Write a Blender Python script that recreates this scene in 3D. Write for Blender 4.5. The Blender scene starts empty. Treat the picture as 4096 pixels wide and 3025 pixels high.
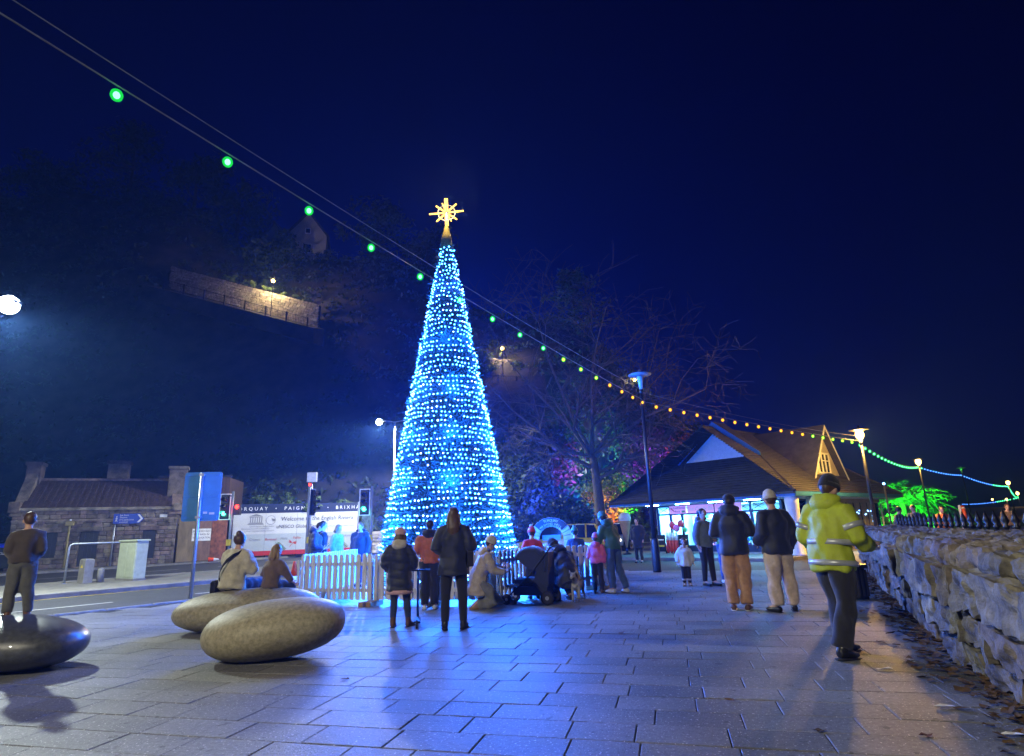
import bpy, bmesh, math, random
import numpy as np
from mathutils import Vector, Matrix

rnd = random.Random(11)
R = math.radians
SC = bpy.context.scene
COL = SC.collection

# ------------------------------------------------------------------ camera, sky, exposure
cam_d = bpy.data.cameras.new('camera')
cam_d.sensor_width = 36.0
cam_d.lens = 20.7
cam_d.clip_start = 0.05
cam_d.clip_end = 3000
cam = bpy.data.objects.new('camera', cam_d)
COL.objects.link(cam)
cam.matrix_world = Matrix.Translation((0, 0, 1.36)) @ Matrix.Rotation(R(90 + 14.35), 4, 'X') @ Matrix.Rotation(R(-1.9), 4, 'Z')
SC.camera = cam

world = bpy.data.worlds.new('World')
SC.world = world
world.use_nodes = True
wn = world.node_tree
wn.nodes.clear()
w_out = wn.nodes.new('ShaderNodeOutputWorld')
w_bg = wn.nodes.new('ShaderNodeBackground')
w_sky = wn.nodes.new('ShaderNodeTexSky')
w_sky.sky_type = 'NISHITA'
w_sky.sun_disc = False
w_sky.sun_elevation = R(-5.3)
w_sky.sun_rotation = R(-15)
w_sky.altitude = 10
w_sky.ozone_density = 6.0
w_mix = wn.nodes.new('ShaderNodeMix')
w_mix.data_type = 'RGBA'
w_mix.blend_type = 'MULTIPLY'
w_mix.inputs[0].default_value = 1.0
w_mix.inputs[7].default_value = (0.06, 0.26, 3.4, 1)
wn.links.new(w_sky.outputs[0], w_mix.inputs[6])
wn.links.new(w_mix.outputs[2], w_bg.inputs[0])
wn.links.new(w_bg.outputs[0], w_out.inputs[0])
w_bg.inputs[1].default_value = 0.68

SC.view_settings.view_transform = 'Standard'
SC.view_settings.look = 'None'
SC.view_settings.exposure = 0.0
SC.view_settings.gamma = 1.0
SC.view_settings.use_curve_mapping = False
SC.render.engine = 'CYCLES'
cy = SC.cycles
cy.use_denoising = True
try:
    cy.denoiser = 'OPENIMAGEDENOISE'
except Exception:
    pass
cy.sample_clamp_indirect = 4.0
cy.sample_clamp_direct = 0.0
cy.max_bounces = 5
cy.diffuse_bounces = 2
cy.glossy_bounces = 2
cy.transmission_bounces = 4
cy.transparent_max_bounces = 8
cy.volume_bounces = 0
cy.volume_max_steps = 64
cy.caustics_reflective = False
cy.caustics_refractive = False
cy.use_light_tree = True
cy.use_adaptive_sampling = True
cy.adaptive_threshold = 0.02

# ------------------------------------------------------------------ materials
MATS = {}
def mat(name, col, rough=0.7, metal=0.0, var=0.25, scale=6.0, bump=0.0, bscale=40.0, col2=None, spec=0.4, rand=0.0, coat=0.0, stretch=None, sheen=0.0):
    """procedural surface: two-tone noise, roughness variation, fine bump"""
    if name in MATS:
        return MATS[name]
    m = bpy.data.materials.new(name)
    m.use_nodes = True
    nt = m.node_tree
    N, L = nt.nodes, nt.links
    b = N['Principled BSDF']
    b.inputs['Roughness'].default_value = rough
    b.inputs['Metallic'].default_value = metal
    b.inputs['Specular IOR Level'].default_value = spec
    if coat: b.inputs['Coat Weight'].default_value = coat
    if sheen: b.inputs['Sheen Weight'].default_value = sheen
    geo = N.new('ShaderNodeNewGeometry')
    src = geo.outputs['Position']
    if stretch:
        mp = N.new('ShaderNodeMapping'); mp.inputs['Scale'].default_value = stretch
        L.new(src, mp.inputs['Vector']); src = mp.outputs[0]
    n1 = N.new('ShaderNodeTexNoise'); n1.inputs['Scale'].default_value = scale; n1.inputs['Detail'].default_value = 8; n1.inputs['Roughness'].default_value = 0.62
    L.new(src, n1.inputs['Vector'])
    rp = N.new('ShaderNodeValToRGB')
    c = tuple(col)
    lo = col2 if col2 else tuple(x * (1 - var) for x in c)
    hi = tuple(min(1, x * (1 + var * 0.7)) for x in c)
    rp.color_ramp.elements[0].position = 0.32; rp.color_ramp.elements[0].color = (*lo, 1)
    rp.color_ramp.elements[1].position = 0.68; rp.color_ramp.elements[1].color = (*hi, 1)
    L.new(n1.outputs[0], rp.inputs[0])
    out = rp.outputs[0]
    if rand:
        oi = N.new('ShaderNodeObjectInfo')
        mr = N.new('ShaderNodeMapRange'); mr.inputs[3].default_value = 1 - rand; mr.inputs[4].default_value = 1 + rand
        L.new(oi.outputs['Random'], mr.inputs[0])
        hs = N.new('ShaderNodeHueSaturation'); L.new(mr.outputs[0], hs.inputs['Value']); L.new(out, hs.inputs['Color'])
        mr2 = N.new('ShaderNodeMapRange'); mr2.inputs[3].default_value = 0.47; mr2.inputs[4].default_value = 0.53
        ml = N.new('ShaderNodeMath'); ml.operation = 'FRACT'
        mm = N.new('ShaderNodeMath'); mm.operation = 'MULTIPLY'; mm.inputs[1].default_value = 7.31
        L.new(oi.outputs['Random'], mm.inputs[0]); L.new(mm.outputs[0], ml.inputs[0]); L.new(ml.outputs[0], mr2.inputs[0]); L.new(mr2.outputs[0], hs.inputs['Hue'])
        out = hs.outputs[0]
    L.new(out, b.inputs['Base Color'])
    rr = N.new('ShaderNodeMapRange'); rr.inputs[3].default_value = max(0.03, rough - 0.12); rr.inputs[4].default_value = min(1, rough + 0.12)
    L.new(n1.outputs[0], rr.inputs[0]); L.new(rr.outputs[0], b.inputs['Roughness'])
    if bump:
        n2 = N.new('ShaderNodeTexNoise'); n2.inputs['Scale'].default_value = bscale; n2.inputs['Detail'].default_value = 6
        L.new(src, n2.inputs['Vector'])
        bp = N.new('ShaderNodeBump'); bp.inputs['Strength'].default_value = bump; bp.inputs['Distance'].default_value = 0.02
        L.new(n2.outputs[0], bp.inputs['Height']); L.new(bp.outputs[0], b.inputs['Normal'])
    MATS[name] = m
    return m

def emit(name, col, strength, sample=False):
    if name in MATS:
        return MATS[name]
    m = bpy.data.materials.new(name)
    m.use_nodes = True
    N = m.node_tree.nodes
    N.clear()
    e = N.new('ShaderNodeEmission'); o = N.new('ShaderNodeOutputMaterial')
    e.inputs[0].default_value = (*col, 1); e.inputs[1].default_value = strength
    m.node_tree.links.new(e.outputs[0], o.inputs[0])
    m.cycles.emission_sampling = 'FRONT' if sample else 'NONE'
    MATS[name] = m
    return m

def glass(name, col=(0.8, 0.95, 1.0), rough=0.02):
    if name in MATS: return MATS[name]
    m = bpy.data.materials.new(name); m.use_nodes = True
    nt = m.node_tree; N, L = nt.nodes, nt.links; N.clear()
    o = N.new('ShaderNodeOutputMaterial'); mx = N.new('ShaderNodeMixShader'); t = N.new('ShaderNodeBsdfTransparent'); g = N.new('ShaderNodeBsdfGlossy')
    t.inputs[0].default_value = (*col, 1); g.inputs['Roughness'].default_value = rough
    fr = N.new('ShaderNodeFresnel'); fr.inputs[0].default_value = 1.45
    L.new(fr.outputs[0], mx.inputs[0]); L.new(t.outputs[0], mx.inputs[1]); L.new(g.outputs[0], mx.inputs[2]); L.new(mx.outputs[0], o.inputs[0])
    MATS[name] = m
    return m

# ------------------------------------------------------------------ mesh builder
class MB:
    def __init__(self):
        self.v = []; self.f = []; self.m = []; self.mi = 0
    def add(self, vs, fs):
        b = len(self.v)
        self.v.extend(tuple(p) for p in vs)
        self.f.extend(tuple(i + b for i in f) for f in fs)
        self.m.extend([self.mi] * len(fs))
        return self
    def box(self, x0, x1, y0, y1, z0, z1, M=None):
        vs = [(x, y, z) for z in (z0, z1) for y in (y0, y1) for x in (x0, x1)]
        if M is not None: vs = [M @ Vector(p) for p in vs]
        return self.add(vs, [(0, 2, 3, 1), (4, 5, 7, 6), (0, 1, 5, 4), (2, 6, 7, 3), (0, 4, 6, 2), (1, 3, 7, 5)])
    def chbox(self, x0, x1, y0, y1, z0, z1, c=0.01, M=None):
        """box with chamfered top edges"""
        vs = [(x0, y0, z0), (x1, y0, z0), (x1, y1, z0), (x0, y1, z0), (x0, y0, z1 - c), (x1, y0, z1 - c), (x1, y1, z1 - c), (x0, y1, z1 - c),
              (x0 + c, y0 + c, z1), (x1 - c, y0 + c, z1), (x1 - c, y1 - c, z1), (x0 + c, y1 - c, z1)]
        if M is not None: vs = [M @ Vector(p) for p in vs]
        return self.add(vs, [(0, 3, 2, 1), (0, 1, 5, 4), (1, 2, 6, 5), (2, 3, 7, 6), (3, 0, 4, 7), (4, 5, 9, 8), (5, 6, 10, 9), (6, 7, 11, 10), (7, 4, 8, 11), (8, 9, 10, 11)])
    def tube(self, path, rad, n=8, side=None, cap=True):
        """rings along a path; rad entries are r or (r_side, r_other)"""
        P = [Vector(p) for p in path]
        if not isinstance(rad, (list, tuple)): rad = [rad] * len(P)
        vs, fs = [], []
        prev = None
        for i, p in enumerate(P):
            t = (P[min(i + 1, len(P) - 1)] - P[max(i - 1, 0)])
            t = t.normalized() if t.length > 1e-9 else Vector((0, 0, 1))
            if side is not None: s = Vector(side)
            elif prev is not None: s = prev
            else: s = Vector((1, 0, 0)) if abs(t.x) < 0.8 else Vector((0, 1, 0))
            s = s - t * s.dot(t)
            if s.length < 1e-6: s = t.orthogonal()
            s.normalize(); prev = s
            o = t.cross(s)
            r = rad[i]
            rs, ro = r if isinstance(r, (tuple, list)) else (r, r)
            for k in range(n):
                a = 2 * math.pi * k / n
                vs.append(p + s * (rs * math.cos(a)) + o * (ro * math.sin(a)))
        for i in range(len(P) - 1):
            for k in range(n):
                k2 = (k + 1) % n
                fs.append((i * n + k, i * n + k2, (i + 1) * n + k2, (i + 1) * n + k))
        if cap:
            fs.append(tuple(range(n - 1, -1, -1)))
            b = (len(P) - 1) * n
            fs.append(tuple(b + k for k in range(n)))
        return self.add(vs, fs)
    def lathe(self, prof, n=16, c=(0, 0, 0), M=None):
        vs, fs = [], []
        for r, z in prof:
            for k in range(n):
                a = 2 * math.pi * k / n
                p = Vector((c[0] + r * math.cos(a), c[1] + r * math.sin(a), c[2] + z))
                vs.append(M @ p if M is not None else p)
        for i in range(len(prof) - 1):
            for k in range(n):
                k2 = (k + 1) % n
                fs.append((i * n + k, i * n + k2, (i + 1) * n + k2, (i + 1) * n + k))
        fs.append(tuple(range(n - 1, -1, -1)))
        b = (len(prof) - 1) * n
        fs.append(tuple(b + k for k in range(n)))
        return self.add(vs, fs)
    def ball(self, c, r, nu=12, nv=8, M=None):
        if not isinstance(r, (tuple, list)): r = (r, r, r)
        vs, fs = [], []
        for j in range(nv + 1):
            th = math.pi * j / nv
            for i in range(nu):
                a = 2 * math.pi * i / nu
                p = Vector((r[0] * math.sin(th) * math.cos(a), r[1] * math.sin(th) * math.sin(a), r[2] * math.cos(th)))
                if M is not None: p = M @ p
                vs.append(p + Vector(c))
        for j in range(nv):
            for i in range(nu):
                i2 = (i + 1) % nu
                fs.append((j * nu + i, (j + 1) * nu + i, (j + 1) * nu + i2, j * nu + i2))
        return self.add(vs, fs)
    def prism(self, poly, h, M=None):
        """poly: list of (x, z) outline, extruded along y from 0 to h"""
        n = len(poly)
        vs = [(x, 0, z) for x, z in poly] + [(x, h, z) for x, z in poly]
        if M is not None: vs = [M @ Vector(p) for p in vs]
        fs = [tuple(range(n)), tuple(range(2 * n - 1, n - 1, -1))] + [(i, i + n, (i + 1) % n + n, (i + 1) % n) for i in range(n)]
        return self.add(vs, fs)
    def mesh(self, name, mats, smooth=False):
        me = bpy.data.meshes.new(name)
        me.from_pydata(self.v, [], self.f)
        if not isinstance(mats, (list, tuple)): mats = [mats]
        for m in mats: me.materials.append(m)
        if len(mats) > 1: me.polygons.foreach_set('material_index', self.m)
        if smooth: me.polygons.foreach_set('use_smooth', [True] * len(me.polygons))
        me.update()
        return me

def tag(o, label=None, cat=None, group=None, kind=None):
    if label: o['label'] = label
    if cat: o['category'] = cat
    if group: o['group'] = group
    if kind: o['kind'] = kind
    return o

def link(name, data, parent=None, loc=(0, 0, 0), M=None):
    o = bpy.data.objects.new(name, data)
    COL.objects.link(o)
    if parent is not None: o.parent = parent
    o.location = loc
    if M is not None: o.matrix_local = M
    return o

def thing(name, label, cat, loc=(0, 0, 0), rz=0.0, group=None):
    o = bpy.data.objects.new(name, None)
    o.empty_display_size = 0.1
    COL.objects.link(o)
    o.location = loc
    o.rotation_euler = (0, 0, rz)
    return tag(o, label, cat, group)

def part(name, mb, mats, parent, smooth=False, loc=(0, 0, 0), label=None, kind=None):
    o = link(name, mb.mesh(name, mats, smooth), parent, loc)
    if label: o['label'] = label
    if kind: o['kind'] = kind
    return o

def bevel(o, w=0.01, seg=2, ang=40):
    m = o.modifiers.new('bevel', 'BEVEL'); m.width = w; m.segments = seg; m.limit_method = 'ANGLE'; m.angle_limit = R(ang)
    return o

def lamp(name, kind, loc, power, col, parent=None, radius=0.1, target=None, cone=60, blend=0.5):
    d = bpy.data.lights.new(name, kind)
    d.energy = power; d.color = col
    d.shadow_soft_size = radius
    if kind == 'SPOT':
        d.spot_size = R(cone); d.spot_blend = blend
    o = bpy.data.objects.new(name, d)
    COL.objects.link(o)
    if parent is not None:
        o.parent = parent
    o.location = loc
    if target is not None:
        base = Vector(loc)
        if parent is not None: base = parent.matrix_basis @ base
        o.rotation_euler = (Vector(target) - base).to_track_quat('-Z', 'Y').to_euler()
        if parent is not None:
            o.rotation_euler = (parent.matrix_basis.to_3x3().inverted() @ (Vector(target) - base)).to_track_quat('-Z', 'Y').to_euler()
    return o

WORK = bpy.data.scenes.new('workbench')      # empty side scene: evaluating there does not touch the big one
def evaluated(data):
    o = bpy.data.objects.new('tmp', data); WORK.collection.objects.link(o)
    return o
def bake(o):
    with bpy.context.temp_override(scene=WORK, view_layer=WORK.view_layers[0]):
        dg = bpy.context.evaluated_depsgraph_get()
        me = bpy.data.meshes.new_from_object(o.evaluated_get(dg))
    bpy.data.objects.remove(o)
    return me

def text(body, size, mtl, parent, M, align='CENTER', name='lettering', ext=0.002, shear=0.0, spacing=1.0, width=1.0):
    c = bpy.data.curves.new(name, 'FONT')
    c.body = body; c.size = size; c.align_x = align; c.align_y = 'CENTER'
    c.extrude = ext; c.shear = shear; c.space_character = spacing; c.resolution_u = 2
    me = bake(evaluated(c)); bpy.data.curves.remove(c)
    me.name = name; me.materials.clear(); me.materials.append(mtl)
    return link(name, me, parent, M=M @ Matrix.Diagonal((width, 1, 1, 1)))

def basis(o, ex, ez=(0, 0, 1)):
    """frame with local x = ex (horizontal), local z up, local y = away"""
    ex = Vector(ex).normalized(); ez = Vector(ez); ey = ez.cross(ex)
    M = Matrix((ex, ey, ez)).transposed().to_4x4()
    M.translation = Vector(o)
    return M

# world stays fixed while children sit in a thing's frame: text standing in the local x-z plane and read from -y
UPRIGHT = Matrix.Rotation(R(90), 4, 'X')

def noise3(x, y, z=0.0):
    from mathutils import noise
    return noise.noise(Vector((x, y, z)))
# ------------------------------------------------------------------ shared materials
m_asphalt = mat('asphalt', (0.045, 0.047, 0.052), 0.75, var=0.35, scale=1.3, bump=0.5, bscale=180, spec=0.5)
m_slab = mat('granite slab', (0.17, 0.17, 0.165), 0.56, var=0.36, scale=26, bump=0.4, bscale=60, rand=0.2, spec=0.5)
def flecks(m, fine=48.0, big=0.6):
    """pale stone chips and large worn or damp areas in the slab itself"""
    nt = m.node_tree; N, L = nt.nodes, nt.links; b = N['Principled BSDF']
    src = b.inputs['Base Color'].links[0].from_socket
    geo = N.new('ShaderNodeNewGeometry')
    n = N.new('ShaderNodeTexNoise'); n.inputs['Scale'].default_value = fine; n.inputs['Detail'].default_value = 2
    n2 = N.new('ShaderNodeTexNoise'); n2.inputs['Scale'].default_value = big; n2.inputs['Detail'].default_value = 5
    L.new(geo.outputs['Position'], n.inputs['Vector']); L.new(geo.outputs['Position'], n2.inputs['Vector'])
    r = N.new('ShaderNodeMapRange'); r.inputs[1].default_value = 0.64; r.inputs[2].default_value = 0.69; L.new(n.outputs[0], r.inputs[0])
    r2 = N.new('ShaderNodeMapRange'); r2.inputs[1].default_value = 0.35; r2.inputs[2].default_value = 0.65; r2.inputs[3].default_value = 0.55; r2.inputs[4].default_value = 1.15; L.new(n2.outputs[0], r2.inputs[0])
    mu = N.new('ShaderNodeVectorMath'); mu.operation = 'SCALE'; L.new(src, mu.inputs[0]); L.new(r2.outputs[0], mu.inputs['Scale'])
    mx = N.new('ShaderNodeMix'); mx.data_type = 'RGBA'; mx.inputs[7].default_value = (0.48, 0.46, 0.42, 1)
    n3 = N.new('ShaderNodeTexNoise'); n3.inputs['Scale'].default_value = 9.0; n3.inputs['Detail'].default_value = 3; L.new(geo.outputs['Position'], n3.inputs['Vector'])
    r3 = N.new('ShaderNodeMapRange'); r3.inputs[1].default_value = 0.30; r3.inputs[2].default_value = 0.36; r3.inputs[3].default_value = 0.45; L.new(n3.outputs[0], r3.inputs[0])
    m3 = N.new('ShaderNodeVectorMath'); m3.operation = 'SCALE'; L.new(mu.outputs[0], m3.inputs[0]); L.new(r3.outputs[0], m3.inputs['Scale']); mu = m3
    L.new(r.outputs[0], mx.inputs[0]); L.new(mu.outputs[0], mx.inputs[6]); L.new(mx.outputs[2], b.inputs['Base Color'])
flecks(m_slab)
m_joint = mat('joint mortar', (0.022, 0.02, 0.018), 0.95, var=0.4, scale=12)
m_kerb = mat('kerb stone', (0.24, 0.235, 0.22), 0.7, var=0.3, scale=9, bump=0.3, rand=0.1)
m_yellow = mat('yellow road paint', (0.5, 0.36, 0.03), 0.7, var=0.3, scale=14)
m_white_line = mat('white road paint', (0.6, 0.6, 0.58), 0.7, var=0.25, scale=14)
m_grey_pave = mat('concrete paving', (0.20, 0.19, 0.17), 0.8, var=0.35, scale=2.5, bump=0.3)
m_soil = mat('dark soil', (0.035, 0.026, 0.018), 0.95, var=0.5, scale=18, bump=0.9, bscale=60)
m_leaf_dead = mat('dead leaf', (0.10, 0.045, 0.015), 0.8, var=0.5, scale=20, rand=0.4)
m_black = mat('black painted metal', (0.018, 0.019, 0.024), 0.38, metal=0.3, var=0.2, scale=8, bump=0.05)
m_steel = mat('galvanised steel', (0.42, 0.44, 0.46), 0.42, metal=0.75, var=0.2, scale=12, bump=0.05)
m_grey_metal = mat('grey painted metal', (0.23, 0.25, 0.27), 0.5, metal=0.2, var=0.15, scale=6)
m_white = mat('white paint', (0.72, 0.71, 0.67), 0.6, var=0.18, scale=7, bump=0.1)
m_black_rub = mat('black rubber', (0.012, 0.012, 0.013), 0.75, var=0.2, scale=20)
m_wood_dark = mat('dark stained timber', (0.035, 0.026, 0.022), 0.6, var=0.4, scale=3, stretch=(8, 8, 0.7), bump=0.3)

# ------------------------------------------------------------------ ground
def sheet(name, pts, z, m, kind='structure', depth=0.0):
    mb = MB(); n = len(pts)
    if depth:
        vs = [(x, y, z) for x, y in pts] + [(x, y, z - depth) for x, y in pts]
        mb.add(vs, [tuple(range(n))] + [(i, i + n, (i + 1) % n + n, (i + 1) % n) for i in range(n)])
    else:
        mb.add([(x, y, z) for x, y in pts], [tuple(range(n))])
    o = link(name, mb.mesh(name, m))
    o['kind'] = kind
    return o

sheet('road', [(-210, -60), (210, -60), (210, 300), (-210, 300)], -0.12, m_asphalt)
RD = Vector((0.62, 0.785)).normalized()      # direction of the road
RN = Vector((RD.y, -RD.x))                   # towards the square
def road_pt(off, s):                         # off: signed distance across the road, s: along it
    p = RN * off + RD * s
    return (p.x, p.y)
plaza_poly = [(-30, -18), road_pt(-14.7, -25), road_pt(-14.7, -2), road_pt(-14.7, 6), road_pt(-14.7, 15.6), (2.6, 19.7), (7.7, 17.2), (9.6, 16.3), (6.6, 10.2), (4.9, 6.7), (4.0, 4.0), (2.6, 0.0), (-1, -18)]
plaza = sheet('plaza', plaza_poly, -0.012, m_joint, depth=0.108)
island_poly = [road_pt(-21.1, -20), road_pt(-21.1, 60), road_pt(-27.3, 60), road_pt(-27.3, -20)]
island = sheet('traffic_island', island_poly, 0.0, m_grey_pave, depth=0.12)
far_poly = [road_pt(-39.4, -10), road_pt(-39.4, 60), road_pt(-62, 60), road_pt(-62, -10)]
sheet('far_pavement', far_poly, 0.0, m_grey_pave, depth=0.12)
fc_poly = [(3.5, 27.6), (9.6, 22.3), (21, 32), (16, 42), (4, 38)]
sheet('shop_forecourt', fc_poly, 0.0, m_grey_pave, depth=0.12)
sheet('promenade_pavement', [(9.2, 15.4), (60, 40), (180, 160), (120, 200), (22, 40), (10.0, 19.0)], -0.02, m_grey_pave, depth=0.1)
sea = sheet('sea', [(40, -60), (209, -60), (209, 290), (120, 150), (60, 60)], -0.10, mat('sea water', (0.004, 0.010, 0.020), 0.18, var=0.2, scale=0.4, bump=0.5, bscale=1.5))
sheet('soil_bed', [(4.0, 4.0), (4.95, 6.7), (6.65, 10.2), (9.6, 16.3), (10.3, 16.5), (7.2, 10.0), (5.6, 6.5), (4.6, 3.6), (3.4, 0.5), (2.7, 0.2)], -0.004, m_soil)

# kerbs: stones along the near kerb, the island and the far pavement
mk = MB(); mk.chbox(0, 0.9, 0, 0.14, -0.1, 0.012, 0.02)
kerb_me = mk.mesh('kerb_stone', m_kerb)
def kerb_run(parent, off, s0, s1, flip=False):
    s = s0
    while s < s1:
        x, y = road_pt(off, s)
        o = link('kerb_stone', kerb_me, parent)
        o.location = (x, y, rnd.uniform(-0.004, 0.004))
        o.rotation_euler = (0, 0, math.atan2(RD.y, RD.x))
        s += 0.908
kerb_run(plaza, -14.84, -6, 22)
kerb_run(island, -21.2, -6, 24)
kerb_run(island, -27.2, 0, 24)
# painted lines on the road
mb = MB()
def strip(mb, off, w, s0, s1, z=-0.115):
    a = road_pt(off, s0); b = road_pt(off, s1); c = road_pt(off + w, s1); d = road_pt(off + w, s0)
    mb.add([(*a, z), (*d, z), (*c, z), (*b, z)], [(0, 1, 2, 3)])
strip(mb, -15.25, 0.09, -20, 40); strip(mb, -20.95, 0.09, -20, 40)
o = link('yellow_road_line', mb.mesh('yellow_road_line', m_yellow)); o['kind'] = 'structure'
mb = MB()
for k in range(-3, 12): strip(mb, -17.9, 0.10, k * 4.0, k * 4.0 + 2.0)
for k in range(-3, 14): strip(mb, -33.4, 0.10, k * 4.0, k * 4.0 + 2.0)
o = link('white_road_line', mb.mesh('white_road_line', m_white_line)); o['kind'] = 'structure'

# paving slabs: the 300 nearest are single parts, the rest one mass
def inside(p, poly):
    x, y = p; c = False
    for i in range(len(poly)):
        x1, y1 = poly[i]; x2, y2 = poly[i - 1]
        if (y1 > y) != (y2 > y) and x < (x2 - x1) * (y - y1) / (y2 - y1) + x1: c = not c
    return c
PA = Vector((0.97, -0.245)).normalized(); PB = Vector((0.245, 0.97)).normalized()
SL, SW, GAP = 0.60, 0.36, 0.009
slab_list = []
for j in range(-6, 62):
    off = rnd.uniform(0, 0.6)
    u = -16 + off
    while u < 14:
        ln = rnd.choice((0.6, 0.6, 0.6, 0.45, 0.75))
        c = PA * (u + ln / 2) + PB * (j * SW + SW / 2)
        ok = True
        for e in (0.02, ln - 0.02):
            for f in (0.02, SW - 0.02):
                q = PA * (u + e) + PB * (j * SW + f)
                if not inside((q.x, q.y), plaza_poly): ok = False
        if ok and c.y > 1.5:
            slab_list.append((c.y + 0.25 * abs(c.x) + (30 if abs(c.x) > c.y * 0.95 + 0.7 or c.y < 3.2 else 0), c.x, c.y, ln))
        u += ln
slab_list.sort()
SA = math.atan2(PA.y, PA.x)
slab_me = {}
for ln in (0.6, 0.45, 0.75):
    b = MB(); b.chbox(-ln / 2 + GAP / 2, ln / 2 - GAP / 2, -SW / 2 + GAP / 2, SW / 2 - GAP / 2, -0.06, 0.0, 0.004)
    slab_me[ln] = b.mesh('paving_slab', m_slab)
rest = MB()
for i, (k, x, y, ln) in enumerate(slab_list):
    dz = rnd.uniform(-0.0025, 0.002)
    if i < 300:
        o = link('paving_slab', slab_me[ln], plaza)
        o.location = (x, y, dz); o.rotation_euler = (rnd.uniform(-1, 1) * 0.003, rnd.uniform(-1, 1) * 0.003, SA)
    else:
        M = Matrix.Translation((x, y, dz)) @ Matrix.Rotation(SA, 4, 'Z')
        rest.chbox(-ln / 2 + GAP / 2, ln / 2 - GAP / 2, -SW / 2 + GAP / 2, SW / 2 - GAP / 2, -0.06, 0.0, 0.004, M)
part('paving_slabs', rest, m_slab, plaza, kind='stuff')
# ------------------------------------------------------------------ the illuminated cone tree
TX, TY = -1.68, 14.8
def cone_r(z): return 1.76 - (z - 0.25) * 0.1835
ctree = thing('christmas_tree', 'tall cone Christmas tree covered in rows of blue white lights, gold star on top', 'christmas tree', (TX, TY, 0))
m_needle = mat('tree needle', (0.05, 0.11, 0.12), 0.55, var=0.5, scale=9)
m_led = emit('blue white led', (0.045, 0.26, 1.0), 36.0, sample=True)
m_led_p = emit('pale led', (0.25, 0.4, 1.0), 24.0, sample=True)
m_star = emit('warm white star tube', (1.0, 0.54, 0.075), 6.0, sample=False)
b = MB(); b.lathe([(cone_r(0.25) - 0.16, 0.2), (cone_r(4) - 0.14, 4.0), (0.06, 8.95)], 40)
part('inner_frame', b, mat('dark green mesh', (0.01, 0.03, 0.022), 0.9), ctree, smooth=True)
b = MB()
for i in range(26000):
    z = 0.22 + 8.72 * (1 - math.sqrt(rnd.random())) if rnd.random() < 0.8 else rnd.uniform(0.22, 8.9)
    a = rnd.uniform(0, 2 * math.pi)
    if math.sin(a) > 0.45 and rnd.random() < 0.7: continue
    r = cone_r(z) - 0.15
    n = Vector((math.cos(a), math.sin(a), 0.25))
    d = (n + Vector((rnd.uniform(-1, 1), rnd.uniform(-1, 1), rnd.uniform(-0.9, 0.7))) * 0.75).normalized()
    p = Vector((r * math.cos(a), r * math.sin(a), z))
    t = d.cross(Vector((rnd.uniform(-1, 1), rnd.uniform(-1, 1), rnd.uniform(-1, 1)))).normalized() * 0.011
    L_ = rnd.uniform(0.10, 0.2) if rnd.random() < 0.9 else rnd.uniform(0.2, 0.3)
    b.add([p - t, p + t, p + d * L_ + t * 0.4, p + d * L_ - t * 0.4], [(0, 1, 2, 3)])
part('needles', b, m_needle, ctree, kind='stuff')
# light strings: rings of small bulbs, 300 front ones as parts
def octa(r):
    return [(r, 0, 0), (-r, 0, 0), (0, r, 0), (0, -r, 0), (0, 0, r), (0, 0, -r)], [(0, 2, 4), (2, 1, 4), (1, 3, 4), (3, 0, 4), (2, 0, 5), (1, 2, 5), (3, 1, 5), (0, 3, 5)]
ov, of = octa(0.021)
led_me = []
for m in (m_led, m_led_p):
    b = MB(); b.add(ov, of); led_me.append(b.mesh('bulb', m))
leds = []
z = 0.32
row = 0
while z < 8.85:
    r = cone_r(z)
    n = max(7, int(2 * math.pi * r / 0.104))
    ph = rnd.uniform(0, 6.28)
    skip_a, skip_w = rnd.uniform(0, 6.28), rnd.uniform(0.0, 0.5)
    for k in range(n):
        a = ph + 2 * math.pi * (k + rnd.uniform(-0.2, 0.2)) / n
        if abs((a - skip_a + math.pi) % (2 * math.pi) - math.pi) < skip_w * 0.6 and rnd.random() < 0.75: continue
        if rnd.random() < 0.07: continue
        rr = r + rnd.uniform(-0.05, 0.03)
        leds.append((rr * math.cos(a), rr * math.sin(a), z + 0.03 * math.sin(3 * a + row) + rnd.uniform(-0.014, 0.014)))
    z += 0.130 + rnd.uniform(-0.014, 0.014) + (0.05 if rnd.random() < 0.1 else 0)
    row += 1
cd = Vector((-TX, -TY)).normalized()
leds.sort(key=lambda p: -( (p[0] * cd.x + p[1] * cd.y) - 0.12 * p[2]))
lr = [MB(), MB()]
for i, p in enumerate(leds):
    q = 1 if rnd.random() < 0.16 else 0
    if i < 300:
        o = link('bulb', led_me[q], ctree, p)
    else:
        s = rnd.uniform(0.85, 1.15)
        lr[q].add([(p[0] + x * s, p[1] + y * s, p[2] + zz * s) for x, y, zz in ov], of)
part('light_string', lr[0], m_led, ctree, kind='stuff')
part('pale_light_string', lr[1], m_led_p, ctree, kind='stuff')
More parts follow.
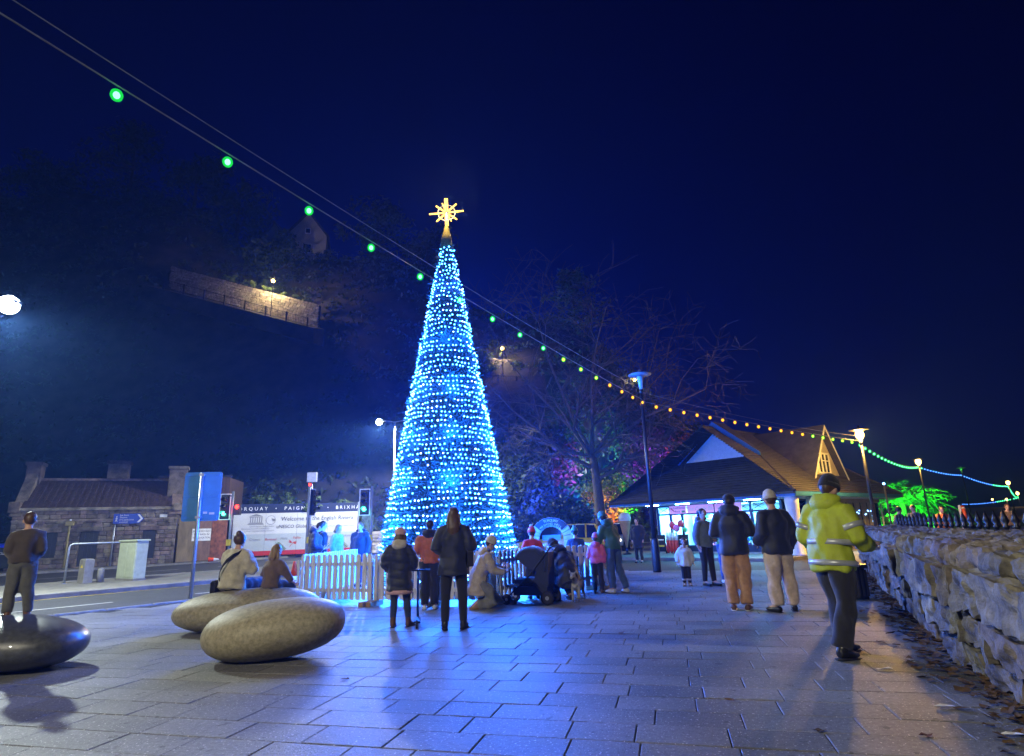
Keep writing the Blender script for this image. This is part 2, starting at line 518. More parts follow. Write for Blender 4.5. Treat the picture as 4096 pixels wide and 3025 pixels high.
# bare gauze tip and star
b = MB(); b.lathe([(0.19, 8.9), (0.13, 9.25), (0.03, 9.62), (0.02, 9.75)], 12)
part('tip', b, mat('gold green gauze', (0.10, 0.10, 0.02), 0.8, var=0.6, scale=30), ctree, smooth=True)
star = part('star', MB().tube([(0, 0, 9.6), (0, 0, 9.98)], 0.012, 8), m_steel, ctree)
SZ = 9.98
def ray(dx, dz, r0, r1, off=0.0, rad=0.019):
    d = Vector((dx, 0, dz)).normalized(); s = Vector((d.z, 0, -d.x)) * off
    b = MB(); c = Vector((0, 0, SZ)); b.tube([c + d * r0 + s, c + d * r1 + s], rad, 8)
    return part('star_ray', b, m_star, star, smooth=True)
for off in (-0.028, 0.028):
    ray(-0.03, 1, 0.05, 0.44, off); ray(0.03, -1, 0.05, 0.40, off)
ray(1, 0.09, 0.06, 0.48); ray(-1, -0.06, 0.06, 0.48)
ray(1, 0.95, 0.06, 0.38); ray(-1, 0.75, 0.06, 0.36); ray(-1, -0.95, 0.06, 0.38); ray(1, -0.75, 0.06, 0.36)
ray(-0.4, 1, 0.06, 0.32, rad=0.012); ray(0.5, -1, 0.06, 0.30, rad=0.012)
b = MB()
b.tube([(0.24 * math.cos(a * 6.2832 / 24), 0, SZ + 0.24 * math.sin(a * 6.2832 / 24)) for a in range(25)], 0.003, 5)
part('star_ring', b, m_steel, star)
for z in (0.6, 1.5, 2.5, 3.6, 4.8, 6.1, 7.6):     # the strings' own light, spread round the cone
    for k in range(7):
        a = R(-90 + 51.4 * k + 17 * (z % 1)); q = cone_r(z) + 0.16
        lamp('string_glow', 'POINT', (q * math.cos(a), q * math.sin(a), z), 300 * cone_r(z) ** 1.7, (0.01, 0.135, 1.0), ctree, 0.12)
lamp('star_light', 'POINT', (0, -0.15, SZ), 420, (1.0, 0.62, 0.2), ctree, 0.3)

# ------------------------------------------------------------------ white picket fence panels
m_fence = mat('weathered white picket paint', (0.62, 0.58, 0.50), 0.65, var=0.3, scale=5, bump=0.3, bscale=50, stretch=(3, 3, 0.5), rand=0.08)
pk = MB()
w = 0.034
pk.prism([(-w, 0.10), (w, 0.10), (w, 0.93), (0.025, 0.955), (0.010, 0.968), (-0.010, 0.968), (-0.025, 0.955), (-w, 0.93)], 0.018)
pk_me = pk.mesh('picket', m_fence)
m_block = mat('bare timber block', (0.30, 0.19, 0.09), 0.8, var=0.35, scale=8, bump=0.3)
def fence_panel(p0, p1, label):
    p0, p1 = Vector(p0), Vector(p1); d = p1 - p0; L_ = d.length
    t = thing('picket_fence', label, 'fence', (p0.x, p0.y, 0), math.atan2(d.y, d.x), 'white picket fence panels round the tree')
    for z0 in (0.24, 0.74):
        b = MB(); b.box(0.0, L_, -0.02, 0.02, z0, z0 + 0.07); part('rail', b, m_fence, t)
    n = max(2, int(round(L_ / 0.136)))
    for k in range(n):
        x = 0.04 + (L_ - 0.08) * k / (n - 1)
        o = link('picket', pk_me, t, (x, -0.0405, rnd.uniform(-0.008, 0.008))); o.rotation_euler = (0, rnd.uniform(-0.008, 0.008), 0)
        if k < n - 1:
            o = link('picket', pk_me, t, (x + 0.068, 0.0225, rnd.uniform(-0.008, 0.008))); o.rotation_euler = (0, rnd.uniform(-0.008, 0.008), 0)
    for x in (0.05, L_ - 0.05):
        b = MB(); b.chbox(x - 0.05, x + 0.05, -0.32, 0.2, 0.0, 0.09, 0.006)
        part('foot_block', b, m_block, t)
        b = MB(); b.box(x - 0.03, x + 0.03, 0.045, 0.095, 0.085, 0.86); part('post', b, m_fence, t)
fence_panel((-4.51, 12.86), (-2.88, 12.24), 'white picket fence panel beside the traffic cone, before the billboard')
fence_panel((-2.84, 12.22), (-1.60, 11.86), 'white picket fence panel behind the girl in the pink hat')
fence_panel((-1.56, 11.84), (-0.42, 11.62), 'white picket fence panel behind the woman in the dark coat')
fence_panel((-0.38, 11.72), (0.42, 13.0), 'white picket fence panel between the kneeling person and the pushchair')
fence_panel((0.46, 13.02), (1.78, 13.52), 'white picket fence panel behind the crouching person, before the wishing well')
fence_panel((1.55, 17.3), (1.80, 13.64), 'side panel of white picket fence running back from the child in pink')
fence_panel((-4.56, 12.95), (-4.3, 17.0), 'side panel of white picket fence running back beside the traffic cone')
# ------------------------------------------------------------------ hillside
m_rockhill = mat('hillside earth and rock', (0.06, 0.055, 0.045), 0.95, var=0.6, scale=0.5, bump=1.0, bscale=2.5, col2=(0.015, 0.022, 0.012))
CR = [(-140, 40), (-100, 44), (-67, 46), (-48, 46), (-43, 45), (-36, 39), (-30, 36), (-23, 35), (-16, 36), (-12, 34), (-3, 27), (4, 26), (8, 25.5), (12, 22), (15.5, 16), (19, 12), (21, 9), (23, 7), (30, 4.5), (40, 2.5), (60, 0.5), (130, 0.0)]
def crest(x):
    for (x0, z0), (x1, z1) in zip(CR, CR[1:]):
        if x0 <= x <= x1: return z0 + (z1 - z0) * (x - x0) / (x1 - x0)
    return 0.0
Y0, Y1 = 47.5, 69.0
def hill_z(x, y):
    c = crest(x)
    y0 = Y0 + (max(0, -x - 20) * -0.06) + max(0, x - 15) * 0.25
    t = (y - y0) / (Y1 - y0)
    if t <= 0: return -1.0
    if t >= 1: return c + min(3.0, (y - Y1) * 0.05) - 0.4
    s = 0.55 * t + 0.45 * (t * t * (3 - 2 * t))
    base = c * s
    n = noise3(x * 0.11, y * 0.11, 3) * 2.6 + noise3(x * 0.3, y * 0.3, 7) * 1.1
    return base + n * min(1, t * 4) * min(1.0, c / 14) - 0.3
b = MB()
xs = [-140 + 2.2 * i for i in range(118)]
ys = [44 + 1.1 * j for j in range(26)] + [74, 80, 95, 120]
for y in ys:
    for x in xs: b.v.append((x, y, hill_z(x, y)))
nx = len(xs)
for j in range(len(ys) - 1):
    for i in range(nx - 1):
        b.f.append((j * nx + i, j * nx + i + 1, (j + 1) * nx + i + 1, (j + 1) * nx + i)); b.m.append(0)
o = link('hillside', b.mesh('hillside', m_rockhill, True)); o['kind'] = 'structure'

# ------------------------------------------------------------------ foliage helpers
def leaf_mat(name, c1, c2, rough=0.55):
    return mat(name, c1, rough, col2=c2, scale=1.2, var=0.4, spec=0.3)
m_leaf_dk = leaf_mat('dark evergreen leaf', (0.035, 0.06, 0.03), (0.012, 0.024, 0.014))
m_leaf_md = leaf_mat('scrub leaf', (0.05, 0.075, 0.03), (0.018, 0.032, 0.015))
m_leaf_lt = leaf_mat('light shrub leaf', (0.12, 0.17, 0.05), (0.05, 0.09, 0.03))
m_bark = mat('grey bark', (0.13, 0.11, 0.085), 0.9, var=0.4, scale=4, stretch=(4, 4, 0.8), bump=0.8, bscale=25)
m_bark_dk = mat('dark bark', (0.05, 0.042, 0.035), 0.9, var=0.4, scale=4, stretch=(4, 4, 0.8), bump=0.8, bscale=25)
def leaf(b, p, s, r=rnd, n=None):
    d = Vector((r.gauss(0, 1), r.gauss(0, 1), r.gauss(0, 1)))
    if n is not None: d = d * 0.6 + n
    d.normalize()
    t = d.cross(Vector((r.gauss(0, 1), r.gauss(0, 1), r.gauss(0, 1)))).normalized()
    u = d.cross(t)
    p = Vector(p); L_ = s; w = s * 0.42
    b.add([p - t * L_, p + u * w, p + t * L_, p - u * w], [(0, 1, 2, 3)])
def clump(b, c, rad, n, s, r=rnd):
    """leaves spread through lobes of an uneven crown"""
    c = Vector(c)
    lobes = []
    for k in range(max(4, int(n / 90))):
        d = Vector((r.gauss(0, 1), r.gauss(0, 1), r.gauss(0, 1))).normalized()
        q = r.uniform(0.35, 0.85)
        lobes.append((c + Vector((d.x * rad[0] * q, d.y * rad[1] * q, d.z * rad[2] * q)), r.uniform(0.26, 0.46)))
    for k in range(n):
        lc, lr_ = r.choice(lobes)
        d = Vector((r.gauss(0, 1), r.gauss(0, 1), r.gauss(0, 1))).normalized()
        q = lr_ * (r.random() ** 0.4)
        p = lc + Vector((d.x * rad[0] * q, d.y * rad[1] * q, d.z * rad[2] * q))
        leaf(b, p, s * r.uniform(0.6, 1.3), r, d)
def leafy_tree(name, label, base, h, rad, n, s, ml, group=None, trunk_r=0.25, z_lo=0.3, seed=1, cat='tree', mt=None):
    r = random.Random(seed)
    t = thing(name, label, cat, base, 0, group)
    b = MB()
    b.tube([(0, 0, -0.3), (r.uniform(-.1, .1) * h * .1, 0, h * 0.35), (r.uniform(-.1, .1) * h * .3, r.uniform(-.2, .2), h * 0.85)], [trunk_r, trunk_r * 0.7, trunk_r * 0.15], 8)
    for k in range(7):
        z = h * r.uniform(z_lo, 0.75); a = r.uniform(0, 6.28); q = r.uniform(0.5, 0.85)
        b.tube([(0, 0, z), (rad[0] * q * .5 * math.cos(a), rad[1] * q * .5 * math.sin(a), z + h * .07), (rad[0] * q * math.cos(a), rad[1] * q * math.sin(a), z + h * 0.18)], [trunk_r * 0.4, trunk_r * 0.25, 0.02], 5)
    part('trunk', b, mt or m_bark_dk, t)
    b = MB()
    zc = h * (z_lo + 1) / 2
    clump(b, (0, 0, zc), (rad[0], rad[1], h * (1 - z_lo) / 2), n, s, r)
    part('crown', b, ml, t)
    return t
def conifer(name, label, base, h, rad, tiers, ml, seed=3, group=None):
    r = random.Random(seed)
    t = thing(name, label, 'tree', base, 0, group)
    b = MB(); b.tube([(0, 0, -0.5), (0, 0, h)], [h * 0.025, 0.03], 8)
    c = MB()
    for k in range(tiers):
        z = h * (0.28 + 0.7 * k / tiers)
        rr = rad * (1 - 0.75 * (k / tiers) ** 1.4) * r.uniform(0.8, 1.1)
        for q in range(6):
            a = r.uniform(0, 6.28); ll = rr * r.uniform(0.65, 1.1)
            e = Vector((ll * math.cos(a), ll * math.sin(a), z + r.uniform(-0.3, 0.5)))
            b.tube([(0, 0, z - 0.2), e], [0.07, 0.015], 4)
            for i in range(34):
                f = r.uniform(0.2, 1.05)
                leaf(c, Vector((e.x * f, e.y * f, z + (e.z - z) * f)) + Vector((r.gauss(0, 1) * rr * 0.13, r.gauss(0, 1) * rr * 0.13, r.gauss(0, 0.22))), r.uniform(0.18, 0.4), r, Vector((0, 0, 0.8)))
    part('trunk', b, m_bark_dk, t); part('crown', c, ml, t)
    return t

# undergrowth over the whole slope: nobody could count it
b = MB(); r2 = random.Random(5)
for k in range(2600):
    x = r2.uniform(-75, 30); y = r2.uniform(46, 70)
    if abs(x * 1.0) > y * 1.15: continue
    z = hill_z(x, y)
    if z < 0.05: continue
    # keep the terrace walks clear
    if -37.5 < x < -19 and 56.9 < y < 61.0: continue
    if -6 < x < 3 and 57 < y < 63.0: continue
    s = r2.uniform(0.7, 1.9)
    for q in range(26):
        d = Vector((r2.gauss(0, 1), r2.gauss(0, 1), abs(r2.gauss(0, 1)))).normalized() * s * r2.random() ** 0.4
        leaf(b, (x + d.x, y + d.y, z + d.z * 0.8), r2.uniform(0.14, 0.36), r2, d.normalized())
tag(link('undergrowth', b.mesh('undergrowth', m_leaf_md)), 'dark scrub and ivy covering the steep hillside', 'undergrowth', kind='stuff')

gtr = 'trees along the crest of the hill'
conifer('cedar_tree', 'broad black cedar standing highest on the hill above the green bulbs', (-50.5, 70, 43), 14.5, 7.5, 12, m_leaf_dk, 21, gtr)
for i, (x, y, h, rx, lab) in enumerate([
        (-72, 69, 8, 6, 'dark tree at the far end of the hill crest beyond the white street lamp'),
        (-62, 70, 8.5, 6, 'dark tree on the hill crest between the cedar and the far end'),
        (-41, 69, 9, 5, 'dark leafy tree on the hill crest just downhill of the cedar'),
        (-35.5, 70, 9.5, 5, 'rounded dark tree on the hill crest before the gabled house'),
        (-28.5, 66, 6.5, 4, 'dark leafy tree growing in front of the gabled house on the hill'),
        (-17.0, 70, 9, 5.5, 'dark leafy tree on the crest between the gabled house and the illuminated cone'),
        (-10.5, 70, 8, 5, 'dark leafy tree on the crest just behind the tip of the illuminated cone')]):
    leafy_tree('hill_tree', lab, (x, y, hill_z(x, y) - 0.5), h, (rx, rx * 0.8), 1900, 0.34, m_leaf_dk, gtr, 0.3, 0.1, 40 + i)
conifer('pine_tree', 'dark pine on the hill behind the bare tree', (7.6, 66, 21), 11, 5.5, 9, m_leaf_dk, 8)
for i, (x, y, h, rx, lab) in enumerate([
        (3.0, 49.0, 11, 4.0, 'leafy tree lit deep blue at the foot of the hill behind the wishing well'),
        (0.2, 47.5, 9, 3.4, 'dim blue leafy tree at the foot of the hill, just beside the illuminated cone'),
        (10.2, 50, 12, 4.2, 'leafy tree lit purple and red between the bare tree and the shop gable'),
        (13.6, 52, 9, 4.0, 'dark leafy tree rising just above the shop gable')]):
    leafy_tree('floodlit_tree', lab, (x, y, max(0, hill_z(x, y)) - 0.3), h, (rx, rx * 0.8), 3200, 0.24, m_leaf_md, 'trees lit by coloured floodlights', 0.3, 0.12, 70 + i)
leafy_tree('autumn_tree', 'small tree lit orange and green between the bare trunk and the shop roof', (6.6, 41, 0), 5.2, (2.3, 2.0), 2600, 0.14, m_leaf_lt, None, 0.12, 0.22, 91)
# ------------------------------------------------------------------ bare winter tree
def bare_tree(base, h, seed):
    r = random.Random(seed)
    t = thing('bare_tree', 'tall leafless tree with spreading twigs behind the unlit lamp post', 'tree', base)
    b = MB(); lims = MB()
    trunk = [Vector((0, 0, -0.2)), Vector((-0.05, 0, 2.2)), Vector((-0.12, 0.1, 4.0)), Vector((-0.25, 0.1, 5.4))]
    b.tube(trunk, [0.36, 0.29, 0.25, 0.2], 12)
    part('trunk', b, m_bark, t, True)
    def grow(p, d, L_, rad, lvl):
        n = 4 if lvl < 3 else 3
        pts = [p]; rr = [rad]
        for k in range(n):
            d = (d + Vector((r.gauss(0, 1), r.gauss(0, 1), r.gauss(0, 0.8))) * 0.16 + Vector((0, 0, 0.05 if lvl < 2 else -0.02))).normalized()
            p = p + d * (L_ / n); pts.append(p); rr.append(max(0.008, rad * (1 - 0.75 * (k + 1) / n)))
        lims.tube(pts, rr, 6 if lvl < 2 else 4 if lvl < 3 else 3, cap=False)
        if lvl >= 4: return
        for k in range({0: 7, 1: 7, 2: 6, 3: 5}[lvl]):
            i = r.randint(1, n); q = pts[i]
            dd = (pts[i] - pts[i - 1]).normalized()
            s = dd.cross(Vector((r.gauss(0, 1), r.gauss(0, 1), r.gauss(0, 1)))).normalized()
            nd = (dd * r.uniform(0.4, 0.9) + s * r.uniform(0.6, 1.0)).normalized()
            grow(q, nd, L_ * r.uniform(0.42, 0.62), max(0.010, rr[i] * 0.7), lvl + 1)
    top = trunk[-1]
    for dv_, L0 in (((-.35, .1, 1), 8.2), ((.28, -.2, 1), 8.6), ((.02, .3, 1), 7.6)): grow(top, Vector(dv_).normalized(), L0, 0.13, 1)
    for z, dx, dy, dz, L_ in ((4.6, -1, .1, .62, 7.5), (5.2, 1, -.2, .55, 7.5), (6.0, -.7, -.4, .75, 7.5), (6.6, .65, .3, .9, 7.5), (4.2, .9, .3, .28, 6.0), (5.6, -.95, -.2, .25, 6.5), (3.9, 1, -.3, .12, 5.5)):
        f = min(1, z / 5.4); z = min(z, 5.2)
        grow(Vector((-0.3 * f, 0.1, z)), Vector((dx, dy, dz)).normalized(), L_, 0.12, 1)
    part('branches', lims, m_bark, t)
    return t
bare_tree((4.75, 34, 0), 15, 19)
leafy_tree('dark_shrub', 'rounded dark shrub behind the wishing well arch', (2.3, 30, 0), 3.0, (1.9, 1.6), 3000, 0.13, m_leaf_dk, None, 0.08, 0.05, 33, 'shrub')
leafy_tree('dark_shrub', 'dark shrub between the wishing well and the illuminated cone', (-0.2, 32, 0), 2.2, (1.7, 1.4), 2000, 0.13, m_leaf_dk, None, 0.08, 0.05, 35, 'shrub')

# ------------------------------------------------------------------ terrace walls on the hill
m_rubble = mat('terrace rubble stone', (0.33, 0.30, 0.25), 0.9, var=0.45, scale=3, bump=0.6, bscale=12, rand=0.22)
m_rubble_bed = mat('rubble wall mortar', (0.10, 0.095, 0.085), 0.95, var=0.3)
def stone_me(sx, sy, sz, seed, m, name='stone', lump=0.1, nu=3):
    """rough block: a small grid box, corners pulled in, faces uneven"""
    r = random.Random(seed)
    bm = bmesh.new(); bmesh.ops.create_cube(bm, size=1.0)
    bmesh.ops.bevel(bm, geom=bm.edges[:], offset=0.1, segments=1, affect='EDGES')
    for v in bm.verts:
        v.co = Vector((v.co.x * sx, v.co.y * sy, v.co.z * sz)) + Vector((r.uniform(-1, 1) * sx, r.uniform(-1, 1) * sy, r.uniform(-1, 1) * sz)) * lump * 0.5
    me = bpy.data.meshes.new(name); bm.to_mesh(me); bm.free(); me.materials.append(m)
    return me
def rubble_wall(name, label, p0, p1, h, t_, rows, slen, m, bed, limit=300, cat='wall', seed=2):
    p0, p1 = Vector(p0), Vector(p1)
    d = p1 - p0; L_ = math.hypot(d.x, d.y); ang = math.atan2(d.y, d.x); slope = d.z / L_
    w = thing(name, label, cat, p0, ang)
    r = random.Random(seed)
    b = MB(); vs = [(0, .06, 0), (L_, .06, d.z), (L_, t_, d.z), (0, t_, 0), (0, .06, h), (L_, .06, d.z + h), (L_, t_, d.z + h), (0, t_, h)]
    b.add(vs, [(0, 3, 2, 1), (4, 5, 6, 7), (0, 1, 5, 4), (2, 3, 7, 6), (1, 2, 6, 5), (3, 0, 4, 7)])
    part('core', b, bed, w)
    pool = [stone_me(1, 1, 1, seed * 50 + k, m) for k in range(8)]
    rh = h / rows; cnt = 0; rest = MB()
    for j in range(rows):
        x = -r.uniform(0, slen)
        while x < L_:
            l = slen * r.uniform(0.55, 1.5); l = min(l, L_ - x)
            if x + l > 0.1 and l > 0.08:
                hh = rh * r.uniform(0.82, 1.12)
                M = Matrix.Translation((max(0, x) + l / 2, 0.05 + r.uniform(-.02, .02), (x + l / 2) * slope + j * rh + rh / 2 + r.uniform(-.03, .03) * rh)) @ Matrix.Rotation(-math.atan(slope) + r.uniform(-.06, .06), 4, 'Y') @ Matrix.Diagonal((l * 0.94, 0.16, hh * 0.92, 1))
                me = r.choice(pool)
                if cnt < limit:
                    o = link('stone', me, w, M=M); cnt += 1
                else:
                    rest.add([M @ v.co for v in me.vertices], [tuple(p.vertices) for p in me.polygons])
            x += l
    if rest.v: part('stones', rest, m, w, kind='stuff')
    return w
terr = rubble_wall('terrace_wall', 'long stone terrace wall on the hill lit by a warm lamp', (-37.6, 60.2, 28.3), (-20.6, 59.6, 22.9), 2.6, 0.6, 9, 0.55, m_rubble, m_rubble_bed)
terr2 = rubble_wall('terrace_wall', 'short stone wall under a hedge on the hill, just right of the cone', (-2.6, 62.6, 17.7), (1.6, 62.6, 17.0), 2.2, 0.6, 6, 0.5, m_rubble, m_rubble_bed, seed=5)
terr3 = rubble_wall('terrace_wall', 'far short stretch of lit terrace wall behind the bare tree twigs', (9.5, 66.4, 15.6), (14.6, 66.0, 13.2), 1.5, 0.6, 4, 0.5, m_rubble, m_rubble_bed, seed=6)
pth = MB(); pth.add([(-38.5, 60.4, 28.5), (-20.0, 59.8, 22.8), (-20.0, 56.6, 21.75), (-38.5, 57.2, 27.5), (-38.5, 60.4, 26.5), (-20.0, 59.8, 20.8), (-20.0, 56.6, 20.2), (-38.5, 57.2, 25.9)], [(0, 3, 2, 1), (4, 5, 6, 7), (3, 7, 6, 2), (0, 4, 7, 3), (1, 2, 6, 5)])
o = link('terrace_path', pth.mesh('terrace_path', m_rockhill)); o['kind'] = 'structure'
def railing(name, label, p0, p1, n, h, nb=0):
    p0, p1 = Vector(p0), Vector(p1)
    t = thing(name, label, 'railing', p0)
    d = p1 - p0
    for k in range(n):
        q = d * (k / (n - 1)); b = MB(); b.box(q.x - .06, q.x + .06, q.y - .06, q.y + .06, q.z - 0.3, q.z + h); part('post', b, m_black, t)
    for zz in (0.15, h - 0.08):
        b = MB(); b.tube([(0, 0, zz), (d.x, d.y, d.z + zz)], 0.025, 5); part('rail', b, m_black, t)
    for k in range(nb):
        q = d * ((k + 0.5) / nb); b = MB(); b.tube([(q.x, q.y, q.z + .15), (q.x, q.y, q.z + h - .08)], 0.012, 4); part('baluster', b, m_black, t)
    return t
railing('path_railing', 'thin black railing along the foot of the long terrace wall', (-36.5, 57.6, 27.0), (-20.8, 57.0, 21.9), 8, 1.2, 90)
railing('path_railing', 'thin black railing under the hedge on the hill beside the cone', (-3.4, 60.0, 16.2), (2.4, 60.0, 15.6), 4, 1.1, 24)
for i, (x0, x1, y, z0, z1, lab) in enumerate([(-31.5, -21.6, 60.5, 29.2, 26.0, 'yellow green shrubs spilling over the top of the long terrace wall')]):
    t = thing('wall_shrubs', lab, 'shrub', (x0, y, z0)); b = MB(); r3 = random.Random(9)
    for k in range(16):
        f = r3.random(); s = r3.uniform(0.35, 0.9)
        clump(b, ((x1 - x0) * f, r3.uniform(-.3, .4), (z1 - z0) * f + .2 + s * .3), (s, s * .7, s * .6), 120, 0.13, r3)
    part('crown', b, m_leaf_lt, t)
leafy_tree('clipped_hedge', 'rounded hedge lit green by a warm lamp on the hill beside the cone', (-2.9, 61.6, 17.4), 3.0, (1.9, 1.2), 1200, 0.18, m_leaf_lt, None, .08, .02, 55, 'hedge')
leafy_tree('clipped_hedge', 'bushy hedge on the hill just below the small lit lamp', (1.2, 61.8, 17.2), 2.6, (2.2, 1.2), 1200, 0.18, m_leaf_lt, None, .08, .02, 56, 'hedge')

# ------------------------------------------------------------------ houses on the hill
m_render = mat('pale house render', (0.42, 0.42, 0.40), 0.9, var=0.15, scale=1.5)
m_slate = mat('dark roof slate', (0.035, 0.035, 0.04), 0.6, var=0.35, scale=2.5, stretch=(1, 1, 5), bump=0.3, bscale=10)
m_pane = mat('dark window glass', (0.01, 0.012, 0.016), 0.08, var=0.1, spec=0.8)
def gabled_house(name, label, loc, rz, w, d, h, rise, wins):
    t = thing(name, label, 'house', loc, rz)
    b = MB(); b.box(-w / 2, w / 2, 0, d, -3, h); b.prism([(-w / 2, h), (w / 2, h), (0, h + rise)], d); part('wall', b, m_render, t)
    for s in (-1, 1):
        b = MB(); o_ = 0.35
        b.add([(0, -o_, h + rise + .12), (s * (w / 2 + o_), -o_, h - o_ * rise / (w / 2) + .12), (s * (w / 2 + o_), d + o_, h - o_ * rise / (w / 2) + .12), (0, d + o_, h + rise + .12),
               (0, -o_, h + rise + .3), (s * (w / 2 + o_), -o_, h - o_ * rise / (w / 2) + .3), (s * (w / 2 + o_), d + o_, h - o_ * rise / (w / 2) + .3), (0, d + o_, h + rise + .3)],
              [(0, 1, 2, 3), (4, 7, 6, 5), (0, 4, 5, 1), (1, 5, 6, 2), (2, 6, 7, 3)])
        part('roof', b, m_slate, t)
    for x, z, ww, hh in wins:
        f = part('window', MB().box(x - ww / 2, x + ww / 2, -0.06, 0.02, z, z + hh), m_white, t)
        part('pane', MB().box(x - ww / 2 + .1, x + ww / 2 - .1, -0.075, -0.05, z + .1, z + hh - .1), m_pane, f)
    return t
gabled_house('gabled_house', 'pale house with two dark roofs on the hill, its taller gable', (-25.6, 68.5, 34.6), R(14), 4.6, 7, 4.2, 3.0, [(0, 1.6, 1.1, 1.3), (0, 4.3, .7, .8)])
gabled_house('gabled_house', 'pale house on the hill, the smaller gable away from the cone', (-30.2, 69.0, 35.0), R(-10), 3.6, 6, 3.4, 2.4, [(0, 1.6, 1.0, 1.2)])
hb = gabled_house('hill_villa', 'blue tinted villa with bay windows on the hill, just right of the cone', (-2.2, 70.0, 22.4), R(8), 5.2, 6, 3.4, 0.9, [(-1.4, 1.2, 1.1, 1.5), (1.2, 1.0, 1.6, 1.8)])
part('chimney', MB().box(-0.4, 0.7, 2.0, 2.9, 3.6, 5.6), m_render, hb)
# ------------------------------------------------------------------ street lamps
WARM = (1.0, 0.56, 0.10)
m_bulb_warm = emit('sodium lamp glow', (1.0, 0.62, 0.16), 14.0)
m_bulb_cool = emit('white led lamp glow', (0.92, 1.0, 0.96), 60.0)
m_lampglass = mat('clear lamp acrylic', (0.45, 0.55, 0.6), 0.15, var=0.1, spec=0.8)
def promenade_lamp(label, x, y, lit=True, h=5.6, power=260, group='lamp posts along the seafront', boost=1.0):
    t = thing('lamp_post', label, 'lamp post', (x, y, 0), 0, group)
    b = MB(); b.lathe([(0.12, 0), (0.125, 0.05), (0.125, 0.85), (0.115, 0.9), (0.105, 0.95)], 16); part('base', b, m_black, t, True)
    b = MB(); b.tube([(0, 0, 0.94), (0, 0, h - 0.5)], [0.072, 0.048], 14); part('post', b, m_black, t, True)
    b = MB(); b.lathe([(0.055, h - .62), (0.07, h - .5), (0.05, h - .48)], 14); part('collar', b, m_black, t, True)
    b = MB(); b.lathe([(0.05, h - .48), (0.10, h - .12), (0.11, h - .06), (0.03, h - .05)], 14)
    part('lantern', b, m_bulb_warm if lit else m_lampglass, t, True)
    b = MB(); b.lathe([(0.11, h - .045), (0.36, h - .02), (0.36, h + .005), (0.12, h + .05), (0.06, h + .07), (0.03, h + .16), (0.005, h + .17)], 20); part('canopy', b, m_grey_metal if not lit else m_black, t, True)
    if lit:
        o = part('lamp_bulb', MB().ball((0, 0, h - .2), (0.15 * boost, 0.15 * boost, 0.2 * boost), 14, 10), m_bulb_warm, t, True)
        lamp('lamp_light', 'POINT', (0, 0, h - 0.2), power, WARM, t, 0.27 * boost)
    return t
promenade_lamp('unlit black lamp post with a flat round canopy, in front of the shop', 4.04, 18.05, False, 5.95)
promenade_lamp('lit yellow lamp post beside the shop dormer, largest of the seafront lamps', 13.65, 23.2, True, 4.72, 5200)
promenade_lamp('lit yellow lamp post above the green palm', 29.5, 43.5, True, 5.35, 1500, boost=1.2)
promenade_lamp('unlit lamp post between the two lit pairs of seafront lamps', 42.6, 57.0, False, 5.6)
promenade_lamp('distant yellow lamp above the curl of the light string', 66, 80.5, True, 5.4, 900, boost=1.5)
promenade_lamp('distant yellow lamp at the very end of the light string curl', 101, 121.5, True, 5.2, 900, boost=1.7)
promenade_lamp('far small yellow lamp under the curl of the light string', 120, 148, True, 4.6, 600, boost=1.6)
promenade_lamp('farthest small yellow lamp where the light string ends', 126, 160, True, 5.0, 600, boost=1.4)

def street_light(label, x, y, h, heads, power, col=(0.86, 1.0, 0.94), rz=0.0, group='white street lights over the road', glow=0.16):
    t = thing('street_light', label, 'street light', (x, y, 0), rz, group)
    b = MB(); b.tube([(0, 0, 0), (0, 0, h)], [0.09, 0.05], 12); part('post', b, m_steel, t, True)
    for s in heads:
        b = MB(); b.tube([(0, 0, h - .05), (s * 0.5, 0, h + .05), (s * 0.85, 0, h + .06)], 0.03, 8); a = part('arm', b, m_steel, t, True)
        part('housing', MB().chbox(s * 0.85 - .12, s * 0.85 + .45 * s + .12 * (s < 0) + (.0), -.13, .13, h + .02, h + .12, .03) if s > 0 else MB().chbox(-1.3, -.73, -.13, .13, h + .02, h + .12, .03), m_grey_metal, a)
        part('lens', MB().ball((s * 1.05, 0, h + .0), (0.17 if glow < .2 else glow, .13 if glow < .2 else glow, .07 if glow < .2 else glow), 12, 8), m_bulb_cool, a, True)
        lamp('lamp_light', 'SPOT', (s * 1.05, 0, h - (0.3 if glow < .2 else glow + .02)), power, col, t, 0.15, (x + s * 1.05, y, 0), 174, 0.12)
    return t
street_light('very bright white street lamp at the edge of the photo above the road', -15.2, 15.5, 7.95, (1,), 8000, (0.88, 1.0, 0.92), glow=0.26)
street_light('twin headed white street lamp whose post stands behind the cone', -7.85, 38.5, 8.5, (-1, 1), 7000, (0.9, 0.97, 1.0), glow=0.21)
street_light('street light on the road side of the square behind the viewer', -7.5, -4.5, 7.5, (1,), 5000, (1.0, 0.92, 0.70))
for x, y, z, p, lab in ((-25.35, 58.6, 28.0, 5000, 'small lit lamp in front of the long terrace wall on the hill'), (-0.95, 61.0, 20.3, 1600, 'small lit lamp above the hedge on the hill beside the cone'), (13.9, 65.0, 17.3, 1200, 'small lit lamp high on the hill behind the unlit lamp post')):
    zb = z - 5.4 if p > 2000 else z - 4.2
    t = thing('path_lamp', lab, 'lamp post', (x, y, zb), 0, 'lamps along the hillside path')
    b = MB(); b.tube([(0, 0, 0), (0, 0, z - zb)], 0.05, 8); part('post', b, m_black, t)
    part('lamp_bulb', MB().ball((0, 0, z - zb), 0.2, 10, 8), m_bulb_warm, t, True)
    part('cap', MB().lathe([(0.3, z - zb + .2), (.05, z - zb + .35), (.01, z - zb + .36)], 10), m_black, t)
    lamp('lamp_light', 'POINT', (0, 0, z - zb), p, (1.0, 0.74, 0.36), t, 0.25)

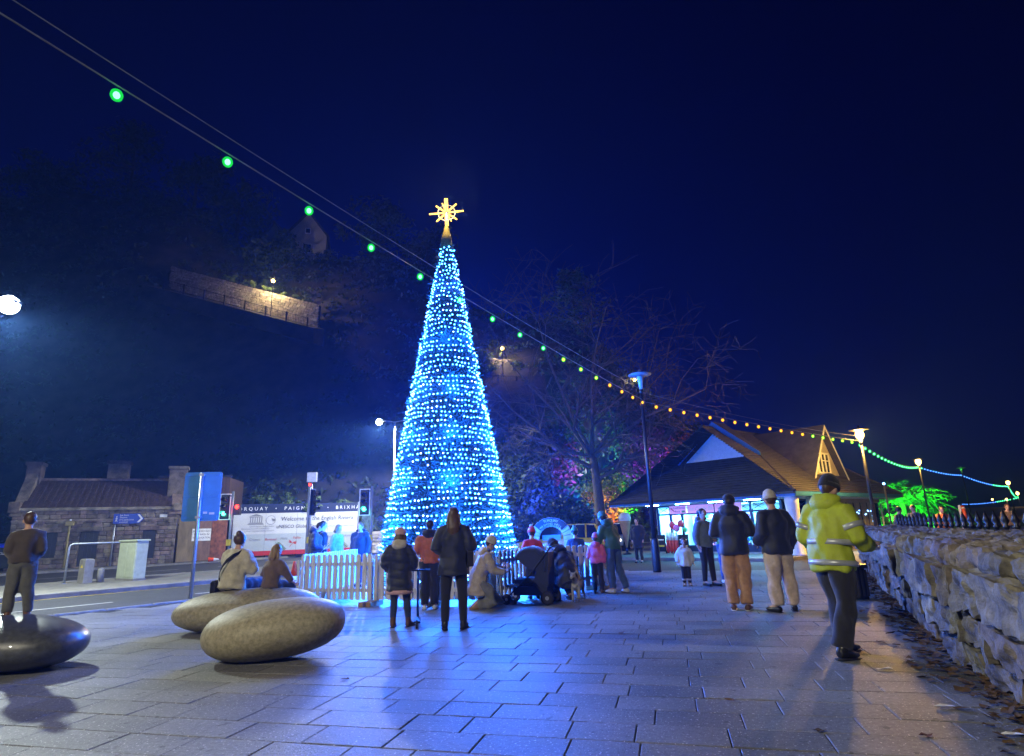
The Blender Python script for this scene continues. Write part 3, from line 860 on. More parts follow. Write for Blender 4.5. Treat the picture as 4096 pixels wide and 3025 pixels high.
# ------------------------------------------------------------------ festoon of coloured bulbs
m_fg = emit('green festoon bulb', (0.12, 1.0, 0.30), 9.0, sample=True)
m_fg_core = emit('cyan green festoon bulb', (0.10, 1.0, 0.45), 9.0)
m_fy = emit('yellow festoon bulb', (1.0, 0.60, 0.02), 6.0)
m_fl = emit('lime festoon bulb', (0.45, 1.0, 0.05), 9.0)
m_fb = emit('blue festoon bulb', (0.10, 0.35, 1.0), 6.0)
m_cable = mat('festoon cable', (0.35, 0.36, 0.34), 0.5)
def globe(m):
    """tinted see-through globe round a bulb's bright core"""
    nm = m.name + ' globe'
    if nm in MATS: return MATS[nm]
    c = tuple(m.node_tree.nodes['Emission'].inputs[0].default_value)
    g = bpy.data.materials.new(nm); g.use_nodes = True; nt = g.node_tree; nt.nodes.clear()
    o = nt.nodes.new('ShaderNodeOutputMaterial'); mx = nt.nodes.new('ShaderNodeMixShader'); e = nt.nodes.new('ShaderNodeEmission'); t = nt.nodes.new('ShaderNodeBsdfTransparent')
    mx.inputs[0].default_value = 0.45; e.inputs[0].default_value = (c[0] ** 2, c[1] ** 2, c[2] ** 2, 1); e.inputs[1].default_value = 1.1
    nt.links.new(t.outputs[0], mx.inputs[1]); nt.links.new(e.outputs[0], mx.inputs[2]); nt.links.new(mx.outputs[0], o.inputs[0])
    g.cycles.emission_sampling = 'NONE'; MATS[nm] = g
    return g
def sag(p0, p1, s, n):
    p0, p1 = Vector(p0), Vector(p1)
    return [p0.lerp(p1, k / n) - Vector((0, 0, s * 4 * (k / n) * (1 - k / n))) for k in range(n + 1)]
def festoon(label, p0, p1, s, n, mats, rad, wire=None):
    t = thing('festoon_string', label, 'string lights', p0, 0, 'coloured bulb strings between the lamp posts')
    pts = [p - Vector(p0) for p in sag(p0, p1, s, n)]
    part('cable', MB().tube(pts, 0.008, 4), m_cable, t)
    if wire: part('carrier_wire', MB().tube([p - Vector(p0) for p in sag(wire[0], wire[1], 0.15, 12)], 0.006, 4), m_cable, t)
    cache = {}
    for k, p in enumerate(pts[:-1]):
        m = mats(k, n)
        if m.name not in cache:
            b = MB(); b.ball((0, 0, -0.09), (rad * 1.35, rad * 1.35, rad * 1.5), 12, 8); b.mi = 1; b.ball((0, 0, -0.09), (rad * .72, rad * .72, rad * .85), 10, 8)
            cache[m.name] = b.mesh('bulb', [globe(m), m], True)
        o = link('bulb', cache[m.name], t, p)
        if k < 16 and rad > 0.04: part('socket', MB().lathe([(0.022, -0.05), (0.022, 0.01)], 8), m_black, t, loc=p)
    return t
def mix1(k, n):
    return m_fy if k < 4 else m_fl if k < 7 else m_fg
festoon('green and yellow bulbs from the unlit lamp post up over the square', (4.04, 18.0, 5.13), (-4.65, 1.35, 5.10), 0.12, 18, mix1, 0.036, ((4.04, 18.0, 5.45), (-4.8, 1.3, 5.35)))
festoon('yellow bulbs between the unlit lamp post and the lamp by the shop dormer', (4.04, 18.1, 5.10), (13.65, 23.2, 4.25), 0.06, 19, lambda k, n: m_fy if k < 14 else m_fl, 0.042, ((4.04, 18.1, 5.4), (13.65, 23.2, 4.45)))
festoon('green bulbs from the shop lamp to the lamp above the palm', (13.65, 23.3, 4.2), (29.5, 43.5, 4.85), 0.35, 22, lambda k, n: m_fg, 0.05)
festoon('blue bulbs running on past the lamp above the palm', (29.5, 43.6, 4.85), (42.6, 57.0, 5.0), 0.15, 18, lambda k, n: m_fg_core if k < 2 else m_fb, 0.055)
festoon('distant bulbs turning from blue to green towards the far lamp', (42.6, 57.1, 5.0), (66, 80.5, 4.8), 0.3, 26, lambda k, n: m_fb if k < 15 else m_fg_core, 0.065)
festoon('short far green run of bulbs bending round the curl', (66, 80.6, 4.7), (101, 121.5, 4.6), 0.7, 30, lambda k, n: m_fg_core, 0.085)
festoon('farthest bulbs doubling back towards the harbour', (101, 121.6, 4.2), (122, 166, 4.0), 0.4, 36, lambda k, n: m_fg_core if k < 12 else m_fb, 0.11)

# ------------------------------------------------------------------ coloured floodlights at the foot of the hill and by the palm
def flood(label, loc, target, col, power, cone=55):
    t = thing('floodlight', label, 'floodlight', loc, 0, 'small coloured floodlights in the planting')
    d = (Vector(target) - Vector(loc)).normalized(); q = d.to_track_quat('Y', 'Z').to_matrix().to_4x4()
    part('housing', MB().chbox(-.14, .14, -.12, .02, -.1, .1, .02, q), m_black, t)
    part('stake', MB().tube([(0, 0, -.5), (0, 0, -.08)], .015, 6), m_black, t)
    lamp('flood_light', 'SPOT', d * 0.06, power, col, t, 0.06, target, cone, 0.8)
for lab, loc, tg, col, pw, cn in (
        ('blue floodlight low in the planting behind the wishing well', (2.4, 42.5, .6), (3.6, 48.5, 4.2), (0.02, 0.05, 1.0), 6500, 85),
        ('magenta floodlight aimed high up the cliff behind the bare tree', (4.6, 44.2, .6), (5.2, 52, 10.2), (0.75, 0.05, 1.0), 3500, 40),
        ('green floodlight lighting the ivy clad trunk behind the bare tree', (6.6, 43.5, .6), (7.2, 50, 8.0), (0.15, 1.0, 0.10), 3000, 38),
        ('cyan floodlight at the foot of the cliff beside the green one', (7.6, 44, .6), (6.4, 50, 4.6), (0.05, 0.8, 0.9), 2200, 40),
        ('orange floodlight under the small tree before the shop', (6.2, 38.6, .5), (6.4, 41, 2.8), (1.0, 0.24, 0.01), 1500, 60),
        ('green floodlight under the small tree nearest the shop eaves', (7.6, 39.4, .5), (7.2, 41, 4.2), (0.06, 1.0, 0.02), 1300, 45),
        ('violet floodlight behind the shop gable', (10.2, 45.2, .6), (11.0, 51, 8.0), (0.35, 0.04, 1.0), 6500, 48),
        ('red floodlight behind the shop gable', (12.6, 45.5, .6), (13.3, 52, 7.0), (1.0, 0.10, 0.02), 3600, 45),
        ('green floodlight at the foot of the palm', (29.4, 46.2, .5), (33.0, 52, 3.4), (0.03, 1.0, 0.03), 5200, 110)):
    flood(lab, loc, tg, col, pw * 4, cn)
# ------------------------------------------------------------------ stone cottage across the road
m_cstone = mat('cottage sandstone', (0.25, 0.195, 0.14), 0.9, var=0.45, scale=2.2, bump=0.6, bscale=14, rand=0.3, col2=(0.09, 0.075, 0.06))
m_cbed = mat('cottage mortar', (0.12, 0.10, 0.08), 0.95, var=0.3)
m_croof = mat('rusty brown roof sheet', (0.085, 0.055, 0.045), 0.8, var=0.4, scale=2.0, stretch=(3, 3, 0.35), bump=0.4, bscale=8)
m_door = mat('dark door paint', (0.025, 0.028, 0.035), 0.5, var=0.2)
CO = basis((-28.2, 33.6, 0), (0.897, 0.442, 0))
CA = math.atan2(0.442, 0.897)
cot = thing('stone_cottage', 'old stone cottage with brown roof and dark doors across the road', 'cottage', (-28.2, 33.6, 0), CA)
W, D_, E_, RG = 8.1, 5.0, 3.22, 5.15
doors = [(3.25, 4.15, 0.0, 2.0), (6.35, 7.05, 0.35, 2.0), (1.35, 2.2, 0.6, 2.0)]
# wall core with real openings: piers between the doors and strips above
wl = MB()
xs_ = [0.0, 1.35, 2.2, 3.25, 4.15, 6.35, 7.05, W]
for i in range(len(xs_) - 1):
    x0, x1 = xs_[i], xs_[i + 1]
    dd = [d for d in doors if abs(d[0] - x0) < 1e-6]
    if dd:
        if dd[0][2] > 0: wl.box(x0, x1, 0.05, 0.4, 0, dd[0][2])
        wl.box(x0, x1, 0.05, 0.4, dd[0][3], E_)
    else: wl.box(x0, x1, 0.05, 0.4, 0, E_)
wl.box(0, 0.4, 0.4, D_, 0, E_); wl.box(W - .4, W, 0.4, D_, 0, E_); wl.box(0.4, W - .4, D_ - .4, D_, 0, E_)
wl.prism([(0, E_), (0, E_ + .001), (0, E_)], 0.0) if False else None
part('wall', wl, m_cbed, cot)
# stones one by one
pool = [stone_me(1, 1, 1, 300 + k, m_cstone) for k in range(8)]
r = random.Random(4); cnt = 0
rows = 13; rh = E_ / rows
for j in range(rows):
    x = -r.uniform(0, .3)
    z0 = j * rh
    while x < W:
        l = r.uniform(0.28, 0.62)
        a, c = max(0, x), min(W, x + l)
        for (d0, d1, q0, q1) in doors:
            if z0 + rh * .7 > q0 and z0 + rh * .3 < q1:
                if a < d1 and c > d0:
                    if a < d0 - .07: c = d0
                    elif c > d1 + .07: a = d1
                    else: c = a
        if c - a > 0.09:
            M = Matrix.Translation(((a + c) / 2, 0.045 + r.uniform(-.015, .02), z0 + rh / 2)) @ Matrix.Diagonal(((c - a) * .95, .12, rh * r.uniform(.86, .95), 1))
            link('stone', r.choice(pool), cot, M=M); cnt += 1
        x += l
# dressed lintels, sills, doors
for (d0, d1, q0, q1) in doors:
    part('lintel', MB().chbox(d0 - .15, d1 + .15, -.04, .3, q1 - .005, q1 + .26, .02), m_cstone, cot)
    dr = part('door', MB().box(d0, d1, .2, .26, q0, q1), m_door, cot)
    for k in range(4):
        xx = d0 + .04 + k * (d1 - d0 - .08) / 4
        part('board', MB().box(xx, xx + (d1 - d0 - .1) / 4 - .015, .18, .205, q0 + .02, q1 - .02), m_door, dr)
    part('sill', MB().chbox(d0 - .05, d1 + .05, -.05, .3, q0 - .1 if q0 else -.03, q0 + .0 if q0 else .05, .01), m_cstone, cot)
part('eaves_course', MB().chbox(-.12, W + .12, -.14, .3, E_ - .02, E_ + .15, .03), m_cstone, cot)
for k in range(9): part('corbel', MB().chbox(.3 + k * .92, .55 + k * .92, -.09, .1, 2.42, 2.62, .02), m_cstone, cot)
part('string_course', MB().chbox(-.02, W + .02, -.05, .1, 2.60, 2.70, .02), m_cstone, cot)
rf = MB()
for (y0, z0, y1, z1) in ((-.05, E_ + .14, D_ / 2, RG), (D_ + .1, E_ + .1, D_ / 2, RG)):
    n = 46
    for k in range(n):
        xa, xb = .3 + (W - .7) * k / n, .3 + (W - .7) * (k + 1) / n; up = .025 * (k % 2)
        rf.add([(xa, y0, z0 + up), (xb, y0, z0 + up), (xb, y1, z1 + up), (xa, y1, z1 + up), (xa, y0, z0 - .06), (xb, y0, z0 - .06), (xb, y1, z1 - .06), (xa, y1, z1 - .06)], [(0, 1, 2, 3), (0, 4, 5, 1), (4, 7, 6, 5), (1, 5, 6, 2), (0, 3, 7, 4)])
roof = part('roof', rf, m_croof, cot)
part('ridge', MB().tube([(.2, D_ / 2, RG + .03), (W - .3, D_ / 2, RG + .03)], .09, 8), m_cstone, roof)
def gable(x0, x1, ztop, nm):
    b = MB(); b.prism([(-.15, E_ - .3), (D_ + .15, E_ - .3), (D_ / 2 + .5, RG + .35), (D_ / 2 - .5, RG + .35)], x1 - x0, Matrix(((0, 1, 0, x0), (1, 0, 0, 0), (0, 0, 1, 0), (0, 0, 0, 1))))
    return part(nm, b, m_cstone, cot)
gable(-.12, .42, 0, 'gable_parapet'); gable(W - .45, W + .1, 0, 'gable_parapet')
for x0, x1, y0, y1, zt in ((W - .75, W + .25, .9, 1.8, 5.95), (-.2, .5, D_ / 2 - .5, D_ / 2 + .5, 6.2)):
    ch = part('chimney', MB().box(x0, x1, y0, y1, E_, zt - .2), m_cstone, roof)
    part('chimney_cap', MB().chbox(x0 - .08, x1 + .08, y0 - .08, y1 + .08, zt - .2, zt, .03), m_cstone, roof)
part('name_plate', MB().box(7.15, 7.55, -.05, -.02, 2.72, 2.9), m_white, cot)
part('kneeler_stone', MB().chbox(-.2, .3, -.2, .3, E_ - .1, E_ + .5, .04), m_cstone, cot); part('kneeler_stone', MB().chbox(W - .25, W + .2, -.2, .3, E_ - .1, E_ + .35, .04), m_cstone, cot)
# hut with a big chimney behind
t = thing('back_building', 'dark stone building with a broad chimney stack behind the cottage roof', 'building', (-29.6, 41.5, 0), CA)
part('wall', MB().box(0, 6, 0, 4, 0, 3.2), m_cbed, t)
part('roof', MB().prism([(-.3, 3.2), (4.3, 3.2), (2, 5.3)], 6, Matrix(((0, 1, 0, 0), (1, 0, 0, 0), (0, 0, 1, 0), (0, 0, 0, 1)))), m_slate, t)
part('chimney', MB().box(.6, 1.9, 1.4, 2.4, 4.5, 6.9), m_cstone, t); part('chimney_cap', MB().chbox(.5, 2.0, 1.3, 2.5, 6.9, 7.15, .05), m_cstone, t)
# brown hut beyond the hoarding
t = thing('brown_shed', 'plain brown boarded shed rising behind the plywood hoarding', 'shed', (-25.0, 41.6, 0), R(12))
m_shed = mat('brown shed cladding', (0.11, 0.065, 0.045), 0.85, var=0.3, scale=2, stretch=(4, 4, .4), bump=.3)
for k in range(9): part('cladding_panel', MB().chbox(k * .52, k * .52 + .505, 0, .06, 0, 5.6, .01), m_shed, t)
part('core', MB().box(0, 4.68, .06, 4, 0, 5.55), m_shed, t); part('capping', MB().box(-.05, 4.75, -.06, .2, 5.6, 5.75), m_slate, t)

# plywood hoarding
m_ply = mat('weathered plywood', (0.20, 0.135, 0.075), 0.85, var=0.4, scale=3, stretch=(1, 1, .3), bump=.2, rand=.12)
m_rust = mat('rusty red sheet', (0.22, 0.075, 0.03), 0.85, var=0.5, scale=4, bump=.3, col2=(0.09, 0.03, 0.015))
t = thing('plywood_hoarding', 'brown plywood hoarding with a white notice between the cottage and the billboard', 'hoarding', (-20.9, 37.4, 0), math.atan2(2.9, 2.0))
for k in range(3): part('board', MB().box(k * 1.05, k * 1.05 + 1.035, 0, .04, .03, 2.62), m_ply if k < 2 else m_rust, t)
part('rail', MB().box(0, 3.15, .04, .12, 2.2, 2.32), m_wood_dark, t); part('rail', MB().box(0, 3.15, .04, .12, .5, .62), m_wood_dark, t)
nb = part('notice', MB().box(.85, 2.05, -.02, -.003, 1.25, 2.0), m_white, t)
m_ink = mat('black lettering ink', (0.02, 0.02, 0.025), .7, var=.1)
for i, s in enumerate(('PLEASE DO NOT', 'KEEP BACK IN', 'THIS LOCATION')): text(s, .15, m_ink, nb, Matrix.Translation((1.45, -.025, 1.84 - i * .2)) @ UPRIGHT)

# ------------------------------------------------------------------ billboard
BA = math.atan2(2.75, 7.8)
bb = thing('billboard', 'long white billboard reading Welcome to the English Riviera under a navy band', 'billboard', (-19.6, 41.75, 0), BA)
BW = 8.35
m_bw = mat('billboard white', (0.60, 0.60, 0.60), .5, var=.06, scale=1.5)
m_bg = mat('billboard pale grey', (0.42, 0.46, 0.48), .5, var=.08, scale=1.5)
m_navy = mat('billboard navy', (0.012, 0.02, 0.06), .5, var=.1)
m_bred = mat('billboard red', (0.45, 0.02, 0.015), .5, var=.1)
for k in range(4):
    x0, x1 = k * BW / 4, (k + 1) * BW / 4 - .012
    part('sheet', MB().box(x0, x1, 0, .05, 1.55, 2.98), m_bw, bb); part('sheet', MB().box(x0, x1, 0, .05, .42, 1.546), m_bg, bb)
    part('sheet', MB().box(x0, x1, -.01, .05, 2.984, 3.62), m_navy, bb); part('sheet', MB().box(x0, x1, -.004, .05, .12, .416), m_bred, bb)
part('end_post', MB().box(BW, BW + .09, -.03, .12, 0, 3.66), m_grey_metal, bb)
for k in range(5): part('back_post', MB().box(k * 2.0 + .1, k * 2.0 + .2, .055, .2, 0, 3.5), m_wood_dark, bb)
def bt(s, x, z, size, m, **kw): return text(s, size, m, bb, Matrix.Translation((x, -.016, z)) @ UPRIGHT, **kw)
m_tw = mat('white lettering', (0.8, 0.8, 0.8), .6, var=.05); m_tgrey = mat('grey lettering', (0.22, 0.22, 0.24), .6, var=.05); m_tred = mat('red lettering', (0.5, 0.05, 0.03), .6); m_tgreen = mat('green print', (0.09, 0.16, 0.02), .6)
bt('TORQUAY  •  PAIGNTON  •  BRIXHAM', 4.38, 3.28, .33, m_tw, spacing=1.62)
bt('Welcome to the English Riviera', 5.55, 2.55, .42, m_ink, shear=.12, width=.92)
bt('uNESCO Global Geopark', 4.45, 2.02, .33, m_ink, shear=.12, width=.95)
bt('one of Earth\'s extraordinary places.', 7.1, 1.98, .15, m_tgrey)
for s, x, z in (('United Nations', 1.45, 2.08), ('Educational, Scientific and', 1.2, 1.93), ('Cultural Organization', 1.3, 1.78), ('English Riviera', 2.28, 2.08), ('UNESCO', 2.1, 1.93), ('Global Geopark', 2.25, 1.78)): bt(s, x, z, .125, m_tgrey)
for s, x, z, m in (('Ciao', .45, 1.18, m_tred), ('Croeso', 1.45, 1.2, m_tgrey), ('Bonjour', 2.5, 1.18, m_tred), ('Hola', 3.35, 1.22, m_tgrey), ('Failte', 4.2, 1.24, m_tred), ('Ola', 5.05, 1.26, m_tgrey), ('Willkommen', 6.5, 1.26, m_tgrey), ('Yokoso', 7.6, 1.28, m_tgrey)): bt(s, x, z, .24, m, shear=.15)
# emblem of a columned temple and a ring emblem
tp = MB()
tp.prism([(1.0, 2.78), (1.9, 2.78), (1.45, 2.94)], .008); tp.box(1.02, 1.88, 0, .008, 2.70, 2.75)
for k in range(6): tp.box(1.07 + k * .145, 1.13 + k * .145, 0, .008, 2.36, 2.69)
for k in range(3): tp.box(1.02 - k * .05, 1.88 + k * .05, 0, .008, 2.31 - k * .055, 2.345 - k * .055)
part('temple_emblem', tp, m_tgrey, bb, loc=(0, -.014, 0))
rg = MB(); rg.tube([(2.42 + .3 * math.cos(a * .2618), 0, 2.5 + .3 * math.sin(a * .2618)) for a in range(25)], .014, 5)
for k in range(4): rg.tube([(2.45 + .02 * k, 0, 2.62 - k * .05), (2.6, 0, 2.56 - k * .045), (2.71, 0, 2.60 - k * .05)], .013, 4)
part('ring_emblem', rg, m_tgrey, bb, loc=(0, -.016, 0))
def frond_print(x, z, s, fl):
    b = MB(); b.tube([(x, 0, z), (x - fl * .25 * s, 0, z + .35 * s), (x - fl * .6 * s, 0, z + .6 * s)], .012, 4)
    for k in range(7):
        f = .15 + k * .12; px, pz = x - fl * .6 * s * f, z + .6 * s * f
        for q in (-1, 1):
            dx, dz = (q * .26 * s, (.2 - .1 * (q * fl)) * s)
            b.add([(px, 0, pz), (px + dx * .5 + .03, 0, pz + dz * .5 - .03), (px + dx, 0, pz + dz), (px + dx * .5 - .03, 0, pz + dz * .5 + .04)], [(0, 1, 2, 3)])
    part('leaf_print', b, m_tgreen, bb, loc=(0, -.018, 0))
frond_print(3.4, .35, 1.0, 1); frond_print(6.2, .35, 1.1, -1); frond_print(7.6, .35, 1.1, 1)
df = MB(); df.tube([(3.75, 0, .62), (4.05, 0, 1.0)], .018, 5)
for dx, dz in ((-.28, .22), (-.3, .08), (.3, .05), (.26, -.1)): df.add([(3.95, 0, .9), (3.95 + dx * .6, 0, .9 + dz * .5 + .06), (3.95 + dx, 0, .9 + dz), (3.95 + dx * .6, 0, .9 + dz * .5 - .05)], [(0, 1, 2, 3)])
part('dragonfly_print', df, m_tred, bb, loc=(0, -.02, 0))
# ivy hanging over the top
t = thing('ivy_bush', 'dark ivy bush spilling over the top of the billboard', 'shrub', (-16.4, 43.4, 3.5)); b = MB(); r3 = random.Random(77)
for k in range(13): clump(b, (r3.uniform(-2.6, 2.2), r3.uniform(-.3, .8), r3.uniform(-.2, .75)), (.8, .6, .55), 170, .12, r3)
part('crown', b, m_leaf_lt, t)
t = thing('ivy_bush', 'small tuft of ivy over the billboard end by the traffic lights', 'shrub', (-12.6, 44.6, 3.5)); b = MB()
for k in range(3): clump(b, (r3.uniform(-.5, .5), .2, r3.uniform(0, .2)), (.4, .3, .25), 120, .1, r3)
part('crown', b, m_leaf_lt, t)
# poster and rubble wall right of the billboard
t = thing('poster_board', 'dark picture board standing at the end of the billboard', 'board', (-11.5, 44.9, 0), BA)
part('panel', MB().box(0, .85, 0, .06, 1.3, 2.7), mat('faded blue picture print', (0.05, 0.09, 0.11), .5, var=.9, scale=4, col2=(.01, .02, .02)), t); part('post', MB().box(.0, .06, .061, .12, 0, 2.7), m_wood_dark, t); part('post', MB().box(.79, .85, .061, .12, 0, 2.7), m_wood_dark, t)
rubble_wall('rubble_wall', 'low dark rubble stone wall between the billboard and the cone', (-10.4, 43.6, 0), (-2.0, 46.5, 0), 1.5, .5, 6, .45, m_rubble, m_rubble_bed, seed=12)

# ------------------------------------------------------------------ blue backed road sign
t = thing('road_sign', 'tall pole holding a large sign whose blue lit back faces us', 'road sign', (-7.66, 14.5, 0), R(6))
part('pole', MB().tube([(0, 0, 0), (0, 0, 2.93)], .042, 12), m_steel, t, True)
m_sback = mat('sign back sheet', (0.06, 0.26, 0.52), .5, metal=.1, var=.12, scale=3)  # blue of the tree's light is put into the sheet's base colour
sh = MB()
def rrect(x0, x1, z0, z1, r_, n=4):
    out = []
    for cx, cz, a0 in ((x1 - r_, z1 - r_, 0), (x0 + r_, z1 - r_, 90), (x0 + r_, z0 + r_, 180), (x1 - r_, z0 + r_, 270)):
        for k in range(n + 1): a = R(a0 + 90 * k / n); out.append((cx + r_ * math.cos(a), cz + r_ * math.sin(a)))
    return out
sh.prism(rrect(-.42, .45, 1.78, 2.95, .06), .012, Matrix.Translation((0, .058, 0)))
sp = part('sign_plate', sh, m_sback, t)
for z in (1.85, 2.35, 2.86): part('channel', MB().box(-.38, .41, .028, .058, z, z + .04), m_sback, sp)
for z in (1.85, 2.86): part('clamp', MB().box(-.06, .06, -.05, .045, z - .01, z + .05), m_steel, t)
part('sticker', MB().box(.22, .34, .056, .0585, 1.93, 1.98), m_white, sp); part('sticker', MB().box(.08, .17, .056, .0585, 1.95, 2.0), m_white, sp)

# ------------------------------------------------------------------ traffic lights
m_green_on = emit('green signal lens', (0.05, 1.0, 0.55), 14); m_red_on = emit('red signal lens', (1.0, 0.02, 0.01), 16)
m_lens_off = mat('dark signal lens', (0.02, 0.018, 0.018), .25)
def signal(label, x, y, rz, hz, on=None, ped=None, side=-1):
    t = thing('traffic_light', label, 'traffic light', (x, y, 0), rz, 'traffic lights at the crossing')
    part('pole', MB().tube([(0, 0, 0), (0, 0, hz + .75)], .06, 12), m_grey_metal, t, True)
    X = side * .34
    part('bracket', MB().box(min(0, X), max(0, X), -.02, .02, hz + .5, hz + .55), m_black, t)
    hd = part('signal_head', MB().box(X - .15, X + .15, -.10, .12, hz - .52, hz + .52), m_black, t)
    fr = MB()
    for a, b_, c, d in ((-.26, .26, .60, .64), (-.26, .26, -.64, -.60), (-.26, -.22, -.6, .6), (.22, .26, -.6, .6)): fr.box(X + a, X + b_, .0, .02, hz + c, hz + d)
    part('backing_border', fr, m_white, hd); part('backing_board', MB().box(X - .22, X + .22, .005, .018, hz - .6, hz + .6), m_black, hd)
    for k, nm in enumerate(('red', 'amber', 'green')):
        z = hz + .33 - k * .33
        part('lens', MB().lathe([(.1, 0), (.1, .02), (.06, .035), (.005, .04)], 14, M=Matrix.Translation((X, -.10, z)) @ Matrix.Rotation(R(90), 4, 'X')), (m_green_on if on == 'green' else m_red_on) if nm == on else m_lens_off, hd, True)
        vz = MB()
        for i in range(9):
            a0, a1 = R(-10 + i * 22), R(-10 + (i + 1) * 22)
            p = [(X + .12 * math.cos(a), yy, z + .12 * math.sin(a)) for a, yy in ((a0, -.1), (a1, -.1), (a1, -.34), (a0, -.34))]
            vz.add(p, [(0, 1, 2, 3)])
        part('visor', vz, m_black, hd)
    if on: lamp('signal_glow', 'POINT', (X, -.3, hz - .33 if on == 'green' else hz + .33), 14, (.05, 1, .5) if on == 'green' else (1, .03, .02), t, .08)
    if ped:
        pd = part('crossing_signal', MB().box(.12, .42, -.12, .12, hz - .42, hz + .1), m_black, t)
        part('lens', MB().ball((.27, -.13, hz - .02), (.085, .03, .1), 12, 8), m_red_on, pd, True)
        lamp('signal_glow', 'POINT', (.27, -.3, hz), 22, (1, .03, .02), t, .08)
    part('button_box', MB().chbox(-.1, .1, -.14, -.05, 1.0, 1.3, .01), mat('signal yellow', (.55, .42, .03), .5), t)
    return t
signal('traffic light on green beside a red crossing signal, next to the blue backed sign', -14.2, 30, R(6), 2.88, 'green', True)
signal('traffic light seen from the side in front of the billboard', -9.85, 28.5, R(78), 2.9, None, None, 1)
o = part('red_repeater', MB().ball((.0, -.0, 3.72), .06, 10, 8), m_red_on, bpy.data.objects['traffic_light.001'], True)
signal('traffic light on green nearest to the illuminated cone', -7.05, 29.3, R(2), 2.85, 'green')
t = thing('camera_pole', 'thin pole with a small square box on top behind the traffic light', 'pole', (-10.6, 31, 0))
part('pole', MB().tube([(0, 0, 0), (0, 0, 4.1)], .045, 10), m_steel, t, True); part('box', MB().chbox(-.24, .24, -.1, .1, 4.05, 4.55, .02), m_white, t)

# ------------------------------------------------------------------ small street furniture
m_blue_s = mat('blue sign face', (0.012, 0.06, 0.42), .45, var=.08)
t = thing('direction_sign', 'blue arrow direction sign on a thin pole before the cottage', 'sign', (-23.5, 35.3, 0), CA)
part('pole', MB().tube([(0, 0, 0), (0, 0, 2.95)], .05, 10), m_steel, t, True)
sp = part('sign_face', MB().prism([(-.1, 2.38), (1.2, 2.38), (1.45, 2.66), (1.2, 2.95), (-.1, 2.95)], .03, Matrix.Translation((0, -.09, 0))), m_blue_s, t)
for i, s in enumerate(('Sea front', 'Theatre', '(Via pedestrian', 'crossing)')): text(s, .12, m_tw, sp, Matrix.Translation((.2, -.096, 2.86 - i * .13)) @ UPRIGHT, 'LEFT')
part('chevron', MB().prism([(1.08, 2.44), (1.2, 2.44), (1.38, 2.66), (1.2, 2.9), (1.08, 2.9), (1.26, 2.66)], .006, Matrix.Translation((0, -.097, 0))), m_tw, sp)
wk = MB(); wk.ball((.06, 0, 2.78), (.025, .004, .03), 8, 6)
for a, b_ in (((.06, 2.74), (.05, 2.62)), ((.05, 2.62), (.0, 2.5)), ((.05, 2.62), (.1, 2.5)), ((.06, 2.72), (.1, 2.64)), ((.06, 2.72), (.01, 2.66))): wk.tube([(a[0], 0, a[1]), (b_[0], 0, b_[1])], .012, 5)
part('walking_figure', wk, m_tw, sp, loc=(0, -.097, 0))
t = thing('yellow_pole', 'thin yellowish pole with a small box on top before the cottage door', 'pole', (-25.7, 34.7, 0), CA)
m_yp = mat('faded yellow paint', (.38, .31, .12), .6, var=.25)
part('pole', MB().tube([(0, 0, 0), (0, 0, 2.4)], .05, 10), m_yp, t, True); part('box', MB().chbox(-.2, .2, -.1, .1, 2.35, 2.58, .02), m_yp, t); part('sensor', MB().ball((0, 0, 2.66), .06, 8, 6), m_white, t)
t = thing('warning_sign', 'white board with a yellow warning triangle above the wheelie bin', 'sign', (-27.3, 33.95, 0), CA)
part('board', MB().box(-.28, .28, -.02, 0, 1.45, 2.05), m_white, t); part('post', MB().box(-.03, .03, .002, .05, 0, 2.0), m_steel, t)
tri = part('triangle', MB().prism([(-.2, 1.62), (.2, 1.62), (0, 1.98)], .006, Matrix.Translation((0, -.027, 0))), mat('warning yellow', (.65, .48, .02), .5), t)
part('mark', MB().box(-.018, .018, -.034, -.028, 1.73, 1.88), m_ink, tri); part('mark', MB().box(-.018, .018, -.034, -.028, 1.67, 1.70), m_ink, tri); part('caption', MB().box(-.2, .2, -.027, -.021, 1.5, 1.58), MATS['warning yellow'], t)
t = thing('wheelie_bin', 'large dark wheelie bin with a bright blue lid before the cottage', 'bin', (-27.0, 32.3, 0), CA)
bn = MB(); vs = [(-.95, -.45, .2), (.95, -.45, .2), (.95, .45, .2), (-.95, .45, .2), (-1.15, -.55, 1.25), (1.15, -.55, 1.25), (1.15, .55, 1.25), (-1.15, .55, 1.25)]
bn.add(vs, [(0, 3, 2, 1), (4, 5, 6, 7), (0, 1, 5, 4), (1, 2, 6, 5), (2, 3, 7, 6), (3, 0, 4, 7)])
bevel(part('body', bn, mat('bin dark plastic', (.015, .02, .02), .5), t), .04)
bevel(part('lid', MB().prism([(-.6, 1.26), (.6, 1.26), (.5, 1.4), (0, 1.47), (-.5, 1.4)], 2.36, Matrix(((0, 1, 0, -1.18), (1, 0, 0, 0), (0, 0, 1, 0), (0, 0, 0, 1)))), mat('blue bin lid', (.015, .04, .55), .45), t), .03)
for x in (-.75, .75):
    for y in (-.35, .35): part('wheel', MB().lathe([(.1, -.03), (.1, .03)], 12, M=Matrix.Translation((x, y, .1)) @ Matrix.Rotation(R(90), 4, 'X')), m_black_rub, t)
text('RECYCLE', .16, m_tw, t, Matrix.Translation((-.3, -.545, .95)) @ Matrix.Rotation(R(95), 4, 'X')); text('zero', .2, m_tw, t, Matrix.Translation((.75, -.545, .98)) @ Matrix.Rotation(R(95), 4, 'X'))
part('stripe', MB().box(.58, .92, -.565, -.545, .82, .85), m_tw, t)
t = thing('utility_cabinet', 'pale green metal utility cabinet standing on the traffic island', 'cabinet', (-14.1, 22.4, 0), R(-32))
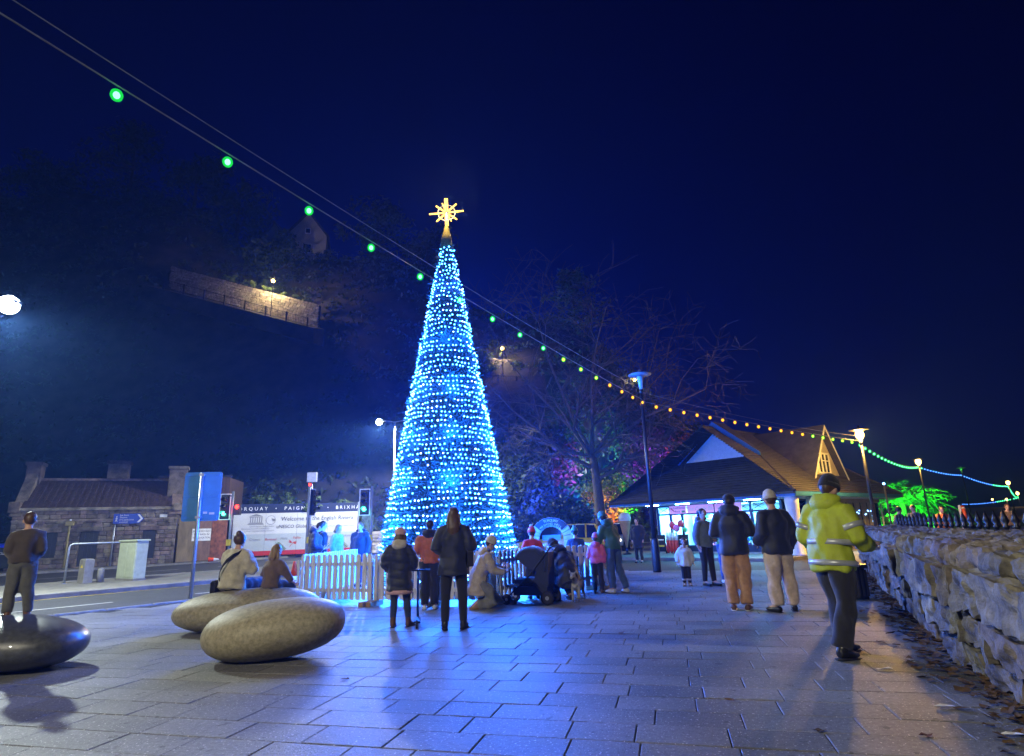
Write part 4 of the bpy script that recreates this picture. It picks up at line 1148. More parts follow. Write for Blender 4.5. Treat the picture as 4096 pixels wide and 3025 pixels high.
bevel(part('body', MB().box(-.62, .62, -.2, .2, .06, 1.36), mat('pale green cabinet paint', (.40, .44, .33), .5, var=.15), t), .012)
part('plinth', MB().box(-.64, .64, -.22, .22, 0, .07), m_grey_pave, t); part('cap', MB().chbox(-.66, .66, -.24, .24, 1.36, 1.42, .02), MATS['pale green cabinet paint'], t)
part('door', MB().box(-.58, -.01, -.214, -.2, .12, 1.3), MATS['pale green cabinet paint'], t); part('door', MB().box(.01, .58, -.214, -.2, .12, 1.3), MATS['pale green cabinet paint'], t)
t = thing('guard_rail', 'grey tubular guard rail hoop on the traffic island beside the cabinet', 'guard rail', (-15.9, 21.6, 0), math.atan2(1.25, 1.5))
part('hoop', MB().tube([(0, 0, 0), (0, 0, 1.2), (.03, 0, 1.3), (.12, 0, 1.34), (1.83, 0, 1.34), (1.92, 0, 1.3), (1.95, 0, 1.2), (1.95, 0, 0)], .035, 10), m_steel, t, True)
for x in (0, 1.95): part('flange', MB().lathe([(.09, 0), (.09, .02)], 12, c=(x, 0, 0)), m_steel, t)
t = thing('square_bollard', 'square grey bollard with a yellow warning triangle on the traffic island', 'bollard', (-15.15, 21.55, 0), R(-30), 'bollards on the traffic island')
bevel(part('body', MB().chbox(-.2, .2, -.15, .15, 0, .82, .04), mat('grey bollard', (.2, .19, .17), .7), t), .01)
part('triangle', MB().prism([(-.07, .52), (.07, .52), (0, .64)], .004, Matrix.Translation((0, -.155, 0))), MATS['warning yellow'], t)
t = thing('low_marker_post', 'short dark marker post between the square bollard and the cabinet', 'bollard', (-14.75, 21.75, 0), 0, 'bollards on the traffic island')
part('body', MB().lathe([(.11, 0), (.11, .4), (.09, .47), (.03, .5)], 12), MATS['grey bollard'], t, True)
t = thing('traffic_cone', 'orange and white traffic cone beside the end of the picket fence', 'traffic cone', (-5.45, 15.0, 0))
m_or = mat('cone orange', (.75, .06, .01), .5); m_cw = mat('cone white sleeve', (.75, .75, .78), .4)
part('base', MB().chbox(-.2, .2, -.2, .2, 0, .04, .01), m_or, t)
cn = part('body', MB().lathe([(.15, .04), (.135, .12)], 18), m_or, t, True); part('sleeve', MB().lathe([(.135, .12), (.09, .42)], 18), m_cw, t, True); part('tip', MB().lathe([(.09, .42), (.035, .74), (.03, .76)], 18), m_or, t, True)
for i, (x, y, rz) in enumerate(((-19.3, 38.2, .5),)):
    t = thing('fallen_cone', 'small red and white cone lying at the foot of the hoarding', 'traffic cone', (x, y, .1), rz)
    part('body', MB().lathe([(.14, 0), (.1, .3)], 12, M=Matrix.Rotation(R(90), 4, 'Y')), m_or, t); part('tip', MB().lathe([(.1, .3), (.03, .6)], 12, M=Matrix.Rotation(R(90), 4, 'Y')), m_cw, t)

# ------------------------------------------------------------------ pebble seats
def pebble(label, c, ax, rz, tilt, m, seed):
    t = thing('pebble_seat', label, 'stone seat', (c[0], c[1], 0), rz, 'large polished pebble seats')
    b = MB(); b.ball((0, 0, 0), (1, 1, 1), 56, 34)
    vs = []
    for p in b.v:
        x, y, z = p
        e_ = 1 / max(1e-6, (abs(x) ** 2.35 + (y * y + z * z) ** 1.175) ** (1 / 2.35)); x, y, z = x * e_, y * e_, z * e_
        q = Vector((x, y, z)) * (1 + .02 * noise3(x * 1.1 + seed, y * 1.1, z * 1.1))
        # gently squared cross-section
        vs.append((Vector((q.x * ax[0], q.y * ax[1] * (1 + .08 * (1 - abs(q.x))), q.z * ax[2] * (1.06 if q.z < 0 else 1)))))
    Rm = Matrix.Rotation(tilt, 3, 'Y')
    vs = [Rm @ v for v in vs]
    mn = min(v.z for v in vs)
    b.v = [tuple(v + Vector((0, 0, -mn - .015))) for v in vs]
    part('stone', b, m, t, True)
    return t
m_peb = mat('polished beige stone', (.33, .295, .20), .5, var=.25, scale=22, bump=.22, bscale=110, spec=.3, col2=(.20, .18, .11))
m_peb_d = mat('polished dark stone', (.06, .064, .068), .38, var=.45, scale=20, bump=.15, bscale=120, spec=.6, coat=.4)
pebble('beige polished pebble seat nearest the middle, nobody sitting on it', (-2.86, 7.35), (.79, .50, .315), R(8), R(-5), m_peb, 1)
pebble('long beige pebble seat with a woman and a child sitting on it', (-4.15, 9.55), (1.07, .52, .295), R(4), R(-2), m_peb, 5)
pebble('dark grey pebble seat cut by the photo edge, child standing on it', (-5.95, 7.25), (.96, .58, .29), R(-8), R(2), m_peb_d, 9)
# ------------------------------------------------------------------ the candy shop
SH = thing('candy_shop', 'hip roofed seaside candy shop with bright cyan windows and pink signs', 'shop', (10.87, 23.82, 0), math.atan2(0.768, -0.64))
# local x: along the front from the near corner, local -y: outwards.  e1 = (-.64,.768) is +x, so +y points to (-.768,-.64)
FX = -1.0   # depth grows towards -y
def yy(d): return -d
FW, FD, EZ, RZ = 8.8, 10.8, 2.50, 5.75
m_tile = mat('brown grey roof tile', (0.034, 0.031, 0.027), .95, var=.4, scale=3, bump=.4, bscale=12)
m_fascia = mat('blue fascia board', (.03, .16, .42), .5, var=.1)
m_cream = mat('cream shop render', (.40, .36, .26), .85, var=.15, scale=2)
m_shopw = mat('white column paint', (.68, .70, .70), .6, var=.1)
m_sframe = mat('dark blue shop frame', (.012, .03, .09), .45, var=.1)
m_pink = mat('pink sign board', (.70, .24, .42), .5, var=.06)
_pb = m_pink.node_tree.nodes['Principled BSDF']; _pb.inputs['Emission Color'].default_value = (1.0, .30, .60, 1); _pb.inputs['Emission Strength'].default_value = .32     # glow added to the board material to brighten the signs
m_soffit = mat('pale blue soffit', (.35, .5, .6), .7, var=.08)
k_ = (RZ - EZ) / (FW / 2)
# roof: courses of tiles stepped as real geometry
def slope(name, p0, p1, q0, q1, n, up):
    """p0-p1 eave, q0-q1 top; n overlapping courses"""
    p0, p1, q0, q1 = map(Vector, (p0, p1, q0, q1)); b = MB(); nrm = Vector(up).normalized()
    for k in range(n):
        a0, a1 = k / n, (k + 1.25) / n; a1 = min(a1, 1)
        v = [p0.lerp(q0, a0) + nrm * .05, p1.lerp(q1, a0) + nrm * .05, p1.lerp(q1, a1) + nrm * .012, p0.lerp(q0, a1) + nrm * .012]
        lo = [v[0] - nrm * .05, v[1] - nrm * .05]
        b.add(v + lo, [(0, 1, 2, 3), (4, 5, 1, 0)])
    return part(name, b, m_tile, SH)
gz = 4.28; gd = (gz - EZ) / k_          # gablet base height and setback
o_ = .35
s_front = slope('front_roof', (-o_, o_, EZ - .1), (FW + o_, o_, EZ - .1), (gd, -gd, gz), (FW - gd, -gd, gz), 16, (0, .6, 1))
rid0, rid1 = -1.75, -(FD - 3.0)
slope('side_roof', (-o_, -FD - o_, EZ - .1), (-o_, o_, EZ - .1), (FW / 2, rid1, RZ), (FW / 2, rid0 + .5, RZ), 34, (-.6, 0, 1))
slope('side_roof', (FW + o_, o_, EZ - .1), (FW + o_, -FD - o_, EZ - .1), (FW / 2, rid0 + .5, RZ), (FW / 2, rid1, RZ), 34, (.6, 0, 1))
slope('back_roof', (FW + o_, -FD - o_, EZ - .1), (-o_, -FD - o_, EZ - .1), (FW / 2, rid1, RZ), (FW / 2, rid1, RZ), 20, (0, -.6, 1))
part('ridge', MB().tube([(FW / 2, rid0 + .55, RZ + .05), (FW / 2, rid1, RZ + .05)], .09, 8), m_tile, SH)
for s in (0, 1):
    a = Vector((-o_ if s == 0 else FW + o_, o_, EZ - .05)); c = Vector((gd if s == 0 else FW - gd, -gd, gz + .05)); part('hip_tiles', MB().tube([a, c], .07, 6), m_tile, SH)
    a = Vector((-o_ if s == 0 else FW + o_, -FD - o_, EZ - .05)); part('hip_tiles', MB().tube([a, (FW / 2, rid1, RZ + .05)], .07, 6), m_tile, SH)
# gablet
gw = FW / 2 - gd
part('gablet_wall', MB().prism([(gd, gz - .05), (FW - gd, gz - .05), (FW / 2, RZ - .02)], -.12, Matrix.Translation((0, -gd - .05, 0))), m_shopw, SH)
for s in (-1, 1):
    a = Vector((FW / 2 + s * (gw + .25), -gd + .25, gz - .15)); c = Vector((FW / 2, -gd + .25, RZ + .12))
    b = MB(); up = Vector((0, 0, .26)); dp = Vector((0, -.05, 0))
    b.add([a, c, c + up, a + up, a + dp, c + dp, c + up + dp, a + up + dp], [(0, 1, 2, 3), (4, 7, 6, 5), (0, 4, 5, 1), (3, 2, 6, 7), (0, 3, 7, 4)])
    part('bargeboard', b, m_fascia, SH)
    b = MB(); e = Vector((0, -1.2, 0)); b.add([a + up, c + up, c + up + e, a + up + e * .2 + Vector((0, 0, .0))], [(0, 1, 2, 3)]); part('gablet_roof', b, m_tile, SH)
# dormer on the right hand slope (towards -x)
dy0, dy1, dx, dz0, dza = -7.35, -3.95, 1.2, 3.3, 5.42
dmid = (dy0 + dy1) / 2
dw = MB(); dw.add([(dx - .3, dy1, dz0 - .25), (dx - .3, dy0, dz0 - .25), (dx - .3, dmid, dza), (dx - .2, dy1, dz0 - .25), (dx - .2, dy0, dz0 - .25), (dx - .2, dmid, dza)], [(0, 1, 2), (3, 5, 4), (0, 2, 5, 3), (1, 4, 5, 2)])
dorm = part('dormer', dw, m_cream, SH)
for a in ((dy1 + .22, dz0 - .35), (dy0 - .22, dz0 - .35)):
    b = MB(); p = Vector((dx - .55, a[0], a[1])); q = Vector((dx - .55, dmid, dza + .18)); e1 = Vector((FW / 2 - dx + .4, 0, 0))
    th = Vector((0, 0, .1)); e0 = Vector((.9, 0, 0))
    b.add([p, q, q + e1, p + e0, p + th, q + th, q + e1 + th, p + e0 + th], [(0, 1, 2, 3), (4, 7, 6, 5), (0, 4, 5, 1), (0, 3, 7, 4)]); part('dormer_roof', b, m_tile, dorm)
    b = MB(); u = Vector((0, 0, .24)); n_ = Vector((-.04, 0, 0)); b.add([p + n_, q + n_, q + n_ - u * .0 + u * .4, p + n_ + u * .4, p + n_ - u * .5, q + n_ - u * .5], [(4, 5, 2, 3)]); part('bargeboard', b, m_shopw, dorm)
wf = MB()
for a0, a1, z0, z1 in ((-.62, .62, 3.38, 3.46), (-.62, .62, 4.3, 4.38), (-.62, -.54, 3.46, 4.3), (.54, .62, 3.46, 4.3), (-.22, -.14, 3.46, 4.3), (.16, .24, 3.46, 4.3), (-.54, -.22, 3.98, 4.02), (-.14, .16, 3.98, 4.02)):
    wf.box(dx - .36, dx - .3, dmid + a0 + .1, dmid + a1 + .1, z0, z1)
part('window_frame', wf, m_white, dorm); part('window_pane', MB().box(dx - .325, dx - .305, dmid - .44, dmid + .64, 3.46, 4.3), m_pane, dorm)
# fascia and soffit
for nm, bx in (('fascia', (-o_, FW + o_, o_ - .02, o_ + .02, EZ - .24, EZ - .08)), ('fascia', (-o_ - .02, -o_ + .02, -FD - o_, o_ - .02, EZ - .24, EZ - .08)), ('gutter', (-o_, FW + o_, o_ + .02, o_ + .10, EZ - .16, EZ - .08))):
    part(nm, MB().box(*bx), m_fascia if nm == 'fascia' else m_black, SH)
part('soffit', MB().box(-o_ + .02, FW + o_, -.9, o_ - .02, EZ - .27, EZ - .245), m_soffit, SH)
part('soffit', MB().box(-o_ + .02, 1.2, -FD, -.9, EZ - .27, EZ - .245), m_soffit, SH)
# columns
def column(x, y, sq=False):
    if sq: return bevel(part('column', MB().box(x - .17, x + .17, y - .17, y + .17, 0, EZ - .27), m_cream, SH), .015)
    o = part('column', MB().lathe([(.30, 0), (.30, .06), (.25, .1), (.24, 1.7), (.26, 1.95), (.27, EZ - .27)], 24), m_shopw, SH, True)
    return o
column(7.9, -.25); column(-.1, -1.55, True)
# shop front set back 1.0 under the eaves
YF = -1.1; X0, X1 = 1.0, 7.3; HT = EZ - .28
part('floor', MB().box(X0 - .2, X1 + .2, -6.5, YF + .1, -.02, .06), mat('shop floor vinyl', (.35, .36, .36), .4), SH)
part('back_wall', MB().box(X0, X1, -5.0, -4.9, .06, HT), mat('white shop panelling', (.62, .66, .70), .6, var=.05), SH)
part('side_wall', MB().box(X1, X1 + .1, -4.9, YF, .06, HT), MATS['white shop panelling'], SH)
part('ceiling', MB().box(X0 - .1, X1 + .1, -5.0, YF, HT, HT + .05), MATS['white shop panelling'], SH)
m_tubel = emit('shop fluorescent tube', (.30, .78, 1.0), 14.0, sample=True)
for x in (2.2, 4.0, 5.8): part('ceiling_light', MB().box(x - .5, x + .5, -3.4, -3.1, HT - .06, HT - .01), m_tubel, SH); part('ceiling_light', MB().box(x - .5, x + .5, -2.0, -1.8, HT - .06, HT - .01), m_tubel, SH)
m_win = glass('shop window glass')
posts = [X0, 2.35, 3.05, 4.1, 5.0, 5.9, 6.55, X1]
for x in posts: part('mullion', MB().box(x - .05, x + .05, YF - .05, YF + .05, 0, HT), m_sframe, SH)
part('head_rail', MB().box(X0, X1, YF - .05, YF + .06, HT - .08, HT), m_sframe, SH); part('transom', MB().box(X0, X1, YF - .05, YF + .06, 1.74, 1.82), m_sframe, SH); part('stall_riser', MB().box(X0, X1, YF - .05, YF + .05, 0, .35), m_sframe, SH)
for a, c in zip(posts, posts[1:]):
    part('pane', MB().box(a + .05, c - .05, YF - .006, YF + .006, .35, 1.74), m_win, SH)
# transom lights with crossed bars at both ends
for a, c in ((posts[0], posts[1]), (posts[1], posts[2]), (posts[6], posts[7])):
    n = 2 if c - a > 1 else 1
    for q in range(n):
        x0, x1 = a + .05 + (c - a - .1) * q / n, a + .05 + (c - a - .1) * (q + 1) / n
        part('pane', MB().box(x0, x1 - .01, YF - .005, YF + .005, 1.82, HT - .08), m_win, SH)
        part('glazing_bar', MB().tube([(x0, YF + .02, 1.82), (x1, YF + .02, HT - .08)], .012, 4).tube([(x0, YF + .025, HT - .08), (x1, YF + .025, 1.82)], .012, 4), m_sframe, SH)
# pink signs (front reads along -x, so letters run from high x to low x)
SM = Matrix.Rotation(math.pi, 4, 'Z') @ UPRIGHT
m_signtx = mat('sign lettering navy', (.06, .05, .16), .6); m_gold = mat('sign lettering gold', (.62, .40, .30), .5)
def shop_sign(x0, x1, lines, m, size, shear=0.0):
    s = part('sign_board', MB().chbox(x0, x1, YF + .08, YF + .12, 1.80, HT - .05, .0), m_pink, SH, label='pink shop sign board')
    for i, l in enumerate(lines):
        text(l, size, m, s, Matrix.Translation(((x0 + x1) / 2, YF + .126, (1.80 + HT - .05) / 2 + (len(lines) - 1) * .08 - i * .17)) @ SM, shear=shear)
    return s
s1 = shop_sign(5.58, 6.52, ['Ice Cold Drinks', 'Rock'], m_signtx, .14)
s2 = shop_sign(4.12, 5.50, ['The Candy Bar'], m_gold, .24, .25)
s3 = shop_sign(2.72, 4.04, ['Ice Cream', 'Slush Drinks'], m_signtx, .15)
part('cone_print', MB().prism([(3.78, 1.98), (3.90, 1.98), (3.84, 1.84)], .004, Matrix.Translation((0, YF + .122, 0))), mat('print orange', (.6, .3, .08), .6), s3)
part('drinks_print', MB().box(5.64, 5.82, YF + .121, YF + .126, 1.84, 1.94), mat('print dark green', (.08, .14, .06), .6), s1)
part('rock_print', MB().tube([(6.42, YF + .122, 2.05), (6.22, YF + .122, 1.9)], .025, 6), mat('print red', (.6, .06, .05), .6), s1)
# right hand return of the shop: bright windows
part('return_riser', MB().box(X0 - .04, X0 + .06, -4.6, YF - .05, 0, .6), m_cream, SH)
for d0, d1 in ((-2.3, -1.2), (-3.4, -2.35), (-4.6, -3.45)):
    part('return_pane', MB().box(X0 - .006, X0 + .006, d0 + .04, d1 - .04, .6, 1.74), m_win, SH); part('return_pane', MB().box(X0 - .006, X0 + .006, d0 + .04, d1 - .04, 1.82, HT - .08), m_win, SH)
    part('mullion', MB().box(X0 - .05, X0 + .05, d0 - .04, d0 + .04, 0, HT), m_sframe, SH)
    part('glazing_bar', MB().tube([(X0 - .02, d0 + .04, 1.82), (X0 - .02, d1 - .04, HT - .08)], .012, 4).tube([(X0 - .025, d1 - .04, 1.82), (X0 - .025, d0 + .04, HT - .08)], .012, 4), m_sframe, SH)
part('transom', MB().box(X0 - .05, X0 + .05, -4.6, YF - .06, 1.74, 1.82), m_sframe, SH); part('head_rail', MB().box(X0 - .05, X0 + .05, -4.6, YF - .06, HT - .08, HT), m_sframe, SH)
# cream wing further along
cw = MB()
cw.box(.55, .75, -FD + .2, -4.65, 0, .9); cw.box(.55, .75, -FD + .2, -4.65, 2.05, EZ - .28)
wx = [-4.65, -5.2, -6.0, -6.4, -6.8, -7.2, -7.6, -8.0, -8.4, -8.8, -9.2, -9.6, -FD + .2]
for i in range(0, len(wx) - 1, 2): cw.box(.55, .75, wx[i + 1], wx[i], .9, 2.05)
cw.box(.75, FW - .6, -FD + .2, -FD + .4, 0, EZ - .28); cw.box(FW - .8, FW - .6, -FD + .4, -5, 0, EZ - .28)
part('wing_wall', cw, m_cream, SH)
for i in range(1, len(wx) - 1, 2):
    f = part('window', MB().box(.66, .70, wx[i + 1], wx[i], .9, 2.05), m_pane, SH); part('sill', MB().box(.50, .60, wx[i + 1] - .04, wx[i] + .04, .85, .899), m_white, f)
m_bl = emit('blue window fairy light', (.2, .45, 1.0), 10)
for k in range(16): part('fairy_light', MB().ball((.53, rnd.uniform(-9.6, -6.0), rnd.uniform(1.0, 1.75)), .025, 6, 5), m_bl, SH)
part('downpipe', MB().tube([(.5, -FD + .3, 0), (.5, -FD + .3, 2.0), (-.2, -FD + .2, 2.25)], .04, 8), m_white, SH)
# goods behind the glass
SH_W = SH
def shop_pt(x, y, z): return (10.87 - .64 * x - .768 * y, 23.82 + .768 * x - .64 * y, z)
SR = math.atan2(0.768, -0.64)
cols = [('toy red', (.7, .03, .05)), ('toy pink', (.8, .12, .35)), ('toy yellow', (.8, .55, .05)), ('toy green', (.1, .55, .12)), ('toy cyan', (.05, .5, .7)), ('toy violet', (.3, .1, .6)), ('toy white', (.75, .78, .8)), ('toy orange', (.8, .25, .03))]
cm = [mat(n, c, .35, var=.1) for n, c in cols]
names = ['red', 'pink', 'yellow', 'green', 'turquoise', 'violet', 'white', 'orange']
def shelf_rack(x, y, w, label, along_y=False):
    t = thing('shelf_rack', label, 'shelf', shop_pt(x, y, .06), SR + (math.pi / 2 if along_y else 0), 'racks of sweets inside the shop')
    part('side', MB().box(-w / 2 - .02, -w / 2, -.15, .15, 0, 1.62), m_white, t); part('side', MB().box(w / 2, w / 2 + .02, -.15, .15, 0, 1.62), m_white, t)
    for j in range(5):
        z = .1 + j * .34; part('shelf', MB().box(-w / 2, w / 2, -.15, .15, z, z + .02), m_white, t)
        xx = -w / 2 + .06
        while xx < w / 2 - .05:
            s = rnd.uniform(.04, .065); h = rnd.uniform(.12, .26)
            q = rnd.randrange(8)
            b = MB()
            if rnd.random() < .5: b.lathe([(s * .9, 0), (s, .02), (s, h * .75), (s * .5, h * .85), (s * .5, h)], 8, c=(xx, 0, z + .02))
            else: b.chbox(xx - s, xx + s, -.08, .08, z + .02, z + .02 + h, .01)
            part('sweet_jar', b, cm[q], t)
            xx += s * 2 + .025
shelf_rack(6.1, -3.6, 1.6, 'shelf rack of bright sweets inside the shop behind the drinks sign')
shelf_rack(4.6, -4.4, 1.6, 'shelf rack of bright sweets at the back of the shop behind the Candy Bar sign')
shelf_rack(3.55, -1.55, .8, 'shelf rack of toys in the shop window under the ice cream sign')
shelf_rack(2.72, -1.6, .5, 'narrow shelf rack of toys in the shop window beside the ice cream sign')
shelf_rack(1.8, -4.3, 1.4, 'shelf rack at the back of the shop behind the cross barred lights')
# balloons and inflatables in front
def balloon(x, y, z, r_, q, lab):
    t = thing('balloon', lab, 'balloon', shop_pt(x, y, z), 0, 'shiny balloons at the shop front')
    part('skin', MB().ball((0, 0, 0), (r_, r_, r_ * 1.15), 14, 10), cm[q], t, True); part('string', MB().tube([(0, 0, -r_ * 1.15), (.02, 0, -r_ * 1.15 - .4)], .004, 4), m_white, t)
balloon(6.25, -.72, 1.28, .16, 0, 'shiny red balloon at the shop front beside the column'); balloon(5.75, -.70, 1.34, .15, 0, 'shiny red balloon nearer the shop door'); balloon(5.95, -.62, 1.14, .16, 1, 'shiny pink balloon between the red ones'); balloon(5.5, -.66, 1.06, .10, 3, 'small green balloon low at the shop front')
# folded red and white windbreaks, boards, ice cream cone
t = thing('folded_parasols', 'bundle of folded red and white parasols leaning at the shop front', 'parasol', shop_pt(6.0, -.2, 0), SR)
m_cred = mat('parasol red cloth', (.5, .03, .02), .8)
for k in range(4):
    x = -.3 + k * .17; f = part('parasol', MB().lathe([(.03, .02), (.09, .15), (.08, .6)], 10, c=(x, 0, 0)), m_cred, t, True); part('stripe', MB().lathe([(.08, .6), (.055, .95)], 10, c=(x, 0, 0)), m_cw, f, True); part('pole', MB().tube([(x, 0, .9), (x, 0, 1.1)], .014, 6), m_white, f)
for i, (x, y, lab) in enumerate(((5.35, -.2, 'black pavement board with yellow lettering beside the parasols'), (6.7, -.3, 'black pavement board near the white column'))):
    t = thing('pavement_board', lab, 'board', shop_pt(x, y, 0), SR)
    part('panel', MB().box(-.28, .28, -.03, .0, .08, .85), m_black, t); part('strip', MB().box(-.2, .2, .001, .006, .3, .38), MATS['toy yellow'], t); part('strip', MB().box(-.2, .2, .001, .006, .6, .64), m_tw, t)
    for s in (-.26, .23): part('leg', MB().box(s, s + .03, -.2, -.03, 0, .3), m_black, t)
t = thing('ice_cream_cone', 'giant model ice cream cone standing left of the shop column', 'ice cream model', (5.2, 29.2, 0))
part('cone', MB().lathe([(.04, .3), (.12, .75), (.26, 1.5), (.28, 1.55)], 18), mat('wafer orange', (.45, .22, .08), .7), t, True); part('scoop', MB().ball((0, 0, 1.68), (.30, .30, .27), 18, 12), mat('vanilla cream', (.6, .55, .45), .6), t, True); part('stand', MB().lathe([(.2, 0), (.2, .05), (.05, .1), (.05, .32)], 14), m_black, t)
for x, y, z, pw in ((4.0, -.35, EZ - .36, 0), ):
    pass
lamp('shop_light', 'AREA', (4.1, -2.4, HT - .08), 3400, (.22, .68, 1.0), SH, 1.0)
bpy.data.lights['shop_light'].shape = 'RECTANGLE'; bpy.data.lights['shop_light'].size = 5.6; bpy.data.lights['shop_light'].size_y = 2.2
m_soff = emit('blue soffit tube', (.12, .50, 1.0), 150.0, sample=True)
for x in (1.6, 3.3, 5.0, 6.7): part('soffit_light', MB().box(x - .35, x + .35, .05, .12, EZ - .31, EZ - .275), m_soff, SH)
# ------------------------------------------------------------------ wishing well
ww = thing('wishing_well', 'stone wishing well arch with a dark name board behind the fence', 'wishing well', (1.12, 20, 0), R(-4))
m_wst = mat('pale well stone', (.42, .42, .43), .85, var=.3, scale=5, bump=.5, bscale=20, rand=.15)
n = 13
for k in range(n):
    a0, a1 = math.pi * k / n, math.pi * (k + 1) / n - .02
    ri, ro = .40, .70
    pl = [(ri * math.cos(a0), .98 + ri * math.sin(a0)), (ro * math.cos(a0), .98 + ro * math.sin(a0)), (ro * math.cos(a1), .98 + ro * math.sin(a1)), (ri * math.cos(a1), .98 + ri * math.sin(a1))]
    bevel(part('arch_stone', MB().prism(pl, .42 + rnd.uniform(-.02, .02), Matrix.Translation((0, -.2 + rnd.uniform(-.012, .012), 0))), m_wst, ww), .012)
for s in (-1, 1):
    for k in range(3): bevel(part('pier_stone', MB().box(s * .55 - .155, s * .55 + .155, -.2, .22, k * .327, k * .327 + .318), m_wst, ww), .012)
part('basin', MB().lathe([(.72, 0), (.72, .55), (.62, .58), (.55, .3)], 20, c=(0, .3, 0)), m_wst, ww)
pl = []
for k in range(9): a = R(140 - 100 * k / 8); pl.append((.69 * math.cos(a), .98 + .69 * math.sin(a)))
for k in range(9): a = R(40 + 100 * k / 8); pl.append((.45 * math.cos(a), .98 + .45 * math.sin(a)))
nb = part('name_board', MB().prism(pl, .03, Matrix.Translation((0, -.27, 0))), m_black, ww)
m_tgold = mat('gold lettering', (.6, .5, .25), .5)
def arc_text(s, rad, size, a0):
    n = len(s)
    for i, ch in enumerate(s):
        if ch == ' ': continue
        a = R(90 + a0 - 2 * a0 * i / (n - 1))
        text(ch, size, m_tgold, nb, Matrix.Translation((rad * math.cos(a), -.275, .98 + rad * math.sin(a))) @ Matrix.Rotation(math.pi / 2 - a, 4, 'Y') @ UPRIGHT)
arc_text('TORQUAY', .60, .115, 20); arc_text('WISHING WELL', .49, .105, 40)
part('plaque', MB().box(-.3, .3, .1, .13, .95, 1.12), m_grey_metal, ww)
# ------------------------------------------------------------------ cars
m_cglass = mat('car window glass', (.01, .012, .015), .08, var=.05, spec=.8)
m_tyre = mat('tyre', (.015, .015, .016), .85)
def car(label, loc, rz, m, lights=True):
    t = thing('parked_car', label, 'car', loc, rz, 'cars parked beyond the square')
    def section(z0, z1, prof0, prof1): pass
    st = [(-2.1, .62, .52, .80), (-2.05, .78, .42, .98), (-1.5, .86, .36, 1.02), (-.6, .88, .34, 1.02), (.6, .88, .34, 1.0), (1.2, .87, .36, .96), (1.85, .82, .40, .84), (2.12, .66, .46, .72)]
    b = MB(); rings = []
    for x, w, z0, z1 in st: rings.append([(x, -w * .92, z0), (x, -w, (z0 + z1) / 2), (x, -w * .93, z1), (x, w * .93, z1), (x, w, (z0 + z1) / 2), (x, w * .92, z0)])
    vs = [p for rg_ in rings for p in rg_]; fs = []
    for i in range(len(st) - 1):
        for k in range(6): fs.append((i * 6 + k, i * 6 + (k + 1) % 6, (i + 1) * 6 + (k + 1) % 6, (i + 1) * 6 + k))
    fs += [tuple(range(5, -1, -1)), tuple(len(vs) - 6 + k for k in range(6))]
    b.add(vs, fs); body = bevel(part('body', b, m, t, True), .05, 3, 25)
    b = MB(); lo = [(-1.95, .78), (-1.6, .8), (-.2, .82), (.75, .8), (1.25, .78)]; hi = [(-1.75, .62), (-1.4, .66), (-.2, .68), (.45, .66), (.5, .65)]
    vs = []
    for (x0, w0), (x1, w1) in zip(lo, hi): vs += [(x0, -w0, .99), (x1, -w1, 1.55), (x1, w1, 1.55), (x0, w0, .99)]
    fs = []
    for i in range(4):
        for k in range(3): fs.append((i * 4 + k, i * 4 + k + 1, (i + 1) * 4 + k + 1, (i + 1) * 4 + k))
    fs += [(3, 2, 1, 0), (16, 17, 18, 19)]
    b.add(vs, fs); part('cabin_glass', b, m_cglass, t)
    part('roof', MB().chbox(-1.72, .48, -.66, .66, 1.53, 1.60, .03), m, t)
    for x, s in ((-.25, 1), (-.25, -1), (-1.3, 1), (-1.3, -1)):
        part('pillar', MB().tube([(x, s * .82, 1.0), (x, s * .67, 1.55)], .04, 5), m, t)
    for s in (1, -1): part('pillar', MB().tube([(1.2, s * .78, 1.0), (.48, s * .65, 1.55)], .04, 5), m, t); part('pillar', MB().tube([(-1.93, s * .78, 1.0), (-1.72, s * .63, 1.55)], .05, 5), m, t)
    for x in (-1.3, 1.3):
        for s in (-1, 1):
            w = part('wheel', MB().lathe([(.33, -.11), (.345, -.06), (.345, .06), (.33, .11)], 20, M=Matrix.Translation((x, s * .80, .345)) @ Matrix.Rotation(R(90), 4, 'X')), m_tyre, t, True); part('rim', MB().lathe([(.2, -.12), (.2, .12)], 14, M=Matrix.Translation((x, s * .80, .345)) @ Matrix.Rotation(R(90), 4, 'X')), m_steel, w)
    for s in (-1, 1): part('headlight', MB().ball((2.02, s * .58, .70), (.10, .16, .09), 10, 8), emit('headlight glow', (1, .93, .85), 8) if lights else m_lampglass, t, True); part('tail_light', MB().ball((-2.07, s * .58, .82), (.05, .14, .12), 10, 8), MATS['toy red'], t, True)
    part('mirror', MB().ball((.85, -.95, 1.02), (.07, .1, .07), 8, 6), m, t, True); part('mirror', MB().ball((.85, .95, 1.02), (.07, .1, .07), 8, 6), m, t, True)
    part('number_plate', MB().box(2.1, 2.14, -.26, .26, .5, .61), m_white, t)
car('white parked car between the bare tree and the shop column', (5.4, 35.0, -.12), R(-105), mat('white car paint', (.62, .64, .66), .25, var=.03, coat=.6))
car('yellow parked car seen through the wishing well arch', (1.9, 28.0, -.12), R(170), mat('yellow car paint', (.55, .33, .02), .25, var=.03, coat=.6), False)
